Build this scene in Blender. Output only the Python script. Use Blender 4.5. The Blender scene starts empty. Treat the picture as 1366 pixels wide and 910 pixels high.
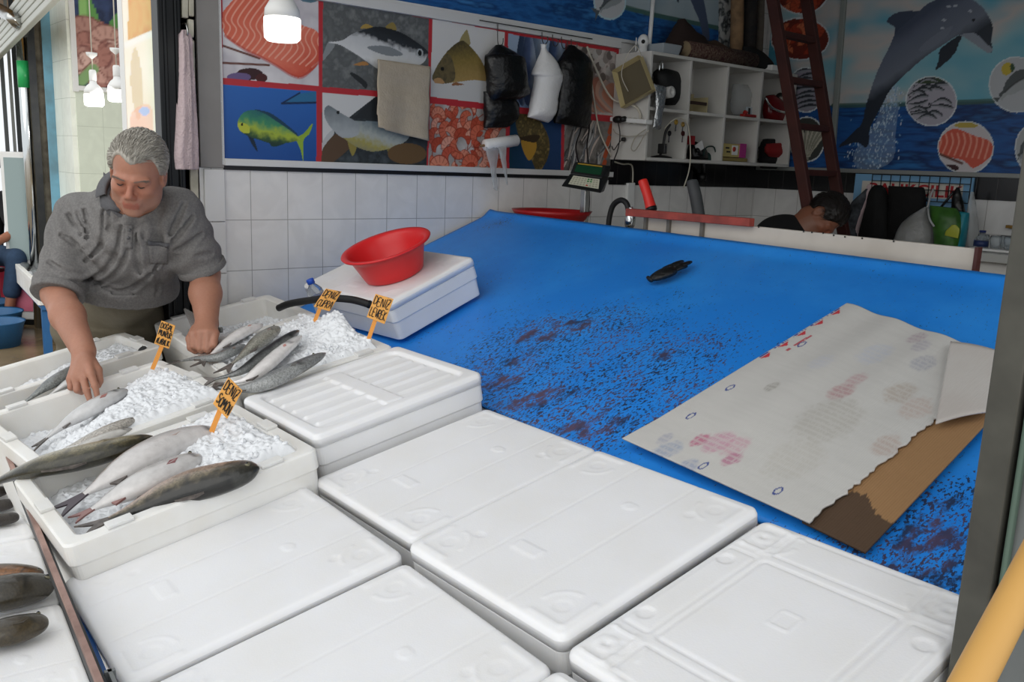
import bpy, math, random
import numpy as np
from mathutils import Vector, Matrix, Euler

random.seed(7)
rng = np.random.default_rng(11)
SC = bpy.context.scene
COL = SC.collection
PI = math.pi

# ------------------------------------------------------------------ camera
FPX = 1195.0
CAM = np.array([3.3, -4.62, 1.6])
PIT, ROL, YAW = [math.radians(a) for a in (11.1, 2.2, 50.1)]


def cam_rows():
    cy, sy = math.cos(YAW), math.sin(YAW)
    fw = np.array([-sy, cy, 0.0]); rt = np.array([cy, sy, 0.0]); up = np.array([0, 0, 1.0])
    f2 = fw * math.cos(PIT) - up * math.sin(PIT)
    u2 = up * math.cos(PIT) + fw * math.sin(PIT)
    return np.array([rt * math.cos(ROL) + u2 * math.sin(ROL), u2 * math.cos(ROL) - rt * math.sin(ROL), f2])


CM = cam_rows()
cd = bpy.data.cameras.new('camera'); cam = bpy.data.objects.new('camera', cd); COL.objects.link(cam)
cd.sensor_width = 36.0; cd.lens = FPX / 1366 * 36.0; cd.clip_start = 0.05; cd.clip_end = 100
mw = Matrix.Identity(4)
for i in range(3):
    mw[i][0] = CM[0][i]; mw[i][1] = CM[1][i]; mw[i][2] = -CM[2][i]; mw[i][3] = CAM[i]
cam.matrix_world = mw
SC.camera = cam


# surveying helpers: where the sight line through a photo pixel meets a real plane of the place
def sight(u, v):
    return np.array([(u - 683) / FPX, -(v - 455) / FPX, 1.0]) @ CM


def onplane(u, v, n, d):
    r = sight(u, v); n = np.array(n, float)
    return CAM + r * ((d - CAM @ n) / (r @ n))


def onx(u, v, x): return onplane(u, v, (1, 0, 0), x)
def ony(u, v, y): return onplane(u, v, (0, 1, 0), y)
def onz(u, v, z): return onplane(u, v, (0, 0, 1), z)


TA = math.radians(11.0)           # slope of the box rack
EX = np.array([1.0, 0, 0]); EY = np.array([0, math.cos(TA), math.sin(TA)]); EN = np.array([0, -math.sin(TA), math.cos(TA)])
RO = np.array([0.0, -4.27, 0.7781])   # a point of the lid plane
TB = math.radians(21.23)          # slope of the blue board
BY = np.array([0, math.cos(TB), math.sin(TB)]); BN = np.array([0, -math.sin(TB), math.cos(TB)])
BO = np.array([0.03, -2.042, 1.388])


def onlid(u, v, h=0.0): return onplane(u, v, EN, EN @ RO + h)
def onboard(u, v, h=0.0): return onplane(u, v, BN, BN @ BO + h)
def lidz(y, h=0.0): return RO[2] + (y - RO[1]) * math.tan(TA) + h / math.cos(TA)


# ------------------------------------------------------------------ colour / materials
def lin(c):
    if isinstance(c, str):
        c = c.lstrip('#'); c = [int(c[i:i + 2], 16) for i in (0, 2, 4)]
    c = np.array(c[:3], float) / 255.0
    return np.where(c <= 0.04045, c / 12.92, ((c + 0.055) / 1.055) ** 2.4)


def mat(name, c='#808080', rough=0.5, metal=0.0, spec=0.5, noise=None, bump=None, attr=False, alpha=1.0, trans=0.0,
        emit=None, c2=None, ior=1.45, sss=0.0, wave=None, coat=0.0):
    m = bpy.data.materials.new(name); m.use_nodes = True
    nt = m.node_tree; b = nt.nodes['Principled BSDF']
    col = list(lin(c)) + [1]
    b.inputs['Base Color'].default_value = col
    b.inputs['Roughness'].default_value = rough
    b.inputs['Metallic'].default_value = metal
    b.inputs['Specular IOR Level'].default_value = spec
    b.inputs['IOR'].default_value = ior
    b.inputs['Alpha'].default_value = alpha
    b.inputs['Transmission Weight'].default_value = trans
    b.inputs['Coat Weight'].default_value = coat
    if sss:
        b.inputs['Subsurface Weight'].default_value = sss
        b.inputs['Subsurface Radius'].default_value = (0.012, 0.005, 0.003)
        b.inputs['Subsurface Scale'].default_value = 0.6
    if emit:
        b.inputs['Emission Color'].default_value = list(lin(emit[0])) + [1]
        b.inputs['Emission Strength'].default_value = emit[1]
    tc = nt.nodes.new('ShaderNodeTexCoord')
    src = None
    if attr:
        a = nt.nodes.new('ShaderNodeAttribute'); a.attribute_name = 'Col'; src = a.outputs['Color']
    if noise:                      # (scale, amount[, detail]) mixes the base colour with c2
        n = nt.nodes.new('ShaderNodeTexNoise'); n.inputs['Scale'].default_value = noise[0]
        n.inputs['Detail'].default_value = noise[2] if len(noise) > 2 else 4
        nt.links.new(tc.outputs['Object'], n.inputs['Vector'])
        rp = nt.nodes.new('ShaderNodeValToRGB'); rp.color_ramp.elements[0].position = 0.35; rp.color_ramp.elements[1].position = 0.68
        nt.links.new(n.outputs['Fac'], rp.inputs['Fac'])
        mx = nt.nodes.new('ShaderNodeMix'); mx.data_type = 'RGBA'
        mul = nt.nodes.new('ShaderNodeMath'); mul.operation = 'MULTIPLY'; mul.inputs[1].default_value = noise[1]
        nt.links.new(rp.outputs['Color'], mul.inputs[0]); nt.links.new(mul.outputs[0], mx.inputs['Factor'])
        if src is not None: nt.links.new(src, mx.inputs['A'])
        else: mx.inputs['A'].default_value = col
        mx.inputs['B'].default_value = list(lin(c2 or '#000000')) + [1]
        src = mx.outputs['Result']
    if src is not None: nt.links.new(src, b.inputs['Base Color'])
    if bump or wave:
        bp = nt.nodes.new('ShaderNodeBump'); bp.inputs['Distance'].default_value = 0.01
        if bump:
            n2 = nt.nodes.new('ShaderNodeTexNoise'); n2.inputs['Scale'].default_value = bump[0]; n2.inputs['Detail'].default_value = 5
            bp.inputs['Strength'].default_value = bump[1]; out = n2.outputs['Fac']
        else:
            n2 = nt.nodes.new('ShaderNodeTexWave'); n2.inputs['Scale'].default_value = wave[0]; n2.inputs['Distortion'].default_value = wave[2]
            bp.inputs['Strength'].default_value = wave[1]; out = n2.outputs['Fac']
        nt.links.new(tc.outputs['Object'], n2.inputs['Vector'])
        nt.links.new(out, bp.inputs['Height']); nt.links.new(bp.outputs['Normal'], b.inputs['Normal'])
    return m


# ------------------------------------------------------------------ mesh building
def M4(R=None, t=(0, 0, 0)):
    m = Matrix.Identity(4)
    if R is not None:
        R = np.array(R)
        for i in range(3):
            for j in range(3): m[i][j] = R[i][j]
    for i in range(3): m[i][3] = t[i]
    return m


def frame(x, n):
    """rotation (columns) with first axis x and third axis n (made orthogonal)"""
    x = np.array(x, float); x /= np.linalg.norm(x)
    n = np.array(n, float); n = n - x * (x @ n); n /= np.linalg.norm(n)
    return np.stack([x, np.cross(n, x), n], 1)


def rotz(a): return np.array([[math.cos(a), -math.sin(a), 0], [math.sin(a), math.cos(a), 0], [0, 0, 1.0]])
def rotx(a): return np.array([[1.0, 0, 0], [0, math.cos(a), -math.sin(a)], [0, math.sin(a), math.cos(a)]])
def roty(a): return np.array([[math.cos(a), 0, math.sin(a)], [0, 1.0, 0], [-math.sin(a), 0, math.cos(a)]])


def spline(pts, n, closed=False):
    P = np.array(pts, float); k = len(P); out = []
    seg = k if closed else k - 1
    t = np.linspace(0, seg, n, endpoint=not closed)
    for q in t:
        i = min(int(q), seg - 1); f = q - i
        g = (lambda j: P[j % k]) if closed else (lambda j: P[min(max(j, 0), k - 1)])
        a, b, c, d = g(i - 1), g(i), g(i + 1), g(i + 2)
        out.append(0.5 * (2 * b + (c - a) * f + (2 * a - 5 * b + 4 * c - d) * f * f + (3 * b - a - 3 * c + d) * f ** 3))
    return np.array(out)


class MB:
    def __init__(s):
        s.v = []; s.f = []; s.m = []; s.s = []; s.c = []; s.n = 0; s.hascol = False

    def add(s, V, F, mi=0, smooth=False, col=None):
        V = np.asarray(V, float); s.v.append(V)
        for f in F: s.f.append([int(i) + s.n for i in f])
        s.m += [mi] * len(F); s.s += [smooth] * len(F); s.n += len(V)
        if col is not None: s.hascol = True
        c = np.ones((len(V), 3)) * 0.5
        if col is not None: c[:] = col
        s.c.append(c)
        return s

    def hexa(s, p, mi=0, col=None):
        return s.add(p, [(0, 3, 2, 1), (4, 5, 6, 7), (0, 1, 5, 4), (1, 2, 6, 5), (2, 3, 7, 6), (3, 0, 4, 7)], mi, False, col)

    def box(s, c, d, R=None, mi=0, top=1.0, col=None):
        p = []
        for z in (-.5, .5):
            k = top if z > 0 else 1.0
            for x, y in ((-.5, -.5), (.5, -.5), (.5, .5), (-.5, .5)): p.append((x * d[0] * k, y * d[1] * k, z * d[2]))
        p = np.array(p)
        if R is not None: p = p @ np.array(R).T
        return s.hexa(p + np.array(c), mi, col)

    def bar(s, a, b, w, h, up=(0, 0, 1), mi=0):
        a = np.array(a, float); b = np.array(b, float); d = b - a; L = np.linalg.norm(d)
        R = frame(d, up)
        return s.box((a + b) / 2, (L, w, h), R, mi)

    def tube(s, path, r, n=10, mi=0, flat=1.0, up=None, closed=False, smooth=True, cap=True, col=None):
        P = np.array(path, float); k = len(P); r = np.ones(k) * r if np.isscalar(r) else np.array(r)
        T = np.gradient(P, axis=0) if not closed else np.roll(P, -1, 0) - np.roll(P, 1, 0)
        T /= np.linalg.norm(T, axis=1)[:, None] + 1e-12
        u = np.array(up, float) if up is not None else (np.array([0, 0, 1.0]) if abs(T[0][2]) < .9 else np.array([1.0, 0, 0]))
        V = []
        for i in range(k):
            u = u - T[i] * (u @ T[i]); u /= np.linalg.norm(u) + 1e-12; w = np.cross(T[i], u)
            if up is not None:
                u2 = np.array(up, float); u2 = u2 - T[i] * (u2 @ T[i])
                if np.linalg.norm(u2) > 1e-3: u = u2 / np.linalg.norm(u2); w = np.cross(T[i], u)
            for j in range(n):
                a = 2 * PI * j / n
                V.append(P[i] + r[i] * (math.cos(a) * w + math.sin(a) * u * flat))
        F = []
        for i in range(k if closed else k - 1):
            i2 = (i + 1) % k
            for j in range(n):
                j2 = (j + 1) % n
                F.append((i * n + j, i * n + j2, i2 * n + j2, i2 * n + j))
        if cap and not closed:
            F.append(tuple(range(n))[::-1]); F.append(tuple((k - 1) * n + j for j in range(n)))
        return s.add(V, F, mi, smooth, col)

    def lathe(s, prof, n=32, R=None, t=(0, 0, 0), mi=0, smooth=True, sx=1.0, col=None):
        V = []; k = len(prof)
        for (r, z) in prof:
            for j in range(n):
                a = 2 * PI * j / n; V.append((r * math.cos(a) * sx, r * math.sin(a), z))
        V = np.array(V)
        if R is not None: V = V @ np.array(R).T
        F = []
        for i in range(k - 1):
            for j in range(n):
                j2 = (j + 1) % n; F.append((i * n + j, i * n + j2, (i + 1) * n + j2, (i + 1) * n + j))
        if prof[0][0] > 1e-5: F.append(tuple(range(n))[::-1])
        if prof[-1][0] > 1e-5: F.append(tuple((k - 1) * n + j for j in range(n)))
        return s.add(V + np.array(t), F, mi, smooth, col)

    def prism(s, poly, h, R=None, t=(0, 0, 0), mi=0, smooth=False, col=None):
        P = np.array(poly, float); k = len(P)
        V = np.array([(x, y, 0) for x, y in P] + [(x, y, h) for x, y in P], float)
        if R is not None: V = V @ np.array(R).T
        F = [tuple(range(k))[::-1], tuple(range(k, 2 * k))] + [(i, (i + 1) % k, k + (i + 1) % k, k + i) for i in range(k)]
        return s.add(V + np.array(t), F, mi, smooth, col)

    def ball(s, c, r, n=14, R=None, mi=0, col=None):
        r = np.ones(3) * r; V = []; m = n // 2
        for i in range(m + 1):
            th = PI * i / m
            for j in range(n):
                a = 2 * PI * j / n; V.append((math.sin(th) * math.cos(a) * r[0], math.sin(th) * math.sin(a) * r[1], -math.cos(th) * r[2]))
        V = np.array(V)
        if R is not None: V = V @ np.array(R).T
        F = [(i * n + j, i * n + (j + 1) % n, (i + 1) * n + (j + 1) % n, (i + 1) * n + j) for i in range(m) for j in range(n)]
        return s.add(V + np.array(c), F, mi, True, col)

    def grid(s, P, mi=0, smooth=True, col=None, flip=False):
        P = np.asarray(P, float); a, b = P.shape[:2]
        idx = np.arange(a * b).reshape(a, b)
        q = np.stack([idx[:-1, :-1], idx[:-1, 1:], idx[1:, 1:], idx[1:, :-1]], -1).reshape(-1, 4)
        if flip: q = q[:, ::-1]
        return s.add(P.reshape(-1, 3), q.tolist(), mi, smooth, None if col is None else np.asarray(col).reshape(-1, 3))

    def build(s, name, mats, parent=None, loc=None, bevel=0, bseg=2, subsurf=0, world=True, solid=0, matrix=None):
        """coordinates are world ones unless world=False (then local to parent / to matrix)"""
        V = np.concatenate(s.v)
        if parent is not None and world:
            Mi = np.array(WM[parent.name].inverted()); V = V @ Mi[:3, :3].T + Mi[:3, 3]
        org = None
        if parent is None and matrix is None:
            if loc is None: loc = ((V[:, 0].min() + V[:, 0].max()) / 2, (V[:, 1].min() + V[:, 1].max()) / 2, V[:, 2].min())
            V = V - np.array(loc)
        me = bpy.data.meshes.new(name); me.from_pydata(V.tolist(), [], s.f)
        if not isinstance(mats, (list, tuple)): mats = [mats]
        for m in mats: me.materials.append(m)
        me.polygons.foreach_set('material_index', s.m); me.polygons.foreach_set('use_smooth', s.s)
        if s.hascol:
            a = me.color_attributes.new('Col', 'FLOAT_COLOR', 'POINT')
            c = np.concatenate(s.c); a.data.foreach_set('color', np.concatenate([c, np.ones((len(c), 1))], 1).ravel())
        me.validate(); me.update()
        o = bpy.data.objects.new(name, me); COL.objects.link(o)
        if parent is not None: o.parent = parent; WM[o.name] = WM[parent.name].copy()
        elif matrix is not None: o.matrix_world = matrix; WM[o.name] = matrix.copy()
        else: o.location = loc; WM[o.name] = Matrix.Translation(loc)
        if bevel:
            b = o.modifiers.new('bevel', 'BEVEL'); b.width = bevel; b.segments = bseg; b.limit_method = 'ANGLE'; b.angle_limit = math.radians(40)
            b.harden_normals = False
        if solid:
            b = o.modifiers.new('solid', 'SOLIDIFY'); b.thickness = solid; b.offset = 0
        if subsurf:
            b = o.modifiers.new('sub', 'SUBSURF'); b.levels = subsurf; b.render_levels = subsurf
        return o


WM = {}


def tag(o, label=None, cat=None, group=None, kind=None):
    if label: o['label'] = label
    if cat: o['category'] = cat
    if group: o['group'] = group
    if kind: o['kind'] = kind
    return o


def thing(name, label, cat, loc=(0, 0, 0), R=None, group=None):
    o = bpy.data.objects.new(name, None); COL.objects.link(o); o.empty_display_size = 0.05
    m = M4(R, loc); o.matrix_world = m; WM[o.name] = m
    return tag(o, label, cat, group)


def struct(o): o['kind'] = 'structure'; return o


# smooth value noise on arrays
def vnoise(x, y, seed=0):
    x = np.asarray(x, float); y = np.asarray(y, float)
    xi = np.floor(x).astype(int); yi = np.floor(y).astype(int); fx = x - xi; fy = y - yi
    fx = fx * fx * (3 - 2 * fx); fy = fy * fy * (3 - 2 * fy)

    def h(a, b):
        n = (a * 374761393 + b * 668265263 + seed * 1442695041) & 0x7fffffff
        n = ((n ^ (n >> 13)) * 1274126177) & 0x7fffffff
        return ((n ^ (n >> 16)) & 0xffff) / 65535.0
    return (h(xi, yi) * (1 - fx) + h(xi + 1, yi) * fx) * (1 - fy) + (h(xi, yi + 1) * (1 - fx) + h(xi + 1, yi + 1) * fx) * fy


def fbm(x, y, seed=0, o=4):
    s = 0; a = .5
    for i in range(o): s = s + a * vnoise(np.asarray(x) * 2 ** i, np.asarray(y) * 2 ** i, seed + i); a /= 2
    return s / (1 - .5 ** o)
# ================================================================== MATERIALS shared
def tile_mat(name, c, grout, w, h, axes, off, rough=0.3, c2=None, vein=0.0):
    m = bpy.data.materials.new(name); m.use_nodes = True; nt = m.node_tree; b = nt.nodes['Principled BSDF']
    tc = nt.nodes.new('ShaderNodeTexCoord'); sp = nt.nodes.new('ShaderNodeSeparateXYZ'); cb = nt.nodes.new('ShaderNodeCombineXYZ')
    nt.links.new(tc.outputs['Object'], sp.inputs[0])
    ax = 'XYZ'
    for k in range(2):
        ad = nt.nodes.new('ShaderNodeMath'); ad.operation = 'ADD'; ad.inputs[1].default_value = off[k]
        nt.links.new(sp.outputs[ax[axes[k]]], ad.inputs[0]); nt.links.new(ad.outputs[0], cb.inputs[k])
    br = nt.nodes.new('ShaderNodeTexBrick'); br.offset = 0; br.squash = 1
    br.inputs['Scale'].default_value = 1; br.inputs['Brick Width'].default_value = w; br.inputs['Row Height'].default_value = h
    br.inputs['Mortar Size'].default_value = 0.0016; br.inputs['Mortar Smooth'].default_value = 0.3; br.inputs['Bias'].default_value = 0
    br.inputs['Color1'].default_value = list(lin(c)) + [1]; br.inputs['Color2'].default_value = list(lin(c2 or c)) + [1]
    br.inputs['Mortar'].default_value = list(lin(grout)) + [1]
    nt.links.new(cb.outputs[0], br.inputs['Vector'])
    out = br.outputs['Color']
    if vein:
        n = nt.nodes.new('ShaderNodeTexNoise'); n.inputs['Scale'].default_value = 7; n.inputs['Detail'].default_value = 6; n.inputs['Distortion'].default_value = 1.2
        nt.links.new(tc.outputs['Object'], n.inputs['Vector'])
        rp = nt.nodes.new('ShaderNodeValToRGB'); rp.color_ramp.elements[0].position = .42; rp.color_ramp.elements[1].position = .62
        rp.color_ramp.elements[0].color = (1 - vein, 1 - vein, 1 - vein, 1); rp.color_ramp.elements[1].color = (1, 1, 1, 1)
        nt.links.new(n.outputs['Fac'], rp.inputs[0])
        mx = nt.nodes.new('ShaderNodeMix'); mx.data_type = 'RGBA'; mx.blend_type = 'MULTIPLY'; mx.inputs['Factor'].default_value = 1
        nt.links.new(out, mx.inputs['A']); nt.links.new(rp.outputs[0], mx.inputs['B']); out = mx.outputs['Result']
    nt.links.new(out, b.inputs['Base Color'])
    bp = nt.nodes.new('ShaderNodeBump'); bp.inputs['Strength'].default_value = .25; bp.inputs['Distance'].default_value = .004; bp.invert = True
    nt.links.new(br.outputs['Fac'], bp.inputs['Height']); nt.links.new(bp.outputs['Normal'], b.inputs['Normal'])
    b.inputs['Roughness'].default_value = rough
    return m


TW, TH = 0.1512, 0.1935
y_seam = onx(334.4, 260, 0)[1]; z_seam = onx(297, 293.8, 0)[2]
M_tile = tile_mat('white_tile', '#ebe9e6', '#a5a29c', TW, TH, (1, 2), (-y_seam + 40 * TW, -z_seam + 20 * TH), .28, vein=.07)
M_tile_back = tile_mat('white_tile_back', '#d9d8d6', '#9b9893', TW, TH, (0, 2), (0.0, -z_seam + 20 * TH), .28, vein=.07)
M_black_tile_l = tile_mat('black_tile', '#0d0d0f', '#35322f', .1, .3, (1, 2), (10, 10.0), .2)
M_black_tile_b = tile_mat('black_tile_back', '#0d0d0f', '#35322f', .1, .3, (0, 2), (10, 10.0), .2)
M_floor = mat('wet_concrete', '#8d7a5c', .22, noise=(1.6, .8, 6), c2='#5a4a36', bump=(14, .15))
M_plaster = mat('ceiling_plaster', '#8f8c86', .8)
M_white = mat('white_paint', '#dcdad5', .45, noise=(9, .15), c2='#a8a49a')
M_whitepl = mat('white_plastic', '#e4e4e2', .4)
M_black = mat('black_plastic', '#131314', .4)
M_darksteel = mat('dark_steel', '#2a2c2e', .35, .5, noise=(12, .3), c2='#4a4844')
M_greysteel = mat('grey_steel', '#7d8181', .38, .2, noise=(6, .35), c2='#4c4e4d')
M_steel = mat('steel', '#b9bab8', .25, 1.0)
M_chrome = mat('chrome', '#d5d8d8', .12, 1.0)
M_red = mat('red_paint', '#b33a2c', .5)

# ================================================================== ROOM SHELL
b = MB(); b.box((-3.5, -4.5, -.05), (19, 13, .1)); struct(b.build('floor', M_floor, loc=(0, 0, 0)))
b = MB(); b.box((-.07, -1.66, 1.5), (.14, 3.56, 3.0)); struct(b.build('wall_left', M_tile, loc=(0, 0, 0)))
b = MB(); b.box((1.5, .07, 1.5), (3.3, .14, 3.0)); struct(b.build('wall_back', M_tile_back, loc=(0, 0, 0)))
b = MB(); b.box((3.2, -.8, 1.5), (.12, 1.6, 3.0)); struct(b.build('wall_right', M_white, loc=(0, 0, 0)))
b = MB(); b.box((1.55, -1.9, 3.06), (3.6, 4.1, .12)); struct(b.build('ceiling', M_plaster, loc=(0, 0, 0)))
zb0 = ony(1361, 269, 0)[2]; zb1 = ony(1364, 238, 0)[2]
b = MB(); b.box((.003, -.63, (zb0 + 1.66) / 2), (.008, 1.25, 1.66 - zb0)); struct(b.build('trim_1', M_black_tile_l, loc=(0, 0, 0)))
b = MB(); b.box((1.5, -.003, (zb0 + zb1) / 2), (3.0, .008, zb1 - zb0)); struct(b.build('trim_2', M_black_tile_b, loc=(0, 0, 0)))

# the end of the left wall by the street: grey marble slab above, narrow white tiles below, raw concrete, conduit
M_marble = mat('grey_marble', '#8b8783', .3, noise=(5, .5, 6), c2='#716d69')
M_rawconc = mat('raw_concrete', '#5d564a', .85, noise=(10, .8, 6), c2='#8a8272', bump=(30, .5))
ya = onx(262, 100, 0)[1]; yb = onx(294, 100, 0)[1]
b = MB(); b.box((.006, (ya + yb) / 2, 2.28), (.02, yb - ya, 1.46)); struct(b.build('trim_3', M_marble, bevel=.002))
b = MB()
z0 = 1.545
for k in range(8): b.box((.005, (ya + yb) / 2 + .008, z0 - TH * (k + .5)), (.016, yb - ya - .012, TH - .003))
struct(b.build('trim_4', mat('narrow_white_tile', '#dedddb', .25, noise=(8, .12), c2='#b5b2ac'), bevel=.002))
yc = onx(237, 100, 0)[1]
b = MB(); b.box((-.03, (yc + ya) / 2, 1.5), (.06, ya - yc, 3.0)); struct(b.build('pillar_side', M_rawconc)); bpy.data.objects['pillar_side'].name = 'trim_5'
# black steel street post
yd = onx(205, 0, 0)[1]; ye = onx(236, 0, 0)[1]
b = MB()
b.box((.0, (yd + ye) / 2, 1.5), (.07, ye - yd, 3.0)); b.box((.037, yd + .022, 1.5), (.012, .012, 3.0)); b.box((.037, ye - .02, 1.5), (.012, .012, 3.0))
t = b.build('steel_post', mat('black_steel', '#101214', .3, .4), bevel=.004)
tag(t, 'black steel post at the street end of the poster wall behind the man', 'post')
# white old conduit with broken pieces
b = MB()
yq = onx(254, 20, 0)[1]
for (u, v0, v1, w) in ((246, -30, 24, .022), (254.5, -30, 22, .018), (254, 26, 50, .02)):
    p0 = onx(u, v0, .02); p1 = onx(u, v1, .02)
    b.bar(p0, p1, w, .018, up=(1, 0, 0))
p0 = onx(253, 53, .012); b.bar(p0, p0 - np.array([0, 0, 1.1]), .03, .012, up=(1, 0, 0))
t = b.build('cable_conduit', mat('old_white_conduit', '#c9c4b2', .6, noise=(14, .6), c2='#8f8a78'), bevel=.003)
tag(t, 'broken dirty white cable conduit above the hanging pink towel', 'conduit')

# ================================================================== RIGHT COLUMN (shutter guide)
cx, cy = 2.825, -3.41
b = MB()
b.box((cx + .02, cy + .05, 1.5), (.04, .10, 3.0))                 # outer lip
struct(b.build('trim_6', mat('worn_guide_rail', '#57564f', .45, .3, noise=(14, .6), c2='#3c3b37'), bevel=.003))
b = MB(); b.box((cx + .305, cy + .085, 1.5), (.52, .13, 3.0)); b.box((cx + .048, cy + .014, 1.5), (.008, .012, 3.0), mi=1)
struct(b.build('trim_7', [M_greysteel, mat('green_edge', '#5c7064', .5)], bevel=.003))

# wooden pole leaning at the right
pA = CAM + sight(1396, 718) * .92; pB = CAM + sight(1294, 914) * .80
d = (pB - pA); d /= np.linalg.norm(d)
pE = pB + d * ((pB[2] - .02) / -d[2]); pS = pA - d * .25
b = MB(); b.tube([pS, (pS + pA) / 2, pA, pB, (pB + pE) / 2, pE], [.0165, .017, .0172, .0172, .0172, .0172], 20)
wood = mat('pale_wood', '#d8a860', .45, noise=(3, .5, 5), c2='#b98746')
t = b.build('broom_handle', wood); tag(t, 'pale round wooden pole leaning at an angle beside the dark steel column', 'pole')
# ================================================================== FOAM FISH BOXES
def foam(name, c='#e9e9ea', c2='#d6d3ca', amt=.25):
    m = mat(name, c, .5, noise=(6, amt, 6), c2=c2, spec=.35)
    nt = m.node_tree; bs = nt.nodes['Principled BSDF']
    bs.inputs['Subsurface Weight'].default_value = .45; bs.inputs['Subsurface Radius'].default_value = (1, .93, .80); bs.inputs['Subsurface Scale'].default_value = .025
    vo = nt.nodes.new('ShaderNodeTexVoronoi'); vo.inputs['Scale'].default_value = 260
    tc = [n for n in nt.nodes if n.type == 'TEX_COORD'][0]; nt.links.new(tc.outputs['Object'], vo.inputs['Vector'])
    bp = nt.nodes.new('ShaderNodeBump'); bp.inputs['Strength'].default_value = .06; bp.inputs['Distance'].default_value = .002
    nt.links.new(vo.outputs['Distance'], bp.inputs['Height']); nt.links.new(bp.outputs['Normal'], bs.inputs['Normal'])
    return m


M_foam = foam('white_foam'); M_foam_lid = foam('white_foam_lid', '#ececee', '#d9d5ca', .22); M_foam_old = foam('old_white_foam', '#eae9e6', '#d0c9ba', .40)


def sm(e0, e1, x):
    t = np.clip((x - e0) / (e1 - e0), 0, 1); return t * t * (3 - 2 * t)


def rrect(x, y, cx, cy, hx, hy, r):
    """signed distance to a rounded rectangle"""
    qx = np.abs(x - cx) - hx + r; qy = np.abs(y - cy) - hy + r
    return np.hypot(np.maximum(qx, 0), np.maximum(qy, 0)) + np.minimum(np.maximum(qx, qy), 0) - r


def lid_height(kind, x, y, w, l):
    """relief of the lid top (metres, 0 = flat field)"""
    h = np.zeros_like(x)
    ridge = lambda d, wd, a: a * np.exp(-(d / wd) ** 2)
    if kind in ('plain', 'cross'):
        # raised corner bars hugging the edge, with the quarter-round lip inside each corner
        for sx in (-1, 1):
            for sy in (-1, 1):
                cx, cy = sx * w / 2, sy * l / 2
                bx = np.maximum(np.abs(x - (cx - sx * .060)) - .035, 0); by = np.abs(y - (cy - sy * .020))
                h += ridge(np.hypot(bx, by), .006, .0022)
                bx = np.abs(x - (cx - sx * .020)); by = np.maximum(np.abs(y - (cy - sy * .060)) - .035, 0)
                h += ridge(np.hypot(bx, by), .006, .0022)
                rr = np.hypot(x - (cx - sx * .055), y - (cy - sy * .055)); ang = ((x - cx) * sx < -.055) & ((y - cy) * sy < -.055)
                h += np.where(ang, ridge(rr - .045, .004, .0014), 0)
                h -= .0012 * sm(.018, .014, np.hypot(x - (cx - sx * .06), y - (cy - sy * .06)))
    if kind == 'plain':
        for q in (-.17, .17): h -= ridge(x - q * w, .0022, .0016)
        h += .0014 * sm(.012, .010, np.abs(np.hypot(x - .02, (y - .11) * 1.4) - .006))
        for q in (-.28, .30): h -= .0014 * sm(.011, .008, np.hypot(x - .3 * w * np.sign(q), y - q * l))
        h += .0016 * sm(.02, .017, rrect(x, y, -.02, -.12, .035, .016, .005) + .02)
    if kind == 'cross':
        for cx, cy, hx, hy in ((0, 0, .30 * w, .27 * l),):
            d = rrect(x, y, cx, cy, hx, hy, .01); h += ridge(d, .003, -.003)
        for sx in (-1, 1):
            d = rrect(x, y, sx * .405 * w, 0, .068 * w, .27 * l, .006); h += ridge(d, .0028, -.0025)
            d = rrect(x, y, 0, sx * .39 * l, .30 * w, .075 * l, .006); h += ridge(d, .0028, -.0025)
            for sy in (-1, 1):
                d = rrect(x, y, sx * .405 * w, sy * .39 * l, .068 * w, .075 * l, .006); h += ridge(d, .0035, .0028)
                h += .002 * sm(.022, .016, np.hypot(x - sx * .405 * w, y - sy * .39 * l)) - .003 * sm(.008, .004, np.hypot(x - sx * .405 * w, y - sy * .39 * l))
        h += .0025 * sm(.003, 0, np.abs(rrect(x, y, 0, .02, .018, .02, .004)))
        for q in (-.2, .2): h -= .003 * sm(.016, .013, np.hypot(x - .43 * w, y - q * l)) + .003 * sm(.016, .013, np.hypot(x + .43 * w, y - q * l))
    if kind == 'slat':
        d = rrect(x, y, 0, 0, w / 2 - .032, l / 2 - .035, .03)
        h -= .009 * sm(0.004, -.006, d)
        band = sm(.052, .046, np.abs(y)) ; inner = sm(-.010, -.016, d)
        for k in range(-2, 3):
            h += .0065 * sm(.010, .004, np.abs(x - k * .062)) * inner * (1 - .0 * band)
        h += .0065 * sm(.030, .022, np.abs(y)) * inner * (1 - sm(.010, .004, np.min([np.abs(x - k * .062) for k in range(-2, 3)], axis=0)))
    return h


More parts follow.
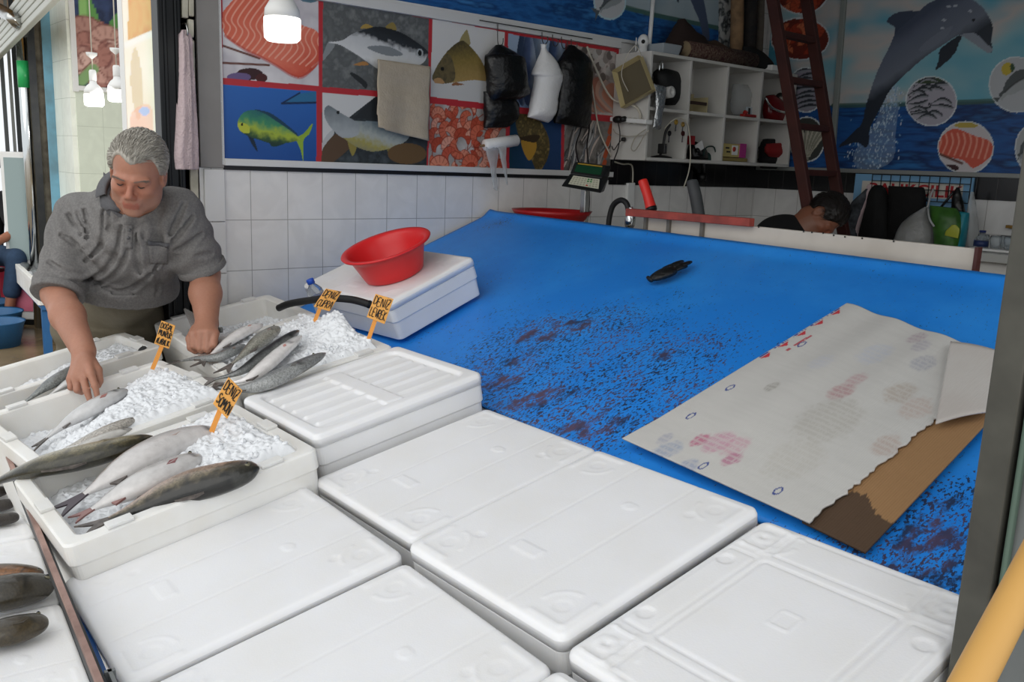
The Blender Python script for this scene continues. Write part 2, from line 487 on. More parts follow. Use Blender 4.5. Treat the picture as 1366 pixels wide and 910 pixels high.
def lid_mesh(mb, kind, w, l, t=.03, n=110, lip=.006):
    m = int(n * l / w)
    # parameter lines with extra density at the rounded rim
    us = np.linspace(-1, 1, n); vs = np.linspace(-1, 1, m)
    rad = .011; r = .02
    gx, gy = np.meshgrid(us * w / 2, vs * l / 2, indexing='ij')
    # squash the grid's corner region to a rounded rectangle
    d = rrect(gx, gy, 0, 0, w / 2, l / 2, r)
    k = np.maximum(d, 0)
    qx = np.abs(gx) - w / 2 + r; qy = np.abs(gy) - l / 2 + r
    cor = (qx > 0) & (qy > 0) & (d > 0); hh = np.hypot(qx, qy) + 1e-9
    X = np.where(cor, np.sign(gx) * (w / 2 - r + qx / hh * r), gx); Y = np.where(cor, np.sign(gy) * (l / 2 - r + qy / hh * r), gy)
    d = rrect(X, Y, 0, 0, w / 2, l / 2, r)
    inn = np.clip((d + rad) / rad, 0, 1)
    edge = -(rad - np.sqrt(np.maximum(rad * rad - (inn * rad) ** 2, 0)))
    Z = lid_height(kind, X, Y, w, l) * (1 - inn) + edge + .0008 * (fbm(X * 6 + 3, Y * 6, 5) - .5) * (1 - inn)
    P = np.stack([X, Y, Z], -1)
    mb.grid(P, 0, True)
    # skirt round the rim
    ring = [(i, 0) for i in range(n)] + [(n - 1, j) for j in range(1, m)] + [(i, m - 1) for i in range(n - 2, -1, -1)] + [(0, j) for j in range(m - 2, 0, -1)]
    A = np.array([P[i, j] for i, j in ring]); B = A.copy(); B[:, 2] = -t
    C2 = B.copy(); C2[:, 0] *= .97; C2[:, 1] *= .97
    mb.grid(np.stack([A, B, C2], 1), 0, True)
    mb.add(C2, [tuple(range(len(C2)))[::-1]])


def shell_box(mb, w, l, h, th=.032, taper=.93, floor=.03, rnd=.02, notch=True, seg=5):
    """hollow tapered tray with rounded vertical corners: local origin at the rim centre, rim at z = 0"""
    def rr(hx, hy, r, z):
        P = []
        for sx, sy, a0 in ((1, -1, -PI / 2), (1, 1, 0), (-1, 1, PI / 2), (-1, -1, PI)):
            for k in range(seg + 1):
                a = a0 + PI / 2 * k / seg; P.append((sx * (hx - r) + r * math.cos(a), sy * (hy - r) + r * math.sin(a), z))
        return P
    rings = [rr(w / 2 * taper, l / 2 * taper, rnd, -h), rr(w / 2 * .985, l / 2 * .985, rnd, -.05), rr(w / 2, l / 2, rnd, -.045), rr(w / 2, l / 2, rnd, -.004), rr(w / 2 - .004, l / 2 - .004, rnd, 0),
             rr(w / 2 - th + .005, l / 2 - th + .005, rnd, 0), rr(w / 2 - th, l / 2 - th, rnd, -.005), rr(w / 2 * taper - th * .8, l / 2 * taper - th * .8, rnd, -h + floor)]
    k = len(rings[0]); V = [p for r_ in rings for p in r_]; F = []
    for i in range(len(rings) - 1):
        for j in range(k): F.append((i * k + j, i * k + (j + 1) % k, (i + 1) * k + (j + 1) % k, (i + 1) * k + j))
    F.append(tuple(range(k))[::-1]); F.append(tuple((len(rings) - 1) * k + j for j in range(k)))
    mb.add(V, F, 0, False)
    if notch:
        for s in (-1, 1):
            for q in (-.3, .3):
                mb.box((s * (w / 2 - th / 2), q * l, .003), (th * .8, .05, .008))
            mb.box((0, s * (l / 2 - th / 2), .003), (.06, th * .8, .008))


def fit_rect(px, h=0.0):
    """rectangle on the rack slope through four photo corners: centre, angle, width (x), length (up the slope)"""
    P = [onlid(u, v, h) for u, v in px]
    uv = np.array([[(p - RO) @ EX, (p - RO) @ EY] for p in P])
    c = uv.mean(0); e = [uv[(i + 1) % 4] - uv[i] for i in range(4)]
    ax = (e[1] - e[3]); ay = (e[0] - e[2])
    ang = (math.atan2(ax[1], ax[0]) + math.atan2(-ay[0], ay[1])) / 2
    return c, ang, np.linalg.norm(ax) / 2, np.linalg.norm(ay) / 2


def on_rack(c, ang, h=0.0):
    R0 = np.stack([EX, EY, EN], 1)
    R = R0 @ rotz(ang)
    return RO + EX * c[0] + EY * c[1] + EN * h, R


BOXH = .20


def closed_box(label, c, ang, w, l, kind, h=0.0, bh=BOXH, m=None, lt=.03, org=None, R=None, gap=.0):
    if org is None: org, R = on_rack(c, ang, h)
    zb = lt + bh
    base = org - R[:, 2] * zb
    t = thing('foam_fish_box', label, 'fish box', base, R, 'white foam fish boxes on the stall')
    b = MB(); lid_mesh(b, kind, w, l, lt)
    for i in range(len(b.v)): b.v[i] = b.v[i] + np.array([0, 0, zb])
    b.build('lid', m or M_foam_lid, t, world=False)
    b = MB(); shell_box(b, w - .003, l - .003, bh - .001, notch=False, taper=.975)
    b.v[0] = b.v[0] + np.array([0, 0, bh - .0005])
    b.build('body', m or M_foam, t, world=False)
    return t


def open_box(label, c, ang, w, l, h=-.02, bh=BOXH, m=None):
    org, R = on_rack(c, ang, h)
    base = org - R[:, 2] * bh
    t = thing('foam_fish_box', label, 'fish box', base, R, 'white foam fish boxes on the stall')
    b = MB(); shell_box(b, w, l, bh, th=.034)
    for i in range(len(b.v)): b.v[i] = b.v[i] + np.array([0, 0, bh])
    b.build('tray', m or M_foam_old, t, world=False)
    return t


LID = .03
cA = fit_rect([(95, 775), (408, 640), (530, 735), (150, 930)])
bxA = closed_box('closed white fish box at the street edge, right beside the open salmon box', cA[0], cA[1], .434, .514, 'plain')
cB = fit_rect([(420, 638), (652, 545), (790, 598), (552, 722)])
bxB = closed_box('closed white fish box in the back row, right of the ribbed-lid box', cB[0], cB[1], .412, .505, 'plain')
cC = fit_rect([(558, 735), (792, 600), (1012, 685), (740, 868)])
bxC = closed_box('closed white fish box with a yellowed near side, left of the panelled-lid box', cC[0], cC[1], .430, .515, 'plain', h=.012)
bxD = closed_box('closed white fish box cut off by the bottom edge, left of the yellowed one', np.array([2.193, .258]), math.radians(-2), .430, .508, 'plain', h=-.008)
bxE = closed_box('closed white fish box with panelled lid beside the dark steel column', np.array([2.612, .783]), 0.0, .405, .508, 'cross', h=.004)
bxF = closed_box('closed white fish box of which only a lid corner shows at the bottom edge', np.array([2.625, .255]), 0.0, .405, .505, 'cross', h=-.004)
# ribbed-lid box, standing higher than its neighbours
HL = .085
cL = fit_rect([(330, 530), (535, 457), (628, 497), (420, 590)], HL)
bxL = closed_box('closed white fish box with ribbed recessed lid, behind the salmon sign', cL[0], cL[1], cL[2], cL[3], 'slat', h=HL, bh=BOXH + .055)
# open boxes stand on upturned lids, higher than the closed ones
HO = .08
cS = fit_rect([(35, 642), (320, 525), (405, 612), (85, 745)], HO)
bxS = open_box('open white fish box with three large salmon on ice', cS[0] + np.array([-.012, 0]), cS[1], .455, .535, HO, BOXH + .09)
cM = fit_rect([(0, 548), (205, 470), (325, 530), (33, 638)], HO)
bxM = open_box('open white fish box with trout on ice, under the reaching hand', cM[0] + np.array([0, -.008]), cM[1], .53, .53, HO, BOXH + .09)
cT = fit_rect([(0, 512), (230, 432), (205, 472), (0, 545)], HO)
bxT = open_box('open white fish box at the far left end of the stall', np.array([.19, .335]), cM[1], .33, .60, HO - .01, BOXH + .08)
cV = fit_rect([(230, 432), (333, 397), (545, 462), (335, 530)], HO)
bxV = open_box('open white fish box under the resting fist, nearest the tiled wall', np.array([.285, .92]), math.radians(-4), .46, .44, HO, BOXH + .09)
bxW = open_box('open white fish box heaped with ice and sea bass', np.array([.80, .875]), math.radians(-4), .55, .445, HO, BOXH + .09)

# ================================================================== RACK and BLUE BOARD
M_blue = mat('blue_fibreglass', '#1a66bd', .42, spec=.5)
def board_material():
    nt = M_blue.node_tree; bs = nt.nodes['Principled BSDF']; tc = [n for n in nt.nodes if n.type == 'TEX_COORD'][0]
    mp = nt.nodes.new('ShaderNodeMapping'); mp.inputs['Rotation'].default_value = (0, 0, .5); mp.inputs['Scale'].default_value = (1.0, .42, 1)
    nt.links.new(tc.outputs['Object'], mp.inputs['Vector'])
    def ramp(src, a, b_):
        r = nt.nodes.new('ShaderNodeValToRGB'); r.color_ramp.elements[0].position = a; r.color_ramp.elements[1].position = b_
        nt.links.new(src, r.inputs[0]); return r.outputs[0]
    def noise(sc, det, vec, w=0):
        n = nt.nodes.new('ShaderNodeTexNoise'); n.inputs['Scale'].default_value = sc; n.inputs['Detail'].default_value = det; n.inputs['Roughness'].default_value = .7
        nt.links.new(vec, n.inputs['Vector']); return n.outputs['Fac']
    def mul(a, b_):
        m = nt.nodes.new('ShaderNodeMath'); m.operation = 'MULTIPLY'; m.use_clamp = True
        nt.links.new(a, m.inputs[0])
        if isinstance(b_, float): m.inputs[1].default_value = b_
        else: nt.links.new(b_, m.inputs[1])
        return m.outputs[0]
    at = nt.nodes.new('ShaderNodeAttribute'); at.attribute_name = 'Col'
    sp = nt.nodes.new('ShaderNodeSeparateColor'); nt.links.new(at.outputs['Color'], sp.inputs[0])
    def add(a, b_):
        m = nt.nodes.new('ShaderNodeMath'); m.operation = 'ADD'; nt.links.new(a, m.inputs[0])
        if isinstance(b_, float): m.inputs[1].default_value = b_
        else: nt.links.new(b_, m.inputs[1])
        return m.outputs[0]
    clus = noise(7, 5, mp.outputs[0])
    speck = ramp(add(add(noise(150, 2, mp.outputs[0]), mul(sp.outputs['Red'], .16)), mul(clus, .20)), .785, .825)
    patch = ramp(add(noise(26, 9, mp.outputs[0]), mul(sp.outputs['Green'], .27)), .73, .83)
    dirt = nt.nodes.new('ShaderNodeMath'); dirt.operation = 'MAXIMUM'; nt.links.new(speck, dirt.inputs[0]); nt.links.new(patch, dirt.inputs[1])
    tone = nt.nodes.new('ShaderNodeMix'); tone.data_type = 'RGBA'; tone.inputs['A'].default_value = list(lin('#1f82e0')) + [1]; tone.inputs['B'].default_value = list(lin('#2d90ea')) + [1]
    nt.links.new(ramp(noise(2.5, 5, tc.outputs['Object']), .4, .65), tone.inputs['Factor'])
    dc = nt.nodes.new('ShaderNodeMix'); dc.data_type = 'RGBA'; dc.inputs['A'].default_value = list(lin('#241d1b')) + [1]; dc.inputs['B'].default_value = list(lin('#5d3a2c')) + [1]
    nt.links.new(ramp(noise(9, 3, mp.outputs[0]), .42, .62), dc.inputs['Factor'])
    mx = nt.nodes.new('ShaderNodeMix'); mx.data_type = 'RGBA'
    nt.links.new(mul(dirt.outputs[0], .88), mx.inputs['Factor']); nt.links.new(tone.outputs['Result'], mx.inputs['A']); nt.links.new(dc.outputs['Result'], mx.inputs['B'])
    nt.links.new(mx.outputs['Result'], bs.inputs['Base Color'])


board_material()
BL = 1.14            # length of the board down the slope
BW = 2.83
def bpt(u, v):        # photo pixel -> board coordinates (x right, s down the slope)
    p = onboard(u, v); q = p - BO; return np.array([q @ EX, -(q @ BY)])


dirt_blobs = [(720, 440, .16, 1), (760, 430, .1, 1), (690, 475, .14, 1), (670, 505, .1, 1), (700, 530, .12, .9), (760, 520, .14, .8), (800, 545, .1, .8), (830, 480, .12, .7), (890, 470, .06, 1),
              (905, 480, .06, 1), (640, 520, .1, .9), (770, 570, .12, 1), (820, 560, .09, .9), (870, 430, .1, .5), (940, 450, .1, .5), (665, 295, .06, .7), (670, 410, .05, .5), (580, 440, .08, .5), (1240, 700, .12, .9),
              (1230, 740, .1, 1), (1280, 660, .08, .8), (1250, 770, .1, 1), (1190, 730, .08, .7), (905, 510, .1, .6), (720, 580, .1, .9)]
na, nb = 150, 70
gx = np.linspace(0, BW, na); gs = np.linspace(0, BL, nb)
GX, GS = np.meshgrid(gx, gs, indexing='ij')
S2 = GS + .033 * GX      # the sheet is a little out of square
dm = np.full_like(GX, .0); dg = np.full_like(GX, .0)
for (u, v, r, a) in dirt_blobs:
    q = bpt(u, v); g = a * np.exp(-(((GX - q[0] + .5 * (S2 - q[1])) / (r * 1.1)) ** 2 + ((S2 - q[1]) / (r * 1.6)) ** 2)); dm += g; dg += a * np.exp(-(((GX - q[0] + .6 * (S2 - q[1])) / (r * .55)) ** 2 + ((S2 - q[1]) / (r * .8)) ** 2))
dm = np.clip(dm, 0, 1); dg = np.clip(dg, 0, 1)
# lipped edge: the sheet turns up a little at the back and the left
lipz = .018 * np.exp(-(GS / .035) ** 2) + .006 * np.exp(-(GX / .03) ** 2)
sag = .004 * np.sin(GX * 4) * np.sin(GS * 3)
P = BO + GX[..., None] * EX - S2[..., None] * BY + (lipz - .018 + sag)[..., None] * BN
board = thing('display_board', 'sloping blue fibreglass display board stained with dark dirt', 'display board', BO - BY * BL)
b = MB(); b.grid(P, 0, True, np.stack([dm, dg, dm * 0], -1), flip=True)
b.build('board_sheet', M_blue, board, solid=.012)
M_bf = mat('blue_steel_frame', '#1d4f8f', .45, .3)
for x in (.12, 1.4, 2.75):
    b = MB(); q = BO + EX * x - BY * .25; b.bar(q - BN * .05, (q[0], q[1], .0), .04, .04, up=(1, 0, 0)); b.build('leg', M_bf, board)
    b = MB(); b.bar(BO + EX * x - BY * .05 - BN * .04, BO + EX * x - BY * (BL - .03) - BN * .04, .04, .03, up=(0, 0, 1)); b.build('bearer', M_bf, board)
# the rack under the foam boxes: sloping tray with blue front rail and brown edge
org, R = on_rack((0, 0), 0, -(LID + BOXH) - .012)
rack = thing('fish_stall_rack', 'blue steel stall rack carrying the white fish boxes along the street', 'rack', (1.4, -4.2, 0))
b = MB()
FA = np.array([-.02, -4.118, 0]); FB = np.array([2.86, -4.366, 0])      # street edge of the rack in plan
FD = (FB - FA) / np.linalg.norm(FB - FA); FN = np.array([FD[1], -FD[0], 0])   # FN points to the street
def rk(x, y, h): return np.array([x, y, lidz(y, -(LID + BOXH)) + h])
fa, fb = FA + FD * 0, FB
b = MB(); b.hexa([rk(p[0], p[1], h) for h in (-.03, -.006) for p in (fa, fb, (2.86, -3.17), (-.02, -3.17))])
b.build('rack_shelf', mat('grey_sheet_steel', '#5d6368', .5, .4), rack)
b = MB(); b.bar(FA + FN * .002 + (0, 0, .785), FB + FN * .002 + (0, 0, .785), .008, .05); b.build('front_rail', mat('dark_front_rail', '#2b2f33', .5, .3, noise=(8, .5), c2='#4d4a44'), rack)
b = MB(); b.bar(FA + FN * .010 + (0, 0, .818), FB + FN * .010 + (0, 0, .818), .009, .012); b.build('edge_strip', mat('rusty_edge', '#a98a80', .6, noise=(14, .6), c2='#5b4038'), rack)
b = MB(); b.hexa([p + (0, 0, z) for z in (.745, .76) for p in (FA + FD * 1.62 - FN * .004, FB - FN * .004, FB - FN * .022, FA + FD * 1.62 - FN * .022)]); b.build('blue_ledge', mat('blue_rail_paint', '#2160a8', .45, noise=(8, .4), c2='#17406f'), rack)
for x in (.06, 1.4, 2.78):
    for y in ((FA + FD * x)[1] + .05, -3.22):
        b = MB(); q = rk(x, y, -.03); b.bar(q, (q[0], q[1], 0), .04, .04, up=(1, 0, 0)); b.build('leg', mat('blue_leg', '#22589c', .45, .2), rack)
# small bracket on the rail
b = MB()
p0 = FA + FD * 2.02 - FN * .012 + (0, 0, .80)
b.box(p0, (.10, .006, .02), rotz(-.085)); b.box(p0 - FD * .045 + (0, 0, -.02), (.008, .016, .06), rotz(-.085)); b.box(p0 + FD * .045 + (0, 0, -.02), (.008, .016, .06), rotz(-.085))
b.build('rail_bracket', M_greysteel, rack)
# ================================================================== PRINTED POSTERS
class Print:
    """a printed sheet on a wall: colours held per vertex of a fine grid. a = horizontal wall axis, z = height"""
    def __init__(s, axis, a0, a1, z0, z1, res, p0=0.0):
        s.p0 = p0
        s.axis = axis; s.n = int((a1 - a0) / res) + 1; s.m = int((z1 - z0) / res) + 1
        s.A, s.Z = np.meshgrid(np.linspace(a0, a1, s.n), np.linspace(z0, z1, s.m), indexing='ij')
        s.C = np.zeros((s.n, s.m, 3)); s.res = res; s.a0, s.z0 = a0, z0

    def w(s, pts):
        out = []
        for u, v in pts:
            p = onx(u, v, s.p0) if s.axis == 'y' else ony(u, v, s.p0)
            out.append((p[1] if s.axis == 'y' else p[0], p[2]))
        return np.array(out)

    def win(s, P, pad=0):
        lo = P.min(0) - pad; hi = P.max(0) + pad
        i0 = max(int((lo[0] - s.a0) / s.res), 0); i1 = min(int((hi[0] - s.a0) / s.res) + 2, s.n)
        j0 = max(int((lo[1] - s.z0) / s.res), 0); j1 = min(int((hi[1] - s.z0) / s.res) + 2, s.m)
        return slice(i0, max(i1, i0)), slice(j0, max(j1, j0))

    @staticmethod
    def inside(P, x, y):
        r = np.zeros(x.shape, bool); k = len(P)
        for i in range(k):
            x0, y0 = P[i]; x1, y1 = P[(i + 1) % k]
            c = (y0 > y) != (y1 > y)
            if y1 != y0: r ^= c & (x < (x1 - x0) * (y - y0) / (y1 - y0) + x0)
        return r

    def put(s, sl, mask, col):
        c = col(s.A[sl], s.Z[sl]) if callable(col) else np.broadcast_to(lin(col), s.C[sl].shape)
        m = mask[..., None].astype(float); s.C[sl] = s.C[sl] * (1 - m) + c * m

    def poly(s, pts, col, smooth=True, world=False, alpha=1.0, clip=None):
        P = np.array(pts, float) if world else s.w(pts)
        if smooth: P = spline(P, len(P) * 7, closed=True)
        sl = s.win(P)
        if s.A[sl].size == 0: return
        m = s.inside(P, s.A[sl], s.Z[sl]).astype(float) * alpha
        if clip is not None: m = m * clip[sl]
        s.put(sl, m, col)

    def mask(s, pts, smooth=False):
        P = s.w(pts)
        if smooth: P = spline(P, len(P) * 7, closed=True)
        return s.inside(P, s.A, s.Z).astype(float)

    def line(s, pts, wd, col, world=False, smooth=True, clip=None, alpha=1.0, taper=False):
        P = np.array(pts, float) if world else s.w(pts)
        if smooth and len(P) > 2: P = spline(P, len(P) * 6)
        sl = s.win(P, wd); x = s.A[sl]; y = s.Z[sl]
        if x.size == 0: return
        d = np.full(x.shape, 9.0)
        for i in range(len(P) - 1):
            a = P[i]; b = P[i + 1]; e = b - a; t = np.clip(((x - a[0]) * e[0] + (y - a[1]) * e[1]) / (e @ e + 1e-12), 0, 1)
            dd = np.hypot(x - a[0] - t * e[0], y - a[1] - t * e[1])
            if taper:
                q = (i + .5) / (len(P) - 1); dd = dd / max(math.sin(PI * min(q + .02, 1)) ** .6, .2)
            d = np.minimum(d, dd)
        m = np.clip((wd - d) / (s.res * .8) + .5, 0, 1) * alpha
        if clip is not None: m = m * clip[sl]
        s.put(sl, m, col)

    def ell(s, c, rx, ry, col, clip=None, rot=0):
        a = np.linspace(0, 2 * PI, 24, endpoint=False)
        ca, sa = math.cos(rot), math.sin(rot)
        s.poly([(c[0] + rx * math.cos(t) * ca - ry * math.sin(t) * sa, c[1] + rx * math.cos(t) * sa + ry * math.sin(t) * ca) for t in a], col, False, clip=clip)

    def build(s, name, m, parent, off=.004, label=None):
        a, z = s.A, s.Z; o = np.full_like(a, off)
        P = np.stack([s.p0 + o, a, z], -1) if s.axis == 'y' else np.stack([a, s.p0 - o, z], -1)
        b = MB(); b.grid(P, 0, False, np.clip(s.C, 0, 1), flip=False)
        ob = b.build(name, m, parent)
        if label: ob['label'] = label
        return ob


def grad(c0, c1, axis_z=True, lo=0, hi=1, nz=0.0, sc=60, seed=1, c2=None):
    A0, A1 = lin(c0), lin(c1)
    def f(a, z):
        t = np.clip(((z if axis_z else a) - lo) / (hi - lo + 1e-9), 0, 1)
        if nz: t = np.clip(t + (fbm(a * sc + 50, z * sc + 50, seed) - .5) * nz, 0, 1)
        return A0 + (A1 - A0) * t[..., None]
    return f


def mott(cols, sc, seed=1, sx=1.0, sz=1.0, gain=1.6):
    L = [lin(c) for c in cols]
    def f(a, z):
        t = np.clip((fbm(a * sc * sx + 90, z * sc * sz + 90, seed) - .5) * gain + .5, 0, .999) * (len(L) - 1)
        i = t.astype(int); fr = (t - i)[..., None]; T = np.array(L)
        return T[i] * (1 - fr) + T[np.minimum(i + 1, len(L) - 1)] * fr
    return f


def along(p0, p1, stops, nz=0.0, sc=40, seed=2):
    """colour stops along the wall direction p0 -> p1"""
    p0 = np.array(p0); d = np.array(p1) - p0; L2 = d @ d; C = np.array([lin(c) for _, c in stops]); T = [t for t, _ in stops]
    def f(a, z):
        t = ((a - p0[0]) * d[0] + (z - p0[1]) * d[1]) / L2
        if nz: t = t + (fbm(a * sc + 20, z * sc + 20, seed) - .5) * nz
        return np.stack([np.interp(t, T, C[:, k]) for k in range(3)], -1)
    return f


M_print = mat('glossy_print', '#808080', .38, attr=True, spec=.4)


def shrimp(P, c, r, rot, col, col2, flip=1, clip=None, s=1.0):
    """curled prawn drawn in wall metres"""
    pts = []
    for k in range(8):
        a = rot + flip * (k / 7) * 3.3; rr = r * (1 - .045 * k)
        pts.append((c[0] + rr * math.cos(a), c[1] + rr * math.sin(a)))
    P.line(pts, r * .50, col2, True, clip=clip, taper=True); P.line(pts, r * .41, col, True, clip=clip, taper=True)
    for k in range(1, 7):
        a = rot + flip * (k / 7) * 3.3
        P.line([(c[0] + r * .7 * math.cos(a), c[1] + r * .7 * math.sin(a)), (c[0] + r * 1.25 * math.cos(a), c[1] + r * 1.25 * math.sin(a))], r * .035, col2, True, clip=clip, alpha=.7)
    h = pts[0]
    P.line([h, (h[0] + r * .9 * math.cos(rot - 1.4 * flip), h[1] + r * .9 * math.sin(rot - 1.4 * flip))], r * .05, col2, True, clip=clip)


def small_fish(P, a, b, wd, cols, clip=None, bend=.1):
    """slender fish from tail a to head b (wall metres)"""
    a = np.array(a); b = np.array(b); d = b - a; L = np.linalg.norm(d); n = np.array([-d[1], d[0]]) / (L + 1e-9)
    T = np.linspace(0, 1, 14); mid = a + d * T[:, None] + n * (np.sin(T * PI) * bend * L)[:, None]
    w = wd * np.interp(T, [0, .12, .3, .65, .9, 1], [.35, .28, .75, 1, .7, .1])
    up = mid + n * w[:, None]; dn = mid - n * w[:, None]
    P.poly(np.concatenate([up, dn[::-1]]), cols[1], True, True, clip=clip)
    P.poly(np.concatenate([up, mid[::-1]]), cols[0], True, True, clip=clip)
    P.line(mid[2:-1], wd * .08, cols[2], True, clip=clip, alpha=.7)
    P.poly([a, a - d / L * wd * 1.6 + n * wd, a - d / L * wd, a - d / L * wd * 1.6 - n * wd], cols[0], False, True, clip=clip)
    e = b - d / L * wd * .7 + n * wd * .15
    P.line([e, e + n * 1e-4], wd * .16, '#101010', True, False, clip=clip)


# ---------------------------------------------------------------- fish photo board on the left wall
yl = onx(295, 100, 0)[1]; yr = onx(822, 110, 0)[1]
poster = thing('fish_poster', 'red framed wall poster of ten seafood photographs', 'poster', (0, (yl + yr) / 2, 1.56))
pr = Print('y', yl, yr, 1.585, 2.192, .0026)
pr.C[:] = lin('#b8323a')


PAN = []


def panel(q, col):
    pr.poly(q, col, smooth=False); m = pr.mask(q); PAN.append(m); return m


# salmon fillet
k = panel([(296, -40), (424, -20), (424, 115), (296, 104)], mott(['#d8d4d6', '#c4bfc4', '#e4e1e2'], 9, 3))
pr.line([(296, 61), (345, 78)], .004, '#6a4238', clip=k); pr.line([(296, 84), (358, 87)], .004, '#6a4238', clip=k)
sal = [(295.7, 22), (303, 8), (325, -10), (362, -2), (384, 18), (401, 33), (424, 45), (424, 83), (404, 102), (389, 101), (368, 88), (346, 76), (325, 66), (300, 48)]
pr.poly(sal, along(pr.w([(330, 10)])[0], pr.w([(400, 105)])[0], [(0, '#d9684f'), (.6, '#e57a62'), (1, '#cf5540')], .25), clip=k)
km = k * pr.mask(sal, True)
for t in range(-6, 20):
    x = 300 + t * 8.2
    pr.line([(x - 16, 58 + t * 2), (x - 2, 36 + t * 2.4), (x - 8, 20 + t * 2), (x + 14, -12 + t * 2.2)], .0026, '#f0ad96', clip=km, alpha=.85)
pr.line([(300, 48), (325, 66), (346, 76), (368, 88), (389, 101), (404, 102), (424, 83)], .006, '#b8443a', clip=k, alpha=.6)
for c, rx, ry, cc in (((332, 99), 18, 8, '#3a1f22'), ((318, 103), 16, 6, '#6b5a86'), ((348, 104), 8, 6, '#4a2020')): pr.ell(c, rx, ry, cc, k)
pr.ell((385, -12), 22, 8, '#c9bc4a', k); pr.ell((412, -4), 14, 8, '#5d7f8e', k)
# tuna
k = panel([(430, 2), (571, 25), (570, 126), (429, 116)], mott(['#6a6d6d', '#585b5c', '#7c7f7e'], 40, 5))
tu = [(437, 57), (455, 54), (470, 45), (490, 38), (506, 36), (530, 42), (550, 53), (569, 68), (568, 76), (562, 85), (540, 92), (515, 94), (503, 92), (488, 82), (470, 70), (452, 60)]
pr.poly([(437, 56), (428, 80), (433, 78), (446, 60)], '#8b9092', clip=k); pr.poly([(480, 38), (487, 32), (497, 37)], '#a88d4a', clip=k); pr.poly([(513, 37), (523, 30), (528, 41)], '#8f7d45', clip=k)
pr.poly(tu, along(pr.w([(505, 36)])[0], pr.w([(497, 92)])[0], [(0, '#22262b'), (.24, '#2e3338'), (.36, '#c3c6c8'), (.8, '#dadbdb'), (1, '#a9acac')], .18, 60), clip=k)
pr.poly([(489, 64), (500, 61), (520, 63), (536, 72), (528, 75), (510, 73)], '#82888c', clip=k); pr.ell((559, 71), 3, 4.5, '#22252a', k); pr.ell((559, 71), 4.5, 6, '#aab0b2', k); pr.ell((559, 71), 2.5, 4, '#15181c', k)
pr.poly([(470, 87), (485, 82), (490, 87)], '#b07f4a', clip=k); pr.poly([(466, 99), (472, 98), (488, 110), (487, 118), (480, 112)], '#2c2f31', clip=k)
# carp
k = panel([(576, 25), (672, 43), (671, 141), (573, 129)], grad('#c6c5c2', '#d7d6d4', True, 1.85, 2.15))
ca = [(576, 101), (585, 83), (598, 66), (613, 55), (622, 58), (638, 76), (648, 96), (650, 108), (631, 107), (605, 110), (585, 112), (577, 108)]
pr.poly([(612, 56), (620, 41), (623, 42), (626, 60)], '#9c8f62', clip=k)
pr.poly(ca, along(pr.w([(605, 58)])[0], pr.w([(615, 112)])[0], [(0, '#4d452f'), (.45, '#87743f'), (1, '#a98d57')], .3, 120), clip=k)
pr.poly([(576, 101), (584, 85), (596, 72), (603, 82), (606, 98), (603, 109), (585, 112), (577, 108)], mott(['#4b4636', '#6d6042', '#3c392f'], 30, 4), clip=k)
pr.ell((589, 92), 2.6, 2.6, '#141310', k); pr.poly([(578, 106), (586, 104), (592, 111), (580, 111)], '#b58e62', clip=k); pr.poly([(606, 110), (618, 113), (602, 114)], '#8f5f3e', clip=k)
# hanging blue fish
k = panel([(677, 45), (753, 58), (750, 149), (675, 141)], grad('#7d93b4', '#9db0c9', True, 1.85, 2.1, .2))
for x, c in ((696, '#34425c'), (714, '#6f7f95'), (704, '#49587a'), (738, '#46587e')):
    pr.poly([(x - 3, 44), (x + 4, 46), (x + 10, 80), (x + 9, 110), (x + 2, 140), (x - 6, 132), (x - 9, 86)], along(pr.w([(x - 9, 90)])[0], pr.w([(x + 9, 92)])[0], [(0, '#28344a'), (.5, c), (1, '#a9b4c2')], .2), clip=k)
# shellfish and fillets
k = panel([(757, 59), (821, 70), (818, 155), (752, 149)], mott(['#5e5450', '#a99d97', '#c9bfb9', '#7b6a62'], 22, 8))
for t in range(9): pr.poly([(755 + t * 7, 96 + t * 2), (775 + t * 6, 92 + t * 3), (800 + t * 5, 130 + t * 3), (790 + t * 4, 150), (770 + t * 4, 128)], ['#b06a55', '#c9a38f', '#9f8f88', '#c47b5c', '#8a7f7b'][t % 5], clip=k, alpha=.75)
for q in range(24): pr.ell((760 + (q * 37) % 60, 66 + (q * 23) % 40), 4, 6, ['#b9b4af', '#6a605b', '#8e857f'][q % 3], k)
# mahi mahi on blue
k = panel([(296, 113), (421, 122), (421, 218), (295, 216)], grad('#1f4f96', '#2d67b4', True, 1.6, 1.86, .15, 12))
pr.poly([(375, 138), (399, 125), (422, 122), (422, 137)], '#2f6f9a', False, clip=k); pr.line([(375, 138), (421, 137)], .004, '#152c52', clip=k); pr.line([(375, 138), (399, 124)], .003, '#152c52', clip=k)
ma = [(316, 165), (319, 156), (326, 149), (338, 147), (353, 152), (368, 162), (386, 174), (397, 183), (398, 187), (381, 191), (363, 192), (346, 187), (331, 182), (320, 175)]
pr.poly([(330, 181), (337, 184), (343, 202), (336, 194)], '#12283a', clip=k); pr.poly([(360, 189), (381, 190), (364, 196)], '#1d3c33', clip=k)
pr.poly([(338, 147), (360, 151), (386, 170), (397, 181), (394, 186), (360, 160)], '#1a3f55', clip=k)
pr.poly([(394, 184), (404, 178), (416, 165), (412, 178), (404, 188), (404, 216), (400, 200), (395, 189)], '#8faf3a', clip=k)
pr.poly(ma, along(pr.w([(350, 148)])[0], pr.w([(345, 190)])[0], [(0, '#1f5f6a'), (.35, '#3f8a62'), (.62, '#a5b83f'), (.85, '#3a5a34'), (1, '#1c3230')], .3, 60), clip=k)
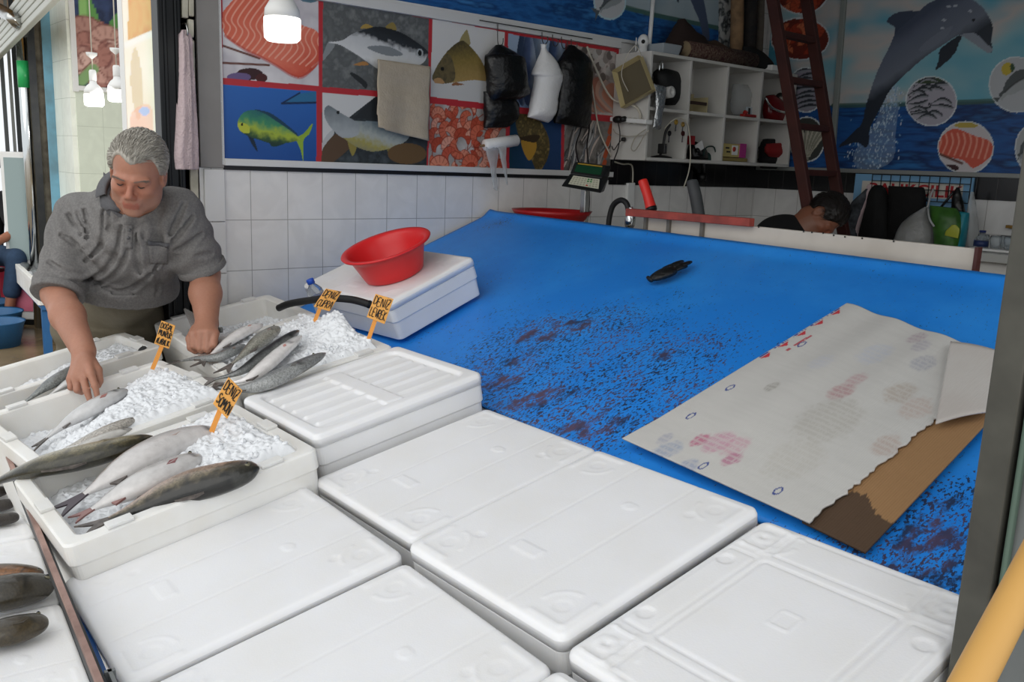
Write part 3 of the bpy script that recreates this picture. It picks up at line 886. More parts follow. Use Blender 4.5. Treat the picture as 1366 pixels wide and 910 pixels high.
pr.poly([(316, 165), (324, 164), (332, 170), (331, 178), (320, 175)], '#b9c23f', clip=k); pr.ell((322, 166), 1.7, 1.7, '#0c0f12', k)
# sea bass on dark cloth
k = panel([(429, 124), (571, 134), (568, 223), (428, 219)], mott(['#3b4145', '#2c3134', '#4b5357'], 30, 9))
pr.poly([(429, 120), (500, 129), (468, 154), (440, 176), (429, 190)], '#cfd0cf', False, clip=k)
pr.poly([(429, 190), (445, 172), (440, 195), (434, 219), (429, 219)], '#b9bcbc', clip=k); pr.poly([(452, 176), (475, 186), (440, 219), (428, 216), (431, 196)], '#5a4634', clip=k)
pr.poly([(500, 129), (560, 134), (566, 160), (470, 158)], '#2b2f32', False, clip=k)
pr.poly([(462, 182), (474, 178), (476, 192), (469, 208)], '#8f8242', clip=k); pr.poly([(515, 193), (536, 188), (534, 205), (522, 211)], '#82763e', clip=k)
sb = [(432, 146), (438, 141), (454, 151), (472, 161), (502, 162), (530, 170), (545, 182), (530, 194), (500, 202), (477, 197), (457, 184), (442, 172), (433, 158)]
pr.poly(sb, along(pr.w([(490, 160)])[0], pr.w([(482, 200)])[0], [(0, '#6c7a80'), (.45, '#aab0aa'), (.75, '#a39a58'), (1, '#8d8a6a')], .25, 90), clip=k)
pr.poly([(432, 146), (438, 141), (454, 151), (472, 161), (478, 166), (476, 180), (457, 184), (442, 172), (433, 158)], grad('#a9afb1', '#6f787c', True, 1.70, 1.80, .3), clip=k); pr.ell((450, 150), 2.2, 2.2, '#15181a', k)
pr.ell((542, 205), 26, 14, '#6a5236', k)
# prawns
k = panel([(573, 138), (674, 149), (673, 228), (570, 223)], mott(['#b7b0aa', '#9a938f', '#cbc5c0'], 12, 6))
rs = random.Random(5); cen = pr.w([(u, v) for v in range(146, 230, 13) for u in range(584, 678, 14)])
for q, c in enumerate(cen):
    shrimp(pr, c + np.array([rs.uniform(-.01, .01), rs.uniform(-.01, .01)]), rs.uniform(.030, .048), rs.uniform(0, 6.3), ['#cf6a50', '#c65a44', '#da8a70', '#b54c36', '#e0a08a'][q % 5], '#8e3522', rs.choice((-1, 1)), k)
# speckled brown fish
k = panel([(679, 150), (748, 158), (747, 230), (678, 228)], grad('#10374c', '#24406a', False, -1.95, -1.65, .3))
pr.poly([(688, 148), (705, 146), (722, 165), (732, 190), (728, 215), (716, 229), (708, 214), (697, 195), (688, 172)], mott(['#6a5a34', '#4a4128', '#8f7a48'], 60, 7), clip=k)
pr.poly([(694, 188), (712, 186), (714, 200), (704, 214)], '#b58a34', clip=k); pr.poly([(690, 184), (718, 180), (712, 190)], '#3a2d1c', clip=k)
# fish pile
k = panel([(752, 158), (818, 163), (817, 232), (751, 230)], mott(['#57534f', '#857f7a', '#3a3836'], 18, 3))
rs = random.Random(8)
for q in range(26):
    c = pr.w([(752 + rs.random() * 66, 160 + rs.random() * 70)])[0]; a = rs.uniform(.9, 1.5)
    d = np.array([math.cos(a), math.sin(a)]) * .075
    small_fish(pr, c - d, c + d, .014, [rs.choice(['#5f6164', '#7d7f82', '#4b4744']), rs.choice(['#b9b7b4', '#a5a09b', '#c8b9ae']), '#2d2c2b'], k, rs.uniform(-.15, .15))
for q in range(4):
    c = pr.w([(812 - q * 3, 176 + q * 16)])[0]; pr.line([c, c + np.array([.012, .03])], .014, '#b4512f', True, False, k)
pid = np.zeros((pr.n - 1, pr.m - 1), int)
for q, m in enumerate(PAN): pid[m[:-1, :-1] > 0] = q + 1
Pv = np.stack([np.full_like(pr.A, .006), pr.A, pr.Z], -1); idx = np.arange(pr.n * pr.m).reshape(pr.n, pr.m)
quad = np.stack([idx[:-1, :-1], idx[:-1, 1:], idx[1:, 1:], idx[1:, :-1]], -1)
PNAMES = ['', 'salmon fillet photograph', 'silver tuna photograph on grey ground', 'brown carp photograph on white', 'hanging blue fish photograph', 'shellfish and fillet photograph', 'yellow green mahi mahi photograph on blue', 'sea bass photograph on dark cloth', 'heap of prawns photograph', 'speckled brown fish photograph', 'pile of small grey fish photograph']
for q in range(len(PAN) + 1):
    F = quad[pid == q]
    if not len(F): continue
    us, inv = np.unique(F.ravel(), return_inverse=True)
    b = MB(); b.add(Pv.reshape(-1, 3)[us], inv.reshape(-1, 4).tolist(), 0, False, np.clip(pr.C.reshape(-1, 3)[us], 0, 1))
    o = b.build('photo_panel' if q else 'red_border', M_print, poster)
    if q: o['label'] = PNAMES[q]
M_rail = mat('white_aluminium_rail', '#d9d9d7', .4, .1)
b = MB(); b.box((.010, (yl + yr) / 2 - .0, 1.572), (.020, yr - yl, .026)); b.build('bottom_rail', M_rail, poster, bevel=.002)
b = MB(); b.box((.012, (yl + yr) / 2, 2.212), (.022, yr - yl, .038)); b.build('top_rail', M_rail, poster, bevel=.003)
b = MB(); b.box((.008, yl - .006, 1.885), (.016, .012, .65)); b.build('side_rail', M_rail, poster, bevel=.002)
b = MB(); b.box((.004, (yl + yr) / 2, 1.551), (.008, yr - yl, .016)); b.build('shadow_gap_strip', M_black, poster)

# ---------------------------------------------------------------- sea banner above it
bt = thing('sea_banner', 'sea printed banner high on the wall above the seafood poster', 'banner', (0, -1.8, 2.25))
bp_ = Print('y', -3.28, -.30, 2.236, 2.98, .0045)
hz = bp_.w([(835, 10)])[0][1]
bp_.C[:] = mott(['#1b4c86', '#2a66a6', '#163f74', '#3b79b5'], 26, 4, .35, 1.6)(bp_.A, bp_.Z)
sky = np.where((bp_.Z > hz)[..., None], mott(['#8fa6b4', '#a9b7bd', '#7f9cae'], 3, 6)(bp_.A, bp_.Z), bp_.C); bp_.C = sky
bp_.line([(832, 10), (880, 22), (940, 34), (985, 44)], .012, '#4a6a5c', alpha=.9)
bp_.ell((812, 3), 22, 24, '#b9d6dc'); bp_.ell((812, 3), 20, 22, '#c4c6c8')
small_fish(bp_, bp_.w([(799, 14)])[0], bp_.w([(829, -4)])[0], .035, ['#5a6064', '#9aa0a2', '#333'.replace('#333', '#33383a')])
bp_.poly([(912, -20), (934, -6), (941, 20), (945, 52), (938, 56), (932, 30), (922, 6)], '#4d5a72'); bp_.poly([(895, -12), (904, 4), (900, -20)], '#22303f')
# lattice end of the banner by the corner
kk = bp_.mask([(957, -20), (1003, -20), (1003, 90), (957, 90)])
bp_.poly([(957, -30), (1003, -30), (1003, 100), (957, 100)], mott(['#aeb0ae', '#23262a', '#7d8284', '#c9c9c6'], 26, 12, gain=3.5), False)
bp_.build('printed_sheet', M_print, bt, .008)
b = MB(); b.box((.012, -1.8, 2.233), (.02, 2.98, .014)); b.build('lower_batten', M_rail, bt)

# ---------------------------------------------------------------- dolphin poster on the back wall
dt = thing('dolphin_poster', 'large leaping dolphin poster with round seafood insets on the back wall', 'poster', (1.2, 0, 1.64))
dp = Print('x', .02, 2.98, 1.648, 2.98, .005)
sea_z = dp.w([(1230, 138)])[0][1]
dp.C[:] = np.where((dp.Z < sea_z)[..., None], mott(['#123a72', '#1d5596', '#0e2c5a', '#2a6aa8'], 18, 4, .3, 1.8)(dp.A, dp.Z), mott(['#4796b0', '#63a7bb', '#86b4bf', '#bcb6b2', '#5aa2b8', '#4796b0'], 2.0, 9, .8, 1.6)(dp.A, dp.Z))
dp.line([(1112, 141), (1180, 140), (1250, 138), (1320, 135), (1366, 133)], .012, '#3c5a4e', alpha=.85)
# spray under the tail
rs = random.Random(3)
for q in range(420):
    t = rs.random(); u = 1192 - 40 * t + rs.gauss(0, 8 + 14 * t); v = 118 + 112 * t + rs.gauss(0, 6)
    dp.ell((u, v), rs.uniform(.3, 1.0), rs.uniform(.6, 2.4), ['#9fb9cf', '#c9d6e0', '#6f96b8'][q % 3])
dp.poly([(1192, 112), (1200, 125), (1196, 170), (1190, 215), (1150, 228), (1140, 205), (1165, 170), (1178, 138)], '#a9c0d4', alpha=.28)
dol = [(1120, 196), (1135, 181), (1150, 165), (1157, 137), (1171, 96), (1187, 63), (1196, 44), (1215, 26), (1239, 5), (1259, -2), (1282, -3), (1300, 1), (1316, 16), (1325, 36), (1323, 55), (1325, 67), (1320, 71), (1311, 66), (1289, 51), (1280, 47), (1256, 62), (1234, 77), (1212, 96), (1190, 118), (1176, 143), (1162, 170), (1157, 196), (1143, 190)]
dp.poly([(1196, 46), (1194, 36), (1184, 29), (1193, 19), (1210, 15), (1228, 16), (1222, 24)], '#3d4658')
dp.poly([(1256, 65), (1283, 46), (1280, 58), (1272, 74), (1250, 93), (1253, 80)], '#222832')
dp.poly(dol, along(dp.w([(1225, 25)])[0], dp.w([(1250, 78)])[0], [(0, '#454d60'), (.3, '#5f6779'), (.75, '#6d7482'), (1, '#2a303a')], .15, 14))
dp.poly([(1282, 47), (1300, 44), (1316, 58), (1325, 66), (1320, 71), (1311, 66), (1289, 51)], '#8a919c')
dp.poly([(1226, 66), (1250, 45), (1272, 35), (1262, 50), (1240, 66)], '#737a88'); dp.ell((1299, 27), 2.4, 2.2, '#15181c')
for u, v in ((1295, 15), (1260, 27), (1258, 38), (1275, 8), (1266, 9)): dp.ell((u, v), 3, 1.6, '#a9b0ba')
dp.poly([(1120, 196), (1135, 181), (1150, 168), (1160, 180), (1157, 196), (1143, 190)], '#262d3a')


def inset(c, rx, ry, bg, n):
    dp.ell(c, rx + 1.6, ry + 1.6, '#cfd6d8'); dp.ell(c, rx, ry, bg)
    a = np.linspace(0, 2 * PI, 24, endpoint=False); return dp.mask([(c[0] + rx * math.cos(t), c[1] + ry * math.sin(t)) for t in a])


k = inset((1243, 135), 33, 32, '#a9a5b0', 0); dp.ell((1238, 106), 26, 6, '#35452f', k)
for q in range(15):
    c = dp.w([(1243 + rs.uniform(-20, 20), 112 + q * 3.4)])[0]; d = np.array([.055, rs.uniform(-.012, .02)])
    small_fish(dp, c - d, c + d, .011, ['#2e3238', '#8f9298', '#1b1d20'], k, rs.uniform(-.1, .25))
k = inset((1289, 197), 36, 34, '#c9c2c4', 0)
sp = [(1253, 188), (1272, 172), (1298, 180), (1323, 190), (1324, 206), (1300, 224), (1285, 214), (1254, 205)]
dp.poly(sp, '#cf5a46', clip=k); km = k * dp.mask(sp, True)
for t in range(11): dp.line([(1250 + t * 8, 204 + t), (1256 + t * 8, 190), (1254 + t * 8, 178)], .004, '#e59a84', clip=km)
dp.ell((1290, 167), 16, 4, '#b8a24a', k); dp.ell((1268, 224), 12, 5, '#3a1f22', k); dp.line([(1255, 206), (1284, 218)], .006, '#6a4238', clip=k)
k = inset((1357, 113), 36, 36, '#b4b7bb', 0); dp.ell((1344, 92), 7, 9, '#c2ab38', k, .4); dp.ell((1351, 90), 3, 6, '#2f4a2c', k)
small_fish(dp, dp.w([(1335, 130)])[0], dp.w([(1385, 98)])[0], .05, ['#4d5254', '#a2a6a8', '#2c2f30'], k)
k = inset((1377, 198), 21, 30, '#a9acae', 0); small_fish(dp, dp.w([(1360, 210)])[0], dp.w([(1388, 188)])[0], .04, ['#4d5254', '#8a8e90', '#2c2f30'], k)
for c, rx, ry in (((1070, -14), 36, 32), ((1068, 52), 38, 27)):
    k = inset(c, rx, ry, '#6a2a20', 0)
    for q in range(16):
        cc = dp.w([(c[0] + rs.uniform(-.8, .8) * rx, c[1] + rs.uniform(-.8, .8) * ry)])[0]
        shrimp(dp, cc, rs.uniform(.04, .06), rs.uniform(0, 6.3), ['#b04a30', '#9c3a26', '#c46a48'][q % 3], '#5e2015', rs.choice((-1, 1)), k)
for c, rx, ry in (((1076, 120), 24, 29), ((1077, 186), 23, 29)):
    k = inset(c, rx, ry, '#8d8794' if c[1] < 150 else '#3d3f3c', 0)
    for q in range(9):
        if c[1] < 150: cc = dp.w([(c[0] + rs.uniform(-8, 8), c[1] - 24 + q * 6)])[0]; d = np.array([.07, .01]); cols = ['#33363d', '#8d8f98', '#1c1d20']
        else: cc = dp.w([(c[0] - 18 + q * 4.5, c[1] + 2)])[0]; d = np.array([.015 * (q - 4), .085]); cols = ['#8c8a7c', '#bdb9a8', '#45443c']
        small_fish(dp, cc - d, cc + d, .014, cols, k, .05)
dp.build('printed_sheet', M_print, dt, .006)
b = MB(); x0 = ony(1121, 228, 0)[0]
b.box((1.5, -.010, 1.640), (2.98, .02, .022)); b.build('bottom_rail', mat('grey_rail', '#8d8f8c', .45, .3), dt, bevel=.002)
b = MB(); p0 = ony(1123, 0, -.012); p1 = ony(1114, 200, -.012)
b.bar((p0[0], -.012, 2.98), (p1[0] - .01, -.012, 1.64), .03, .02, up=(0, -1, 0)); b.build('joint_strip', mat('grey_strip', '#8f9590', .45, .2), dt, bevel=.002)
# ================================================================== FISH
M_fish = mat('wet_fish_skin', '#888888', .28, attr=True, spec=.5, bump=(160, .10), noise=(210, .5, 2), c2='#1d1b18', coat=.3)
M_fishs = mat('wet_silver_skin', '#888888', .2, attr=True, spec=.6, bump=(160, .08), noise=(60, .18, 4), c2='#7a7674', coat=.25)
M_fin = mat('fish_fin', '#4a4542', .35, noise=(60, .5), c2='#8a807a')
M_finp = mat('pink_fin', '#8e6560', .35, noise=(50, .5), c2='#5d4a48')
M_eye = mat('fish_eye', '#0b0b0c', .08)
M_eyer = mat('fish_eye_ring', '#6d6853', .2)

PROF = [(0, .16), (.06, .20), (.14, .27), (.25, .50), (.40, .84), (.55, 1.0), (.68, .98), (.80, .88), (.88, .74), (.94, .52), (.975, .32), (1.0, .08)]


def fish(label, spine, hw, flip=1, cols=('#3b3a36', '#77746a', '#c9c6c0'), m=None, thick=.62, up=EN, head='#3a3835', headlen=.17, tail=1.0, group=None, name='fish', eye=True, fins=True, pect='#8b7a72', spot=0, finm=None, tailm=None, roll=0.0, forked=.5, cat='fish'):
    """spine: world points tail base -> snout. hw: half depth (m). flip=+1: back towards +side (n x T)"""
    S = spline(np.array(spine, float), 34); T = np.gradient(S, axis=0); T /= np.linalg.norm(T, axis=1)[:, None]
    L = np.sum(np.linalg.norm(np.diff(S, axis=0), axis=1))
    t = np.linspace(0, 1, 34); w = np.interp(t, [p[0] for p in PROF], [p[1] for p in PROF])
    for _ in range(2): w[1:-1] = (w[:-2] + 2 * w[1:-1] + w[2:]) / 4
    n0 = np.array(up, float); k = 22
    V = np.zeros((34, k + 1, 3)); Cc = np.zeros((34, k + 1, 3))
    cb, cf, cl, ch = lin(cols[0]), lin(cols[1]), lin(cols[2]), lin(head)
    sides = []; ups = []
    for i in range(34):
        n = n0 - T[i] * (n0 @ T[i]); n /= np.linalg.norm(n); s = np.cross(n, T[i]) * flip
        if roll: s, n = s * math.cos(roll) + n * math.sin(roll), n * math.cos(roll) - s * math.sin(roll)
        sides.append(s); ups.append(n)
        for j in range(k + 1):
            a = 2 * PI * j / k; c, q = math.cos(a), math.sin(a)
            ez = (abs(q) ** .85) * np.sign(q)
            V[i, j] = S[i] + s * c * hw * w[i] + n * ez * hw * w[i] * thick
            d = c + .10 * math.sin(i * 1.7 + j) + .12 * (fbm(i * .6 + 7, j * .8 + 3, 2) - .5)
            if d > .35: col = cf + (cb - cf) * min((d - .35) / .4, 1)
            elif d > -.25: col = cl * .0 + cf + (cl - cf) * (.35 - d) / .6 * .75
            else: col = cf + (cl - cf) * min(.75 + (-.25 - d) * .5, 1)
            if spot and d > .0 and (fbm(i * 1.9 + 31, j * 1.9 + 5, 9) > .60): col = col * .45
            u = 1 - t[i]
            if u < headlen: col = col + (ch - col) * (.75 if d > -.3 else .35)
            if abs(u - headlen) < .016 and d > -.7: col = col * .35
            if u < .02: col = col * .6
            Cc[i, j] = col
    rt = thing(name, label, cat, S[17] - n0 * hw * thick, None, group)
    b = MB(); b.grid(V, 0, True, Cc); b.add(V[0][:-1], [tuple(range(k))], 0, True, Cc[0][:-1]); b.add(V[-1][:-1], [tuple(range(k))[::-1]], 0, True, Cc[-1][:-1])
    b.build('body', m or M_fish, rt)
    finm = finm or M_fin
    sd = np.array(sides); un = np.array(ups)

    def fin(nm, pts, mt, th=.0022, nrm=None):
        P = np.array(pts); kk = len(P); nn = nrm if nrm is not None else un[17]
        bb = MB(); bb.add(np.concatenate([P - nn * th, P + nn * th]), [tuple(range(kk))[::-1], tuple(range(kk, 2 * kk))] + [(q, (q + 1) % kk, kk + (q + 1) % kk, kk + q) for q in range(kk)])
        return bb.build(nm, mt, rt)
    if tail:
        tl = hw * 1.9 * tail; a = S[0]; s = sd[0]; tt = T[0]
        fin('tail_fin', [a + tt * hw * .25 + s * hw * .16, a - tt * tl * .45 + s * hw * .55 * tail, a - tt * tl + s * hw * .95 * tail, a - tt * tl * (1 - .25) + s * hw * .4 * tail, a - tt * tl * (1 - forked), a - tt * tl * .75 - s * hw * .4 * tail, a - tt * tl - s * hw * .95 * tail, a - tt * tl * .45 - s * hw * .55 * tail, a + tt * hw * .25 - s * hw * .16], tailm or finm, .0018, un[0])
    if fins:
        i = 21; e = lambda q: S[q] + sd[q] * hw * w[q] * .96
        fin('dorsal_fin', [e(21), e(19) + sd[19] * hw * .30, e(16) + sd[16] * hw * .22, e(14)], finm)
        e2 = lambda q: S[q] - sd[q] * hw * w[q] * .95
        fin('anal_fin', [e2(12), e2(10) - sd[10] * hw * .38 - T[10] * hw * .2, e2(8)], M_finp if finm is M_finp else finm)
        q = 26; base = S[q] - sd[q] * hw * w[q] * .25 + un[q] * hw * thick * w[q] * .93
        pm = mat('pectoral_fin', pect, .35)
        fin('pectoral_fin', [base + sd[q] * hw * .10, base - T[q] * hw * .55 + sd[q] * hw * .12 + un[q] * .002, base - T[q] * hw * .95 - sd[q] * hw * .12, base - T[q] * hw * .5 - sd[q] * hw * .25], pm, .0016, un[q])
    if eye:
        q = 30
        for sg in ((1,) if not roll else (1,)):
            c = S[q] + sd[q] * hw * w[q] * .30 + un[q] * hw * thick * w[q] * .90
            bb = MB(); bb.ball(c, hw * .12, 12, mi=0); bb.ball(c + un[q] * hw * .045, hw * .09, 12, mi=1); bb.build('eye', [M_eyer, M_eye], rt)
    return rt


def tr(pts, h):           # trace on the rack slope, heights may vary
    hs = h if isinstance(h, (list, tuple)) else [h] * len(pts)
    return [onlid(u, v, q) for (u, v), q in zip(pts, hs)]


GS_ = 'salmon on ice'; GB = 'sea bass on ice'; GT = 'trout on ice'
# salmon box
fish('dark backed salmon lying nearest the closed boxes, whole head showing', tr([(146, 693), (186, 677), (245, 652), (300, 637), (346, 624)], [.075, .075, .085, .09, .095]), .050, -1,
     ('#191916', '#7d7158', '#c0a496'), headlen=.2, head='#3a3a36', group=GS_, name='salmon', spot=1, pect='#6b5b52', tail=.62)
fish('silver salmon in the middle of three, thinnest tail, pink fins', tr([(122, 680), (146, 667), (190, 645), (232, 625), (268, 608)], [.075, .08, .09, .09, .085]), .040, 1,
     ('#8d857d', '#bbb8b6', '#d2cfcd'), M_fishs, headlen=.12, head='#9a9794', group=GS_, name='salmon', pect='#8e5f60', finm=M_finp, tail=.55)
fish('large silver salmon with pinkish back, dark spread tail, head under ice', tr([(112, 660), (140, 642), (185, 615), (235, 590), (290, 574)], [.07, .08, .09, .09, .08]), .050, 1,
     ('#957d6c', '#bdb8b6', '#d3cfcd'), M_fishs, headlen=.1, head='#b5b0ae', group=GS_, name='salmon', pect='#b9a6a0', eye=False, tail=.75, tailm=mat('dark_tail', '#4a4047', .35))
# trout box
fish('long dark mottled trout whose tail hangs over the box rim', tr([(-26, 655), (10, 637), (55, 622), (110, 610), (160, 597), (208, 584)], [.045, .075, .1, .105, .105, .1]), .042, -1,
     ('#3a3727', '#7d7353', '#b5ab92'), headlen=.1, head='#4a4638', group=GT, name='trout', spot=1, pect='#6b6350', eye=False)
fish('slim trout half sunk in ice, second from the long dark trout', tr([(72, 606), (110, 590), (150, 572), (182, 558)], [.078, .085, .09, .085]), .021, 1, ('#6f675a', '#a19a8e', '#c4beb6'), headlen=.12, head='#8b8478', group=GT, name='trout', fins=False, eye=False)
fish('slim silver trout lying against the long dark trout', tr([(70, 618), (105, 600), (135, 586), (176, 572)], [.075, .085, .085, .08]), .020, 1, ('#4b463c', '#9a958b', '#d2cfca'), M_fishs, headlen=.12, head='#3c3934', group=GT, name='trout', fins=False, eye=False)
fish('silver grey trout touched by the reaching fingers', tr([(62, 585), (92, 562), (128, 541), (170, 520)], [.03, .06, .085, .09]), .033, 1, ('#5f6263', '#aaaaa9', '#c9c8c8'), M_fishs, headlen=.16, head='#8c8c8b', group=GT, name='trout', pect='#a06a64', tail=.7)
# far left box
fish('black backed slim fish lying alone along the far left box', tr([(30, 539), (60, 517), (90, 499), (122, 481)], [.045, .07, .075, .065]), .028, 1, ('#131415', '#26292a', '#8d918f'), headlen=.15, head='#1b1c1d', group=GT, name='trout', fins=False, eye=False, tail=.9)
fish('silver slim fish beside the black backed one in the far left box', tr([(62, 530), (85, 514), (112, 498), (134, 486)], [.045, .065, .07, .06]), .020, 1, ('#6b6d6d', '#b9bab9', '#d5d5d4'), M_fishs, headlen=.15, head='#8b8b8a', group=GT, name='trout', fins=False, eye=False, tail=.8)
fish('black fish head poking from the ice below the trout sign', tr([(168, 489), (178, 480), (186, 471), (194, 462)], [.0, .03, .06, .075]), .016, 1, ('#0f1011', '#1b1d1e', '#55585a'), headlen=.3, head='#141516', group=GT, name='trout', fins=False, tail=0)
# sea bass box
C1 = ('#3a3e40', '#73797b', '#b9bab8'); C2 = ('#121415', '#26292b', '#8b8d8c'); C3 = ('#85837f', '#dcd9d6', '#ece8e6')
fish('dark grey sea bass with curved tail drooping over the rim', tr([(240, 482), (262, 478), (288, 477), (311, 469), (326, 460)], [.085, .095, .10, .105, .10]), .022, 1, ('#2e3234', '#54595b', '#8d8f8e'), headlen=.12, head='#3a3c3d', group=GB, name='sea_bass', eye=False)
fish('white bellied sea bass next to the resting fist', tr([(274, 480), (300, 459), (325, 443), (350, 433)], [.095, .105, .11, .105]), .025, 1, C3, M_fishs, headlen=.15, head='#b5b2af', group=GB, name='sea_bass', pect='#c29a90', eye=False)
fish('olive grey sea bass with whole head turned up the slope, second from fist', tr([(309, 486), (335, 464), (354, 449), (372, 437)], [.10, .115, .12, .125]), .028, 1, ('#3c3b37', '#77756b', '#a9a79c'), headlen=.24, head='#55544e', group=GB, name='sea_bass', thick=.7)
fish('thinnest black backed sea bass in the middle of the ice heap', tr([(286, 506), (318, 497), (347, 479), (374, 459), (399, 441)], [.095, .105, .115, .125, .13]), .019, 1, C2, headlen=.16, head='#232628', group=GB, name='sea_bass', thick=.9, roll=.7, fins=False, eye=False)
fish('belly up pale sea bass with pink fin in the middle of the ice heap', tr([(300, 512), (328, 506), (352, 490), (377, 468), (402, 448)], [.09, .10, .11, .12, .125]), .026, 1, C3, M_fishs, headlen=.18, head='#aaa8a6', group=GB, name='sea_bass', pect='#c78f86', eye=False)
fish('big grey sea bass lying against the ribbed lid, reddish gill', tr([(292, 517), (322, 518), (352, 512), (390, 494), (434, 471)], [.085, .095, .105, .115, .12]), .031, 1, ('#34383b', '#6a6f72', '#a0a2a1'), headlen=.22, head='#4d4b4a', group=GB, name='sea_bass', pect='#6d6c68')

# ================================================================== CRUSHED ICE
M_ice = mat('crushed_ice', '#e9ebee', .32, noise=(40, .25, 5), c2='#d6dade', bump=(120, .12), sss=.0, ior=1.31, spec=.45)


def ice(box_c, ang, w, l, h0, f, label, seed, crumbs=160, n=140):
    org, R = on_rack(box_c, ang, HO)
    xs = np.linspace(-w / 2 + .033, w / 2 - .033, n); ys = np.linspace(-l / 2 + .033, l / 2 - .033, n)
    X, Y = np.meshgrid(xs, ys, indexing='ij')
    base = f(X / (w / 2), Y / (l / 2))
    Z = base + .022 * (fbm(X * 22 + 3, Y * 22, seed) - .5) + .012 * (np.abs(fbm(X * 70, Y * 70, seed + 5) - .5) * 2) ** .8
    e = np.maximum(np.abs(X) / (w / 2 - .033), np.abs(Y) / (l / 2 - .033))
    Z = Z - sm(.90, 1.0, e) * (np.maximum(Z, -.004) + .004) - .03 * sm(.985, 1.0, e)
    P = np.stack([X, Y, Z], -1).reshape(-1, 3) @ R.T + org
    b = MB(); b.grid(P.reshape(n, n, 3))
    r = random.Random(seed)
    t_ = (1 + 5 ** .5) / 2
    ico = np.array([(-1, t_, 0), (1, t_, 0), (-1, -t_, 0), (1, -t_, 0), (0, -1, t_), (0, 1, t_), (0, -1, -t_), (0, 1, -t_), (t_, 0, -1), (t_, 0, 1), (-t_, 0, -1), (-t_, 0, 1)]) / 1.9
    icf = [(0, 11, 5), (0, 5, 1), (0, 1, 7), (0, 7, 10), (0, 10, 11), (1, 5, 9), (5, 11, 4), (11, 10, 2), (10, 7, 6), (7, 1, 8), (3, 9, 4), (3, 4, 2), (3, 2, 6), (3, 6, 8), (3, 8, 9), (4, 9, 5), (2, 4, 11), (6, 2, 10), (8, 6, 7), (9, 8, 1)]
    for q in range(crumbs):
        i, j = r.randrange(n), r.randrange(n); s = r.choice((.003, .004, .005, .006, .008))
        c = np.array([X[i, j], Y[i, j], Z[i, j] + s * .2])
        V = ico * s * np.array([r.uniform(.7, 1.3) for _ in range(3)]) @ rotz(r.random() * 6).T @ rotx(r.random() * 6).T + c
        b.add(V @ R.T + org, icf)
    o = b.build('crushed_ice', M_ice)
    return tag(o, label, 'ice', kind='stuff')


ice(cS[0] + np.array([-.012, 0]), cS[1], .455, .535, 0, lambda x, y: -.050 + .060 * sm(-.6, .5, y + .25 * x) - .02 * sm(.6, 1, -y) + .012 * sm(.2, 1, x) * sm(0, .8, y), 'crushed ice filling the salmon box', 3)
ice(cM[0] + np.array([0, -.008]), cM[1], .53, .53, 0, lambda x, y: -.085 + .095 * sm(-.9, .6, y + .9 * x + .1) - .01 * sm(.5, 1, -x), 'crushed ice filling the trout box', 5)
ice(np.array([.19, .335]), cM[1], .33, .60, 0, lambda x, y: -.09 + .05 * sm(-.5, .9, y), 'crushed ice in the far left box', 7, 150)
ice(np.array([.285, .92]), math.radians(-4), .46, .44, 0, lambda x, y: -.075 + .07 * sm(-.2, .9, x - .2 * y), 'crushed ice in the box under the fist', 9, 200)
ice(np.array([.80, .875]), math.radians(-4), .55, .445, 0, lambda x, y: -.005 + .015 * sm(-.8, .2, y) + .058 * np.exp(-((x - .12) / .33) ** 2 - ((y - .72) / .3) ** 2) + .012 * sm(.3, 1, y), 'heaped crushed ice under the sea bass', 11, 420)

# ================================================================== PRICE SIGNS with marker lettering
GLY = {'A': [[(0, 0), (1.6, 6), (3.2, 0)], [(.7, 2.2), (2.6, 2.2)]], 'B': [[(0, 0), (0, 6), (2, 5.8), (2.4, 4.4), (0, 3.2), (2.6, 2.6), (2.8, .8), (0, 0)]], 'D': [[(0, 0), (0, 6), (2.2, 5), (2.8, 3), (2, .8), (0, 0)]],
       'E': [[(2.6, 6), (0, 6), (0, 0), (2.6, 0)], [(0, 3.1), (2.1, 3.1)]], 'G': [[(2.8, 5), (1.6, 6), (.2, 4.6), (.1, 1.6), (1.4, 0), (2.8, 1), (2.8, 2.8), (1.7, 2.8)]], 'I': [[(1, 0), (1, 6)]],
       'K': [[(0, 0), (0, 6)], [(2.6, 6), (0, 2.8), (2.8, 0)]], 'L': [[(0, 6), (0, 0), (2.4, 0)]], 'M': [[(0, 0), (.3, 6), (1.7, 2.2), (3.1, 6), (3.5, 0)]], 'N': [[(0, 0), (0, 6), (2.8, 0), (2.8, 6)]],
       'O': [[(1.5, 6), (.1, 4.4), (.1, 1.6), (1.5, 0), (2.9, 1.6), (2.9, 4.4), (1.5, 6)]], 'P': [[(0, 0), (0, 6), (2.2, 5.7), (2.5, 4), (0, 2.9)]], 'R': [[(0, 0), (0, 6), (2.2, 5.7), (2.4, 4.2), (0, 3), (2.7, 0)]],
       'S': [[(2.6, 5.2), (1.4, 6), (.2, 4.9), (.6, 3.5), (2.4, 2.6), (2.6, 1), (1.2, 0), (0, .8)]], 'U': [[(0, 6), (0, 1.6), (1.4, 0), (2.8, 1.6), (2.8, 6)]], 'V': [[(0, 6), (1.5, 0), (3, 6)]],
       'Z': [[(0, 6), (2.6, 6), (0, 0), (2.7, 0)], [(.4, 3.1), (2.2, 3.1)]]}
GLY['\u00c7'] = [GLY['G'][0][:6], [(1.4, 0), (1.7, -.9), (1.1, -1.4)]]; GLY['\u011e'] = GLY['G'] + [[(.6, 7.2), (1.5, 6.7), (2.4, 7.2)]]; GLY['\u0130'] = GLY['I'] + [[(1, 7.0), (1.05, 7.25)]]
WID = {'I': 2, '\u0130': 2, 'M': 4.4}
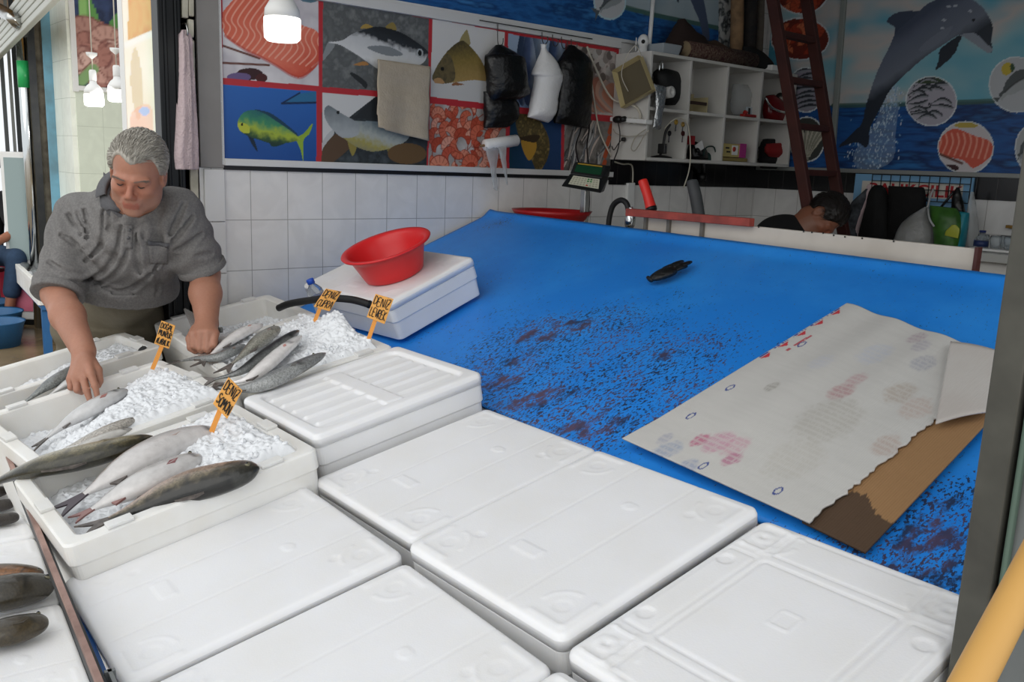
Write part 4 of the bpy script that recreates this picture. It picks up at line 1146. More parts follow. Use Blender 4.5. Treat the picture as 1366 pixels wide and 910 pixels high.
M_card = mat('orange_card', '#f0ae58', .55, noise=(20, .2), c2='#d9933f'); M_ink = mat('marker_ink', '#17140f', .5); M_stick = mat('orange_stick', '#e79a45', .5)


def sign(label, card, stick, lines, hfoot=.10):
    foot = onlid(stick[1][0], stick[1][1], hfoot)
    vd = foot - CAM; vd[2] *= .2; vd /= np.linalg.norm(vd); d0 = vd @ foot
    Q = [onplane(u, v, vd, d0) for u, v in card]          # tl, tr, br, bl as read
    s0 = onplane(stick[0][0], stick[0][1], vd, d0)
    t = thing('price_sign', label, 'sign', foot, None, 'orange fish name signs')
    P = np.array(Q); b = MB(); th = .0018
    b.hexa([p + vd * th for p in (P[3], P[2], P[1], P[0])] + [p - vd * th for p in (P[3], P[2], P[1], P[0])])
    b.build('card', M_card, t, bevel=.001)
    b = MB(); b.bar(s0 - (foot - s0) * .3 + vd * .004, foot + (foot - s0) * .35 + vd * .004, .012, .004, up=vd); b.build('stick', M_stick, t)
    b = MB(); rr = random.Random(len(label))
    nl = len(lines)
    def uv(x, y): return (P[3] * (1 - x) + P[2] * x) * (1 - y) + (P[0] * (1 - x) + P[1] * x) * y - vd * .0032
    for li, tx in enumerate(lines):
        wid = sum(WID.get(c, 3.6) for c in tx) - .6; y1 = 1 - (li + .16) / nl * .96; y0 = 1 - (li + .86) / nl * .96
        x = .07; sc = .86 / wid
        for c in tx:
            dy = rr.uniform(-.03, .03)
            for stc in GLY[c]:
                pts = [uv(x + px * sc, y0 + (y1 - y0) * py / 6 + dy) for px, py in stc]
                if len(pts) > 2: pts = list(spline(pts, len(pts) * 3))
                b.tube(pts, .0013, 5, flat=.6, up=vd, smooth=False)
            x += WID.get(c, 3.6) * sc
    b.build('lettering', M_ink, t)
    return t


sign('orange sign reading DOĞAL MUNZUR ALABALIK, beside the reaching arm', [(215.5, 427.5), (234, 434.5), (225.4, 465.5), (205.8, 458.5)], [(216, 462), (206.5, 485)], ['DO\u011eAL', 'MUNZUR', 'ALABALI\u011eI'.replace('\u011eI', 'K')])
sign('orange sign reading DENİZ SOMON, in the salmon ice', [(305, 503), (323.5, 521), (303, 559), (284, 538.5)], [(293.5, 548), (284, 572)], ['DEN\u0130Z', 'SOMON'])
sign('orange sign reading DENİZ ÇUPRA, before the black hose', [(434.7, 385), (456, 389), (439.5, 415.5), (418.5, 409)], [(427, 411), (421, 426)], ['DEN\u0130Z', '\u00c7UPRA'], .12)
sign('orange sign reading DENİZ LEVREK, at the near corner of the basin box', [(501, 392), (525, 399), (513, 432.5), (489, 423)], [(500.5, 427), (494, 446)], ['DEN\u0130Z', 'LEVREK'], .12)

# ================================================================== BOX WITH BASIN ON THE BOARD
hb = .145
Pb = [onboard(u, v, hb) for u, v in [(372, 381), (565, 325), (629, 339), (495, 410)]]
uvb = np.array([[(p - BO) @ EX, (p - BO) @ BY] for p in Pb]); cb_ = uvb.mean(0)
ax = (uvb[3] - uvb[0] + uvb[2] - uvb[1]) / 2; ang = math.atan2(ax[1], ax[0])
Rb = np.stack([EX, BY, BN], 1) @ rotz(ang + math.radians(2)); ob = BO + EX * cb_[0] + BY * cb_[1] + BN * (hb + .002)
bxK = closed_box('white fish box lying on the blue board carrying the red basin', None, 0, .575, .385, 'plain', bh=hb - .032, lt=.028, org=ob, R=Rb)
bxK['label'] = 'white fish box on the blue board, under the red basin'
# red basin
M_basin = mat('red_plastic', '#d7282b', .35, spec=.5, noise=(6, .15), c2='#b31f22')
pc = onboard(527, 366, hb + .002) + Rb[:, 0] * -.0
bd = MB()
prof = [(0, 0), (.118, 0), (.132, .006), (.142, .03), (.165, .085), (.178, .104), (.200, .108), (.2035, .113), (.200, .117), (.180, .114), (.170, .104), (.160, .08), (.137, .030), (.124, .010), (0, .006)]
BS = .80
bas = bd.lathe([(r * BS, z * .98) for r, z in prof], 56, R=frame(EX, BN))
for i in range(len(bd.v)): bd.v[i] = bd.v[i] + pc
t = thing('plastic_basin', 'round red plastic basin standing on the white box against the tiles', 'basin', pc, frame(EX, BN)); bd.build('bowl', M_basin, t)
# water bottle top lying behind the CUPRA sign: small clear bottle with blue cap
M_clear = mat('clear_plastic', '#eef3f6', .08, trans=.9, ior=1.2, alpha=1)
M_cap = mat('blue_cap', '#1f4fb8', .4)
pb0 = onboard(424, 398, hb + .004); pcap = onboard(419, 374, hb + .03); axd = pcap - pb0; axd = BN * .9 + EX * -.12; axd /= np.linalg.norm(axd)
t = thing('water_bottle', 'small clear water bottle with blue cap beside the red basin', 'bottle', pb0, frame(np.cross(EX, axd), axd))
b = MB(); b.lathe([(0, 0), (.026, 0), (.029, .006), (.029, .02), (.027, .032), (.017, .047), (.011, .054), (.011, .062), (0, .062)], 24); b.build('bottle_body', M_clear, t, world=False)
b = MB(); b.lathe([(0, .056), (.0135, .056), (.0135, .072), (.012, .074), (0, .074)], 20); b.build('cap', M_cap, t, world=False)
b = MB(); b.lathe([(.0293, .002), (.0296, .003), (.0296, .010), (.0293, .011)], 24); b.build('label_band', mat('blue_label', '#26407f', .4), t, world=False)
# black hose lying on the box rim
M_rub = mat('black_rubber', '#161617', .55)
hp = [onlid(u, v, hh) for u, v, hh in ((372, 411, .09), (384, 406, .11), (405, 402, .125), (440, 398, .14), (470, 400, .14), (492, 406, .13))]
b = MB(); b.tube(spline(hp, 30), .0125, 14); b.tube([hp[-1] - (hp[-1] - hp[-2]) * .02, hp[-1] + (hp[-1] - hp[-2]) * .06], .0135, 14)
tag(b.build('rubber_hose', M_rub), 'thick black rubber hose lying before the basin box', 'hose')

# ================================================================== THINGS ON THE BLUE BOARD
# black glove
def gp(u, v, h): return onboard(u, v, h)
b = MB()
b.tube([gp(866, 372, .010), gp(876, 369, .015), gp(890, 363, .018), (gp(900, 359, .014))], [.016, .029, .034, .027], 14, flat=.5, up=BN)
for tip, base, r in (((923, 349), (900, 360), .0085), ((920, 351), (898, 357), .008), ((912, 348), (890, 358), .008), ((917, 355), (897, 362), .008), ((906, 352), (884, 360), .0085)):
    b.tube(spline([gp(*base, .014), gp((tip[0] + base[0]) / 2, (tip[1] + base[1]) / 2 - 1, .017), gp(*tip, .008)], 8), [r * 1.3, r * 1.3, r * 1.3, r * 1.25, r * 1.2, r * 1.15, r, r * .5], 8, flat=.75, up=BN)
b.tube([gp(864, 374, .008), gp(869, 371, .011)], [.022, .026], 12, flat=.5, up=BN)
tag(b.build('rubber_glove', mat('black_glove', '#0f1011', .45, bump=(60, .6)), subsurf=1), 'crumpled black rubber glove lying alone on the blue board', 'glove')
# cardboards
def flat_sheet(name, px, h, th, m, colf=None, label=None, lift=None, n=60, jag=0):
    Q = [onboard(u, v, h) for u, v in px]
    u_ = np.linspace(0, 1, n)[:, None, None]; v_ = np.linspace(0, 1, n)[None, :, None]
    P = (Q[0] * (1 - u_) + Q[1] * u_) * (1 - v_) + (Q[3] * (1 - u_) + Q[2] * u_) * v_
    if lift is not None: P = P + BN * lift(u_, v_)
    if jag:
        rj = rng.random(n); e = np.interp(np.arange(n), np.arange(0, n, 3), (rng.random((n + 2) // 3) - .5))
        P = P + (Q[1] - Q[0]) / np.linalg.norm(Q[1] - Q[0]) * (e * jag)[None, :, None] * (u_ ** 8)
    b = MB(); c = None
    if colf is not None: c = colf(np.broadcast_to(u_[..., 0], (n, n)), np.broadcast_to(v_[..., 0], (n, n)))
    b.grid(P, 0, True, c); o = b.build(name, m, solid=th)
    return tag(o, label, 'cardboard')


def brown(u, v):
    t = fbm(u * 6, v * 60, 3)[..., None] * .25
    c = lin('#9a7650') * (1 - t) + lin('#876340') * t
    wet = (v > .80 + .05 * (fbm(u * 30, v * 4, 5) - .5) + .03 * np.sin(u * 9))[..., None]
    return np.where(wet, lin('#54402f') * (.9 + .3 * t), c)


flat_sheet('cardboard_sheet', [(1205, 470), (1335, 545), (1154, 738), (1070, 697)], .006, .005, mat('brown_cardboard', '#9a7650', .8, attr=True, wave=(60, .15, 1)), brown, 'brown corrugated cardboard with dark wet end, under the white one', None, 120)
W1 = [(1130, 405), (1345, 478), (1078, 700), (831, 588)]


def white_print(u, v):
    c = np.ones(u.shape + (3,)) * lin('#c3c1bd') * (.96 + .08 * fbm(u * 9, v * 90, 4))[..., None]
    def blot(cu, cv, r, col, a=.8):
        nonlocal c
        m = ((.5 + .5 * (vnoise(u * 300, v * 90, 21) > .35) * (((v * 46) % 1) < .62)) * a * sm(1.25, .75, np.hypot((u - cu) / r, (v - cv) / r) + .5 * (fbm(u * 60, v * 60, 8) - .5)))[..., None]; c = c * (1 - m) + lin(col) * m
    def rows(u0, u1, v0, v1, col, k, duty=.5):
        nonlocal c
        x = (v - v0) / (v1 - v0); m = (u > u0) & (u < u1) & (x > 0) & (x < 1) & ((x * k) % 1 < duty) & (vnoise(u * 420, v * 55, 3) > .38)
        c = np.where(m[..., None], lin(col), c)
    # edge trademark triangles in red with blue wording
    for q in range(9):
        v0 = .05 + q * .085
        x = (v - v0) / .05; y = (u - .02) / .035
        m = (y > 0) & (y < 1) & (np.abs(x - .5) < .5 * (1 - y)) & ((y * 4) % 1 > .25) & (q < 5)
        c = np.where(m[..., None], lin('#c23a44'), c)
        m = (u > .004) & (u < .016) & (np.abs(x - .5) < .62) & (vnoise(v * 300, u * 3, 3) > .4) & (q < 5); c = np.where(m[..., None], lin('#3c4e9a'), c)
    rows(.08, .10, .24, .36, '#b0525a', 1.2, .8)
    for cu, cv in ((.11, .30), (.10, .62), (.12, .80), (.80, .94), (.45, .97)):
        d = np.abs(np.hypot((u - cu) * 1.3, v - cv) - .017); m = d < .0035; c = np.where(m[..., None], lin('#42508a'), c)
    # printed bands in dusty pink, blue and tan across the middle
    blot(.30, .88, .035, '#b4607f'); blot(.38, .86, .055, '#bd8fa0', .8); blot(.46, .85, .05, '#bf96a2', .7); blot(.51, .90, .035, '#b0708a', .8)
    blot(.57, .46, .05, '#a86f74', .6); blot(.56, .38, .04, '#b48c90', .6); blot(.24, .97, .05, '#8f9ab0', .7); blot(.40, 1.0, .04, '#848fae', .6)
    blot(.16, .93, .03, '#8d90a8', .5); blot(.27, .55, .03, '#8d8880', .6); blot(.72, .18, .05, '#8f90a0', .55); blot(.62, .10, .04, '#9a94a4', .5)
    blot(.78, .36, .06, '#a8998c', .6); blot(.90, .40, .06, '#b29a90', .5); blot(.55, .06, .04, '#9c7f90', .5); blot(.95, .60, .05, '#aa8d80', .5)
    blot(.48, .22, .07, '#b5b9c4', .6); blot(.66, .60, .12, '#aaa69e', .6); blot(.72, .80, .10, '#b2aea6', .5); blot(.32, .36, .05, '#b9bcc6', .5)
    return c


def wl(u, v): return .010 * np.sin(PI * u) * np.sin(PI * v) + .003 * np.sin(u * 22) * (1 - v) + .010 * (v > .86) * (v - .86) * 4
flat_sheet('cardboard_sheet', W1, .014, .004, mat('white_printed_cardboard', '#c9c7c3', .75, attr=True, wave=(70, .12, .6)), white_print, 'white printed carton flattened out across the brown cardboard', wl, 220, .010)
W2 = [(1268, 456), (1331, 468), (1316, 550), (1248, 566)]
flat_sheet('cardboard_sheet', W2, .028, .003, mat('white_carton_flap', '#c6c2bd', .75, wave=(70, .15, .6), noise=(5, .25), c2='#a48f86'), None, 'white carton piece lying at the far right of the blue board', lambda u, v: .004 * np.sin(PI * u) + 0 * v, 24)
# ================================================================== THINGS INSIDE THE SHOP
def pouch(mb, rows, fn, nrm, depth, n=22, fold=0.0, foldn=7, back=.25, seed=0, wr=.004, mi=0, col=None):
    """soft closed body: rows of ((uL,vL),(uR,vR)[,depth factor]) from top to bottom, on the plane fn"""
    R_ = []
    rowsP = []
    for r in rows:
        a = fn(*r[0]); b_ = fn(*r[1]); rowsP.append(np.concatenate([a, b_, [r[2] if len(r) > 2 else 1.0]]))
    rowsP = spline(rowsP, max(18, len(rows) * 5)); nrm = np.array(nrm, float)
    for i, q in enumerate(rowsP):
        a, b_, d = q[:3], q[3:6], max(q[6], .02) * depth; c = (a + b_) / 2; h = (b_ - a) / 2; ring = []
        for j in range(n):
            t = 2 * PI * j / n; cx_, sy_ = math.cos(t), math.sin(t)
            s = abs(sy_) ** .8 * np.sign(sy_) * d * (1 if sy_ > 0 else back)
            w_ = wr * (fbm(j * .9 + seed, i * .55 + seed * 3, seed) - .5) * 2
            if fold and sy_ > 0: s += fold * math.sin(cx_ * foldn + .35 * math.sin(i * .5)) * (sy_ ** .5)
            ring.append(c + h * cx_ + nrm * (s + w_))
        R_.append(ring)
    P = np.array(R_); k = len(P)
    V = P.reshape(-1, 3); F = [(i * n + j, i * n + (j + 1) % n, (i + 1) * n + (j + 1) % n, (i + 1) * n + j) for i in range(k - 1) for j in range(n)]
    F += [tuple(range(n))[::-1], tuple((k - 1) * n + j for j in range(n))]
    mb.add(V, F, mi, True, col)
    return mb


NX = (1, 0, 0); NYm = (0, -1, 0)
M_bagb = mat('black_bag_film', '#0c0c0d', .3, bump=(40, .5), spec=.5)
M_bagw = mat('white_bag_film', '#e3e2e0', .4, bump=(40, .35))
M_clearbag = mat('clear_bag_film', '#c9cccc', .25, bump=(40, .6), alpha=.45)
M_wire = mat('grey_wire', '#4a4a48', .4, .6)
M_cord = mat('old_white_cord', '#c3bdae', .6)
W = lambda x: (lambda u, v: onx(u, v, x))
Y = lambda y: (lambda u, v: ony(u, v, y))

# ---- wire rail with hooks on the poster and the bags on it
t = thing('hook_rack', 'thin wire rack with hooks along the poster top rail', 'rack', onx(740, 45, .02))
b = MB(); b.tube([onx(640, 27, .035), onx(700, 37, .035), onx(790, 52, .035)], .0025, 6); b.build('rail_wire', M_wire, t)
for k, (u, v) in enumerate(((664, 32), (723, 43), (737, 46), (749, 49), (762, 52))):
    b = MB(); p = onx(u, v, .035)
    dz = .035 if k else .075
    b.tube(spline([p, p + (0.004, 0, -dz), p + (.02, 0, -dz - .02), p + (.04, 0, -dz - .01), p + (.042, 0, -dz + .012)], 14), .0022, 6); b.build('hook', M_wire, t)
b = MB(); pouch(b, [((661, 60), (668, 60), .3), ((652, 70), (690, 74), .7), ((646, 78), (697, 80), .9), ((648, 105), (700, 108), 1), ((650, 128), (704, 124), .8), ((656, 138), (694, 132), .3)], W(.05), NX, .07, seed=1, wr=.008)
tag(b.build('plastic_bag', M_bagb), 'bunched black plastic bag hooked left of the white bag, upper one', 'bag', 'plastic bags hung on the poster')
b = MB(); pouch(b, [((645, 122), (684, 128), .6), ((645, 140), (690, 140), 1), ((646, 158), (689, 158), .9), ((645, 171), (676, 170), .4)], W(.035), NX, .05, seed=4, wr=.008)
tag(b.build('plastic_bag', M_bagb), 'black plastic bag hanging lower, above the white bag roll', 'bag', 'plastic bags hung on the poster')
b = MB(); pouch(b, [((721, 59), (729, 59), .2), ((722, 66), (728, 67), .3), ((716, 82), (738, 80), .7), ((709, 98), (746, 98), 1), ((713, 104), (746, 106), 1), ((709, 125), (741, 128), 1), ((705, 150), (738, 152), .9), ((703, 156), (731, 164), .3)], W(.055), NX, .06, seed=7, wr=.007)
tag(b.build('plastic_bag', M_bagw), 'white plastic bag hanging between two black bags', 'bag', 'plastic bags hung on the poster')
b = MB(); pouch(b, [((758, 60), (765, 62), .3), ((748, 76), (782, 76), .8), ((742, 90), (787, 92), 1), ((741, 120), (786, 122), 1), ((739, 150), (786, 152), .9), ((739, 164), (784, 172), .4)], W(.05), NX, .06, seed=9, wr=.009)
tag(b.build('plastic_bag', M_bagb), 'long black plastic bag hanging right of the white bag', 'bag', 'plastic bags hung on the poster')
# beige cloth
cq = [onx(504, 79, .03), onx(574, 89, .03), onx(571, 188, .045), onx(503, 171, .045)]
n = 30; u_ = np.linspace(0, 1, n)[:, None, None]; v_ = np.linspace(0, 1, n)[None, :, None]
P = (cq[0] * (1 - u_) + cq[1] * u_) * (1 - v_) + (cq[3] * (1 - u_) + cq[2] * u_) * v_ + np.array(NX) * (.006 * np.sin(u_ * 9) * v_ + .003 * np.sin(v_ * 14))
P[:4, -6:] += np.array([0.0, 0.004, 0.004])
b = MB(); b.grid(P); tag(b.build('hanging_cloth', mat('beige_cloth', '#b5a996', .9, noise=(30, .3), c2='#9a8d7a', bump=(120, .3)), solid=.004), 'beige cloth sheet pinned over the tuna photograph', 'cloth')
# roll of thin white bags on a peg
t = thing('bag_roll', 'white roll of thin clear bags on a peg over the prawn photograph', 'bag roll', onx(668, 195, .06))
p0 = onx(646, 194, .07); p1 = onx(690, 187, .07)
b = MB(); b.tube([p0, p0 + (p1 - p0) * .03, p1 - (p1 - p0) * .03, p1], [.018, .026, .026, .018], 18); b.build('roll', M_bagw, t)
b = MB(); b.tube([p0 - (p1 - p0) * .12, p1 + (p1 - p0) * .05], .006, 8); b.tube([onx(693, 186, .0), p1], .005, 8); b.build('peg', mat('brown_peg', '#7a5b3c', .6), t)
b = MB(); pouch(b, [((648, 196), (664, 195), .5), ((649, 206), (665, 206), .8), ((654, 224), (662, 226), .6), ((657, 244), (664, 252), .5), ((658, 252), (661, 254), .2)], W(.085), NX, .012, seed=3)
pouch(b, [((664, 196), (676, 195), .5), ((667, 208), (675, 210), .7), ((671, 226), (676, 228), .6), ((675, 244), (677, 247), .2)], W(.09), NX, .012, seed=5); b.build('hanging_film', M_clearbag, t)

# ---- shelf unit
SX, SY0, SY1, SZ0, SZ1, SZM = .245, -1.262, -.03, 1.648, 2.165, 1.897
M_shelf = mat('shelf_white', '#cfcdc8', .5, noise=(7, .25), c2='#aaa69c')
sh = thing('wall_shelf', 'white open shelf unit of eight compartments on the left wall', 'shelf', (.12, -.65, SZ0))
th = .016
dv = [-.955, -.655, -.352]
for nm, y in [('side_panel', SY0 + th / 2), ('side_panel', SY1 - th / 2)]:
    b = MB(); b.box((SX / 2 + .004, y, (SZ0 + SZ1) / 2), (SX - .008, th, SZ1 - SZ0)); b.build(nm, M_shelf, sh, bevel=.002)
for y in dv:
    b = MB(); b.box((SX / 2 + .004, y, (SZ0 + SZ1) / 2), (SX - .012, th, SZ1 - SZ0 - 2 * th)); b.build('divider', M_shelf, sh, bevel=.002)
for nm, z in (('top_panel', SZ1 - th / 2), ('bottom_panel', SZ0 + th / 2), ('middle_shelf', SZM)):
    b = MB(); b.box((SX / 2 + .004, (SY0 + SY1) / 2, z), (SX - .006 if nm != 'middle_shelf' else SX - .014, SY1 - SY0 - 2 * th, th)); b.build(nm, M_shelf, sh, bevel=.002)
b = MB(); b.box((.012, (SY0 + SY1) / 2, (SZ0 + SZ1) / 2), (.008, SY1 - SY0 - .03, SZ1 - SZ0 - .03)); b.build('back_panel', M_shelf, sh)
zt, zm, zb = SZ1 + .001, SZM + th / 2 + .001, SZ0 + th + .001
# top row contents
b = MB(); pouch(b, [((878, 92), (888, 92), .4), ((872, 97), (912, 101), .8), ((873, 112), (914, 112), 1), ((880, 132), (916, 130), 1), ((884, 140), (914, 142), .6)], W(.12), NX, .07, seed=12)
tag(b.build('shoulder_bag', mat('black_nylon', '#101112', .6, bump=(60, .3))), 'small black bag with metal clip in the upper compartment by the tray', 'bag')
b = MB(); q = onx(882, 87, .17); b.tube(spline([q + (0, -.012, -.03), q + (0, -.008, .012), q + (0, .008, .014), q + (0, .012, -.02)], 12), .004, 8)
tag(b.build('metal_clip', M_chrome), 'shiny metal clip on the black bag in the shelf', 'clip')
q = onx(891, 124, .215)
b = MB(); b.lathe([(.011, 0), (.028, 0), (.028, .045), (.011, .045), (.011, 0)], 24, R=frame((0, 1, 0), (1, 0, .1)), t=q - np.array([.02, 0, 0]))
tag(b.build('tape_roll', mat('white_tape', '#d7d6d2', .5)), 'white tape roll leaning before the black bag on the shelf', 'tape')
t = thing('card_box', 'cream cut open box with a dark strip in the second upper compartment', 'box', (.14, -.80, zm))
b = MB()
y0, y1 = -.925, -.755
b.box((.10, (y0 + y1) / 2, zm + .05), (.012, y1 - y0, .10)); b.box((.15, y1, zm + .04), (.10, .006, .08)); b.prism([(0, 0), (.10, 0), (.10, .05), (.05, .085), (0, .11)], .004, R=np.array([[1, 0, 0], [0, 0, 1], [0, 1, 0]]).T @ np.eye(3), t=(.10, y0, zm))
b.build('box_body', mat('cream_card', '#b9ac85', .7), t)
b = MB(); b.box((.205, (y0 + y1) / 2 - .01, zm + .045), (.006, y1 - y0 - .01, .016)); b.build('dark_strip', mat('dark_brown_strip', '#3a2a22', .5), t)
b = MB(); pouch(b, [((978, 112), (996, 114), .5), ((976, 124), (1002, 126), .9), ((975, 140), (1000, 142), 1), ((977, 153), (996, 156), .7)], W(.13), NX, .06, seed=14, wr=.012)
tag(b.build('clear_bag', M_clearbag), 'crumpled clear plastic bag in the third upper compartment', 'bag')
b = MB(); q = onx(998, 146, .18); b.box((q[0], q[1], zm + .03), (.03, .045, .055)); b.box((q[0] + .016, q[1] - .01, zm + .032), (.002, .018, .04), mi=1)
tag(b.build('small_packet', [mat('blue_white_packet', '#aeb9c0', .4), M_black], bevel=.002), 'small pale packet beside the clear bag on the shelf', 'packet')
b = MB(); q = onx(998, 155, .22); b.box((q[0], q[1], zm + .008), (.03, .11, .014)); b.box((q[0] + .01, q[1] - .04, zm + .022), (.02, .02, .02), roty(.6))
tag(b.build('red_gadget', mat('bright_red_plastic', '#a02420', .4), bevel=.003), 'small flat red plastic thing at the shelf edge under the clear bag', 'gadget')
t = thing('electric_iron', 'dark red and silver electric iron in the last upper compartment', 'iron', (.14, -.20, zm))
b = MB(); pouch(b, [((1022, 128), (1030, 126), .4), ((1019, 138), (1042, 136), .8), ((1018, 152), (1048, 150), 1), ((1021, 161), (1047, 163), .8)], W(.13), NX, .07, seed=17, wr=.001); b.build('body', mat('dark_red_gloss', '#6d1218', .18), t)
b = MB(); b.tube(spline([onx(1021, 130, .19), onx(1028, 142, .205), onx(1038, 148, .205), onx(1049, 150, .20)], 14), .007, 8); b.build('silver_trim', M_chrome, t)
b = MB(); b.tube(spline([onx(1034, 134, .15), onx(1040, 126, .16), onx(1047, 132, .16), onx(1050, 146, .16)], 12), .011, 10); b.build('handle', M_black, t)
# bottom row contents
t = thing('phone_stand', 'black desk stand with round base in the first lower compartment', 'stand', (.17, -1.16, zb))
b = MB(); q = onx(882, 211, .18); b.lathe([(0, 0), (.055, 0), (.055, .006), (.02, .014), (0, .014)], 28, t=(q[0], q[1], zb)); b.build('base', M_black, t)
b = MB(); b.tube(spline([(q[0], q[1] - .01, zb + .01), (q[0], q[1] + .01, zb + .07), (q[0] + .005, q[1] + .015, zb + .13), (q[0] + .02, q[1] + .03, zb + .17)], 14), .007, 10); b.build('arm', M_black, t)
b = MB(); b.box((q[0] + .03, q[1] - .03, zb + .045), (.04, .03, .05), rotz(.3)); b.build('holder', M_black, t, bevel=.004)
b = MB(); kq = [onx(895, 162, .252), onx(903, 158, .255), onx(912, 160, .255), onx(919, 172, .256), onx(921, 205, .262), onx(919, 228, .29), onx(912, 250, .30)]
b.tube(spline([onx(886, 172, .25)] + kq[:1], 6), .003, 6)
b.tube(spline(kq, 40), .0032, 7); tag(b.build('power_cord', M_cord), 'off white cord looping down the shelf front past the keys', 'cord')
for k, (u, v, kw) in enumerate(((902, 163, '#b9963f'), (893, 178, '#202022'), (911, 166, '#a88a4a'), (911, 178, '#4a1c1c'))):
    t = thing('key', ['brass key hanging highest in the first lower compartment', 'key with black head hanging lowest at left in the compartment', 'brass key hanging next to the cord', 'key with dark red head below the brass one'][k], 'key', onx(u, v, .25), None, 'keys hung on the shelf')
    q = onx(u, v, .252); b = MB(); b.lathe([(.004, -.002), (.013, -.002), (.013, .002), (.004, .002), (.004, -.002)], 16, R=frame((0, 1, 0), (1, 0, 0)), t=q); b.build('bow', mat('key_head', kw, .4, .4), t)
    b = MB(); b.bar(q - (0, 0, .010), q - (0, .003, .045), .005, .003, up=(1, 0, 0)); b.bar(q - (0, -.003, .040), q - (0, .003, .040), .004, .003, up=(1, 0, 0)); b.build('blade', M_steel, t)
b = MB(); pouch(b, [((922, 188), (930, 192), .4), ((918, 196), (938, 200), .8), ((917, 208), (940, 212), 1), ((918, 214), (938, 216), .6)], W(.12), NX, .06, seed=21); tag(b.build('hand_bag', M_bagb), 'black bag slumped in the second lower compartment', 'bag')
b = MB(); pouch(b, [((942, 200), (952, 198), .5), ((936, 206), (956, 204), .9), ((934, 213), (958, 214), 1), ((936, 217), (957, 218), .6)], W(.13), NX, .06, seed=22)
b.tube(spline([onx(938, 208, .2), onx(942, 197, .21), onx(952, 196, .21), onx(955, 206, .2)], 12), .004, 6)
tag(b.build('pouch_bag', mat('dark_green_cloth', '#12302c', .7)), 'small dark green pouch with loop handle beside the slumped black bag', 'pouch')
b = MB(); q = onx(933, 196, .19); b.box(q, (.004, .06, .045), rotx(.5)); tag(b.build('white_card', M_whitepl), 'white card tucked behind the dark green pouch', 'card')
b = MB(); q = onx(921, 187, .17); b.box((q[0], q[1] + .005, q[2]), (.03, .03, .045)); tag(b.build('red_carton', mat('red_carton', '#9c2228', .5), bevel=.002), 'small red carton above the slumped black bag', 'carton')
t = thing('product_box', 'pink and pale yellow carton box in the third lower compartment', 'box', (.15, -.50, zb + .02))
b = MB(); b.box((.16, -.525, zb + .058), (.13, .20, .07)); b.build('carton', mat('pale_yellow_carton', '#b9a86a', .5), t, bevel=.002)
b = MB(); b.box((.227, -.455, zb + .060), (.004, .055, .075)); b.box((.16, -.424, zb + .060), (.13, .004, .075)); b.build('pink_sleeve', mat('magenta_print', '#b23a86', .4), t)
b = MB(); b.box((.2265, -.525, zb + .06), (.003, .05, .05)); b.build('white_panel', M_whitepl, t)
b = MB(); b.lathe([(0, 0), (.013, 0), (.013, .003), (0, .003)], 18, R=frame((0, 1, 0), (1, 0, 0)), t=(.228, -.535, zb + .065)); b.build('red_badge', M_red, t)
b = MB()
for s_ in ((-.58, .05), (-.59, .07)): b.box((.2265, s_[0], zb + s_[1]), (.003, .03, .008))
b.build('dark_print', M_black, t)
b = MB(); b.box((.17, -.52, zb + .010), (.12, .22, .018)); tag(b.build('flat_carton', mat('olive_carton', '#8c7c48', .6), bevel=.002), 'flat olive carton under the pink and yellow box', 'box')
b = MB(); pouch(b, [((1018, 186), (1034, 184), .5), ((1013, 196), (1050, 194), .9), ((1012, 212), (1052, 214), 1), ((1014, 224), (1048, 228), .7)], W(.10), NX, .08, seed=25, wr=.012); tag(b.build('cloth_bundle', mat('black_cloth_bundle', '#171416', .8)), 'black cloth bundle in the last lower compartment', 'cloth')
b = MB(); pouch(b, [((1022, 192), (1048, 190), .5), ((1020, 202), (1050, 202), 1), ((1026, 209), (1044, 211), .4)], W(.17), NX, .035, seed=26, wr=.008); tag(b.build('red_cloth', mat('red_cloth', '#8c1c1e', .8)), 'red cloth stuffed on the black bundle in the shelf', 'cloth')
# silver foil bag hanging at the front
b = MB(); pouch(b, [((872, 112), (889, 116), .4), ((874, 126), (888, 128), .9), ((874, 145), (884, 147), 1), ((871, 166), (882, 168), .8), ((870, 171), (880, 173), .2)], W(.262), NX, .015, seed=31, wr=.005)
tag(b.build('foil_bag', mat('silver_foil', '#b5b7b8', .25, .85, bump=(50, .8))), 'crinkled silver foil bag hanging on the shelf front', 'bag')
# tray leaning on the side panel, hung by a cord
yT = SY0 - .03
TQ = [ony(u, v, yT) for u, v in ((821, 95), (857, 74), (875, 121), (833, 145))]
t = thing('serving_tray', 'cream rimmed square tray hung askew on the shelf side', 'tray', (TQ[0] + TQ[2]) / 2)
c0 = sum(TQ) / 4
b = MB(); b.hexa([c0 + (p - c0) * .86 + np.array([0, -.004 + k * .0, 0]) for k in (0,) for p in TQ] + [c0 + (p - c0) * .86 + np.array([0, .012, 0]) for p in TQ]); b.build('tray_bottom', mat('brown_tray', '#6e6550', .45, noise=(5, .3), c2='#564e3e'), t)
b = MB()
for k in range(4):
    a, q = TQ[k], TQ[(k + 1) % 4]; i0, i1 = c0 + (a - c0) * .86, c0 + (q - c0) * .86
    f = np.array([0, -.030, 0]); g = np.array([0, .014, 0])
    b.hexa([i0 + g, i1 + g, q + g * .3, a + g * .3, i0 - (0, .006, 0), i1 - (0, .006, 0), q + f, a + f])
b.build('rim', mat('cream_rim', '#b7a77a', .4), t, bevel=.004)
b = MB(); b.tube(spline([ony(848, 60, yT - .02), ony(836, 75, yT - .035), ony(829, 100, yT - .04), ony(838, 122, yT - .03)], 14), .0022, 6); b.tube(spline([ony(848, 60, yT - .02), ony(853, 68, yT - .02), ony(856, 76, yT - .03)], 8), .0022, 6); b.build('cord', M_cord, t)
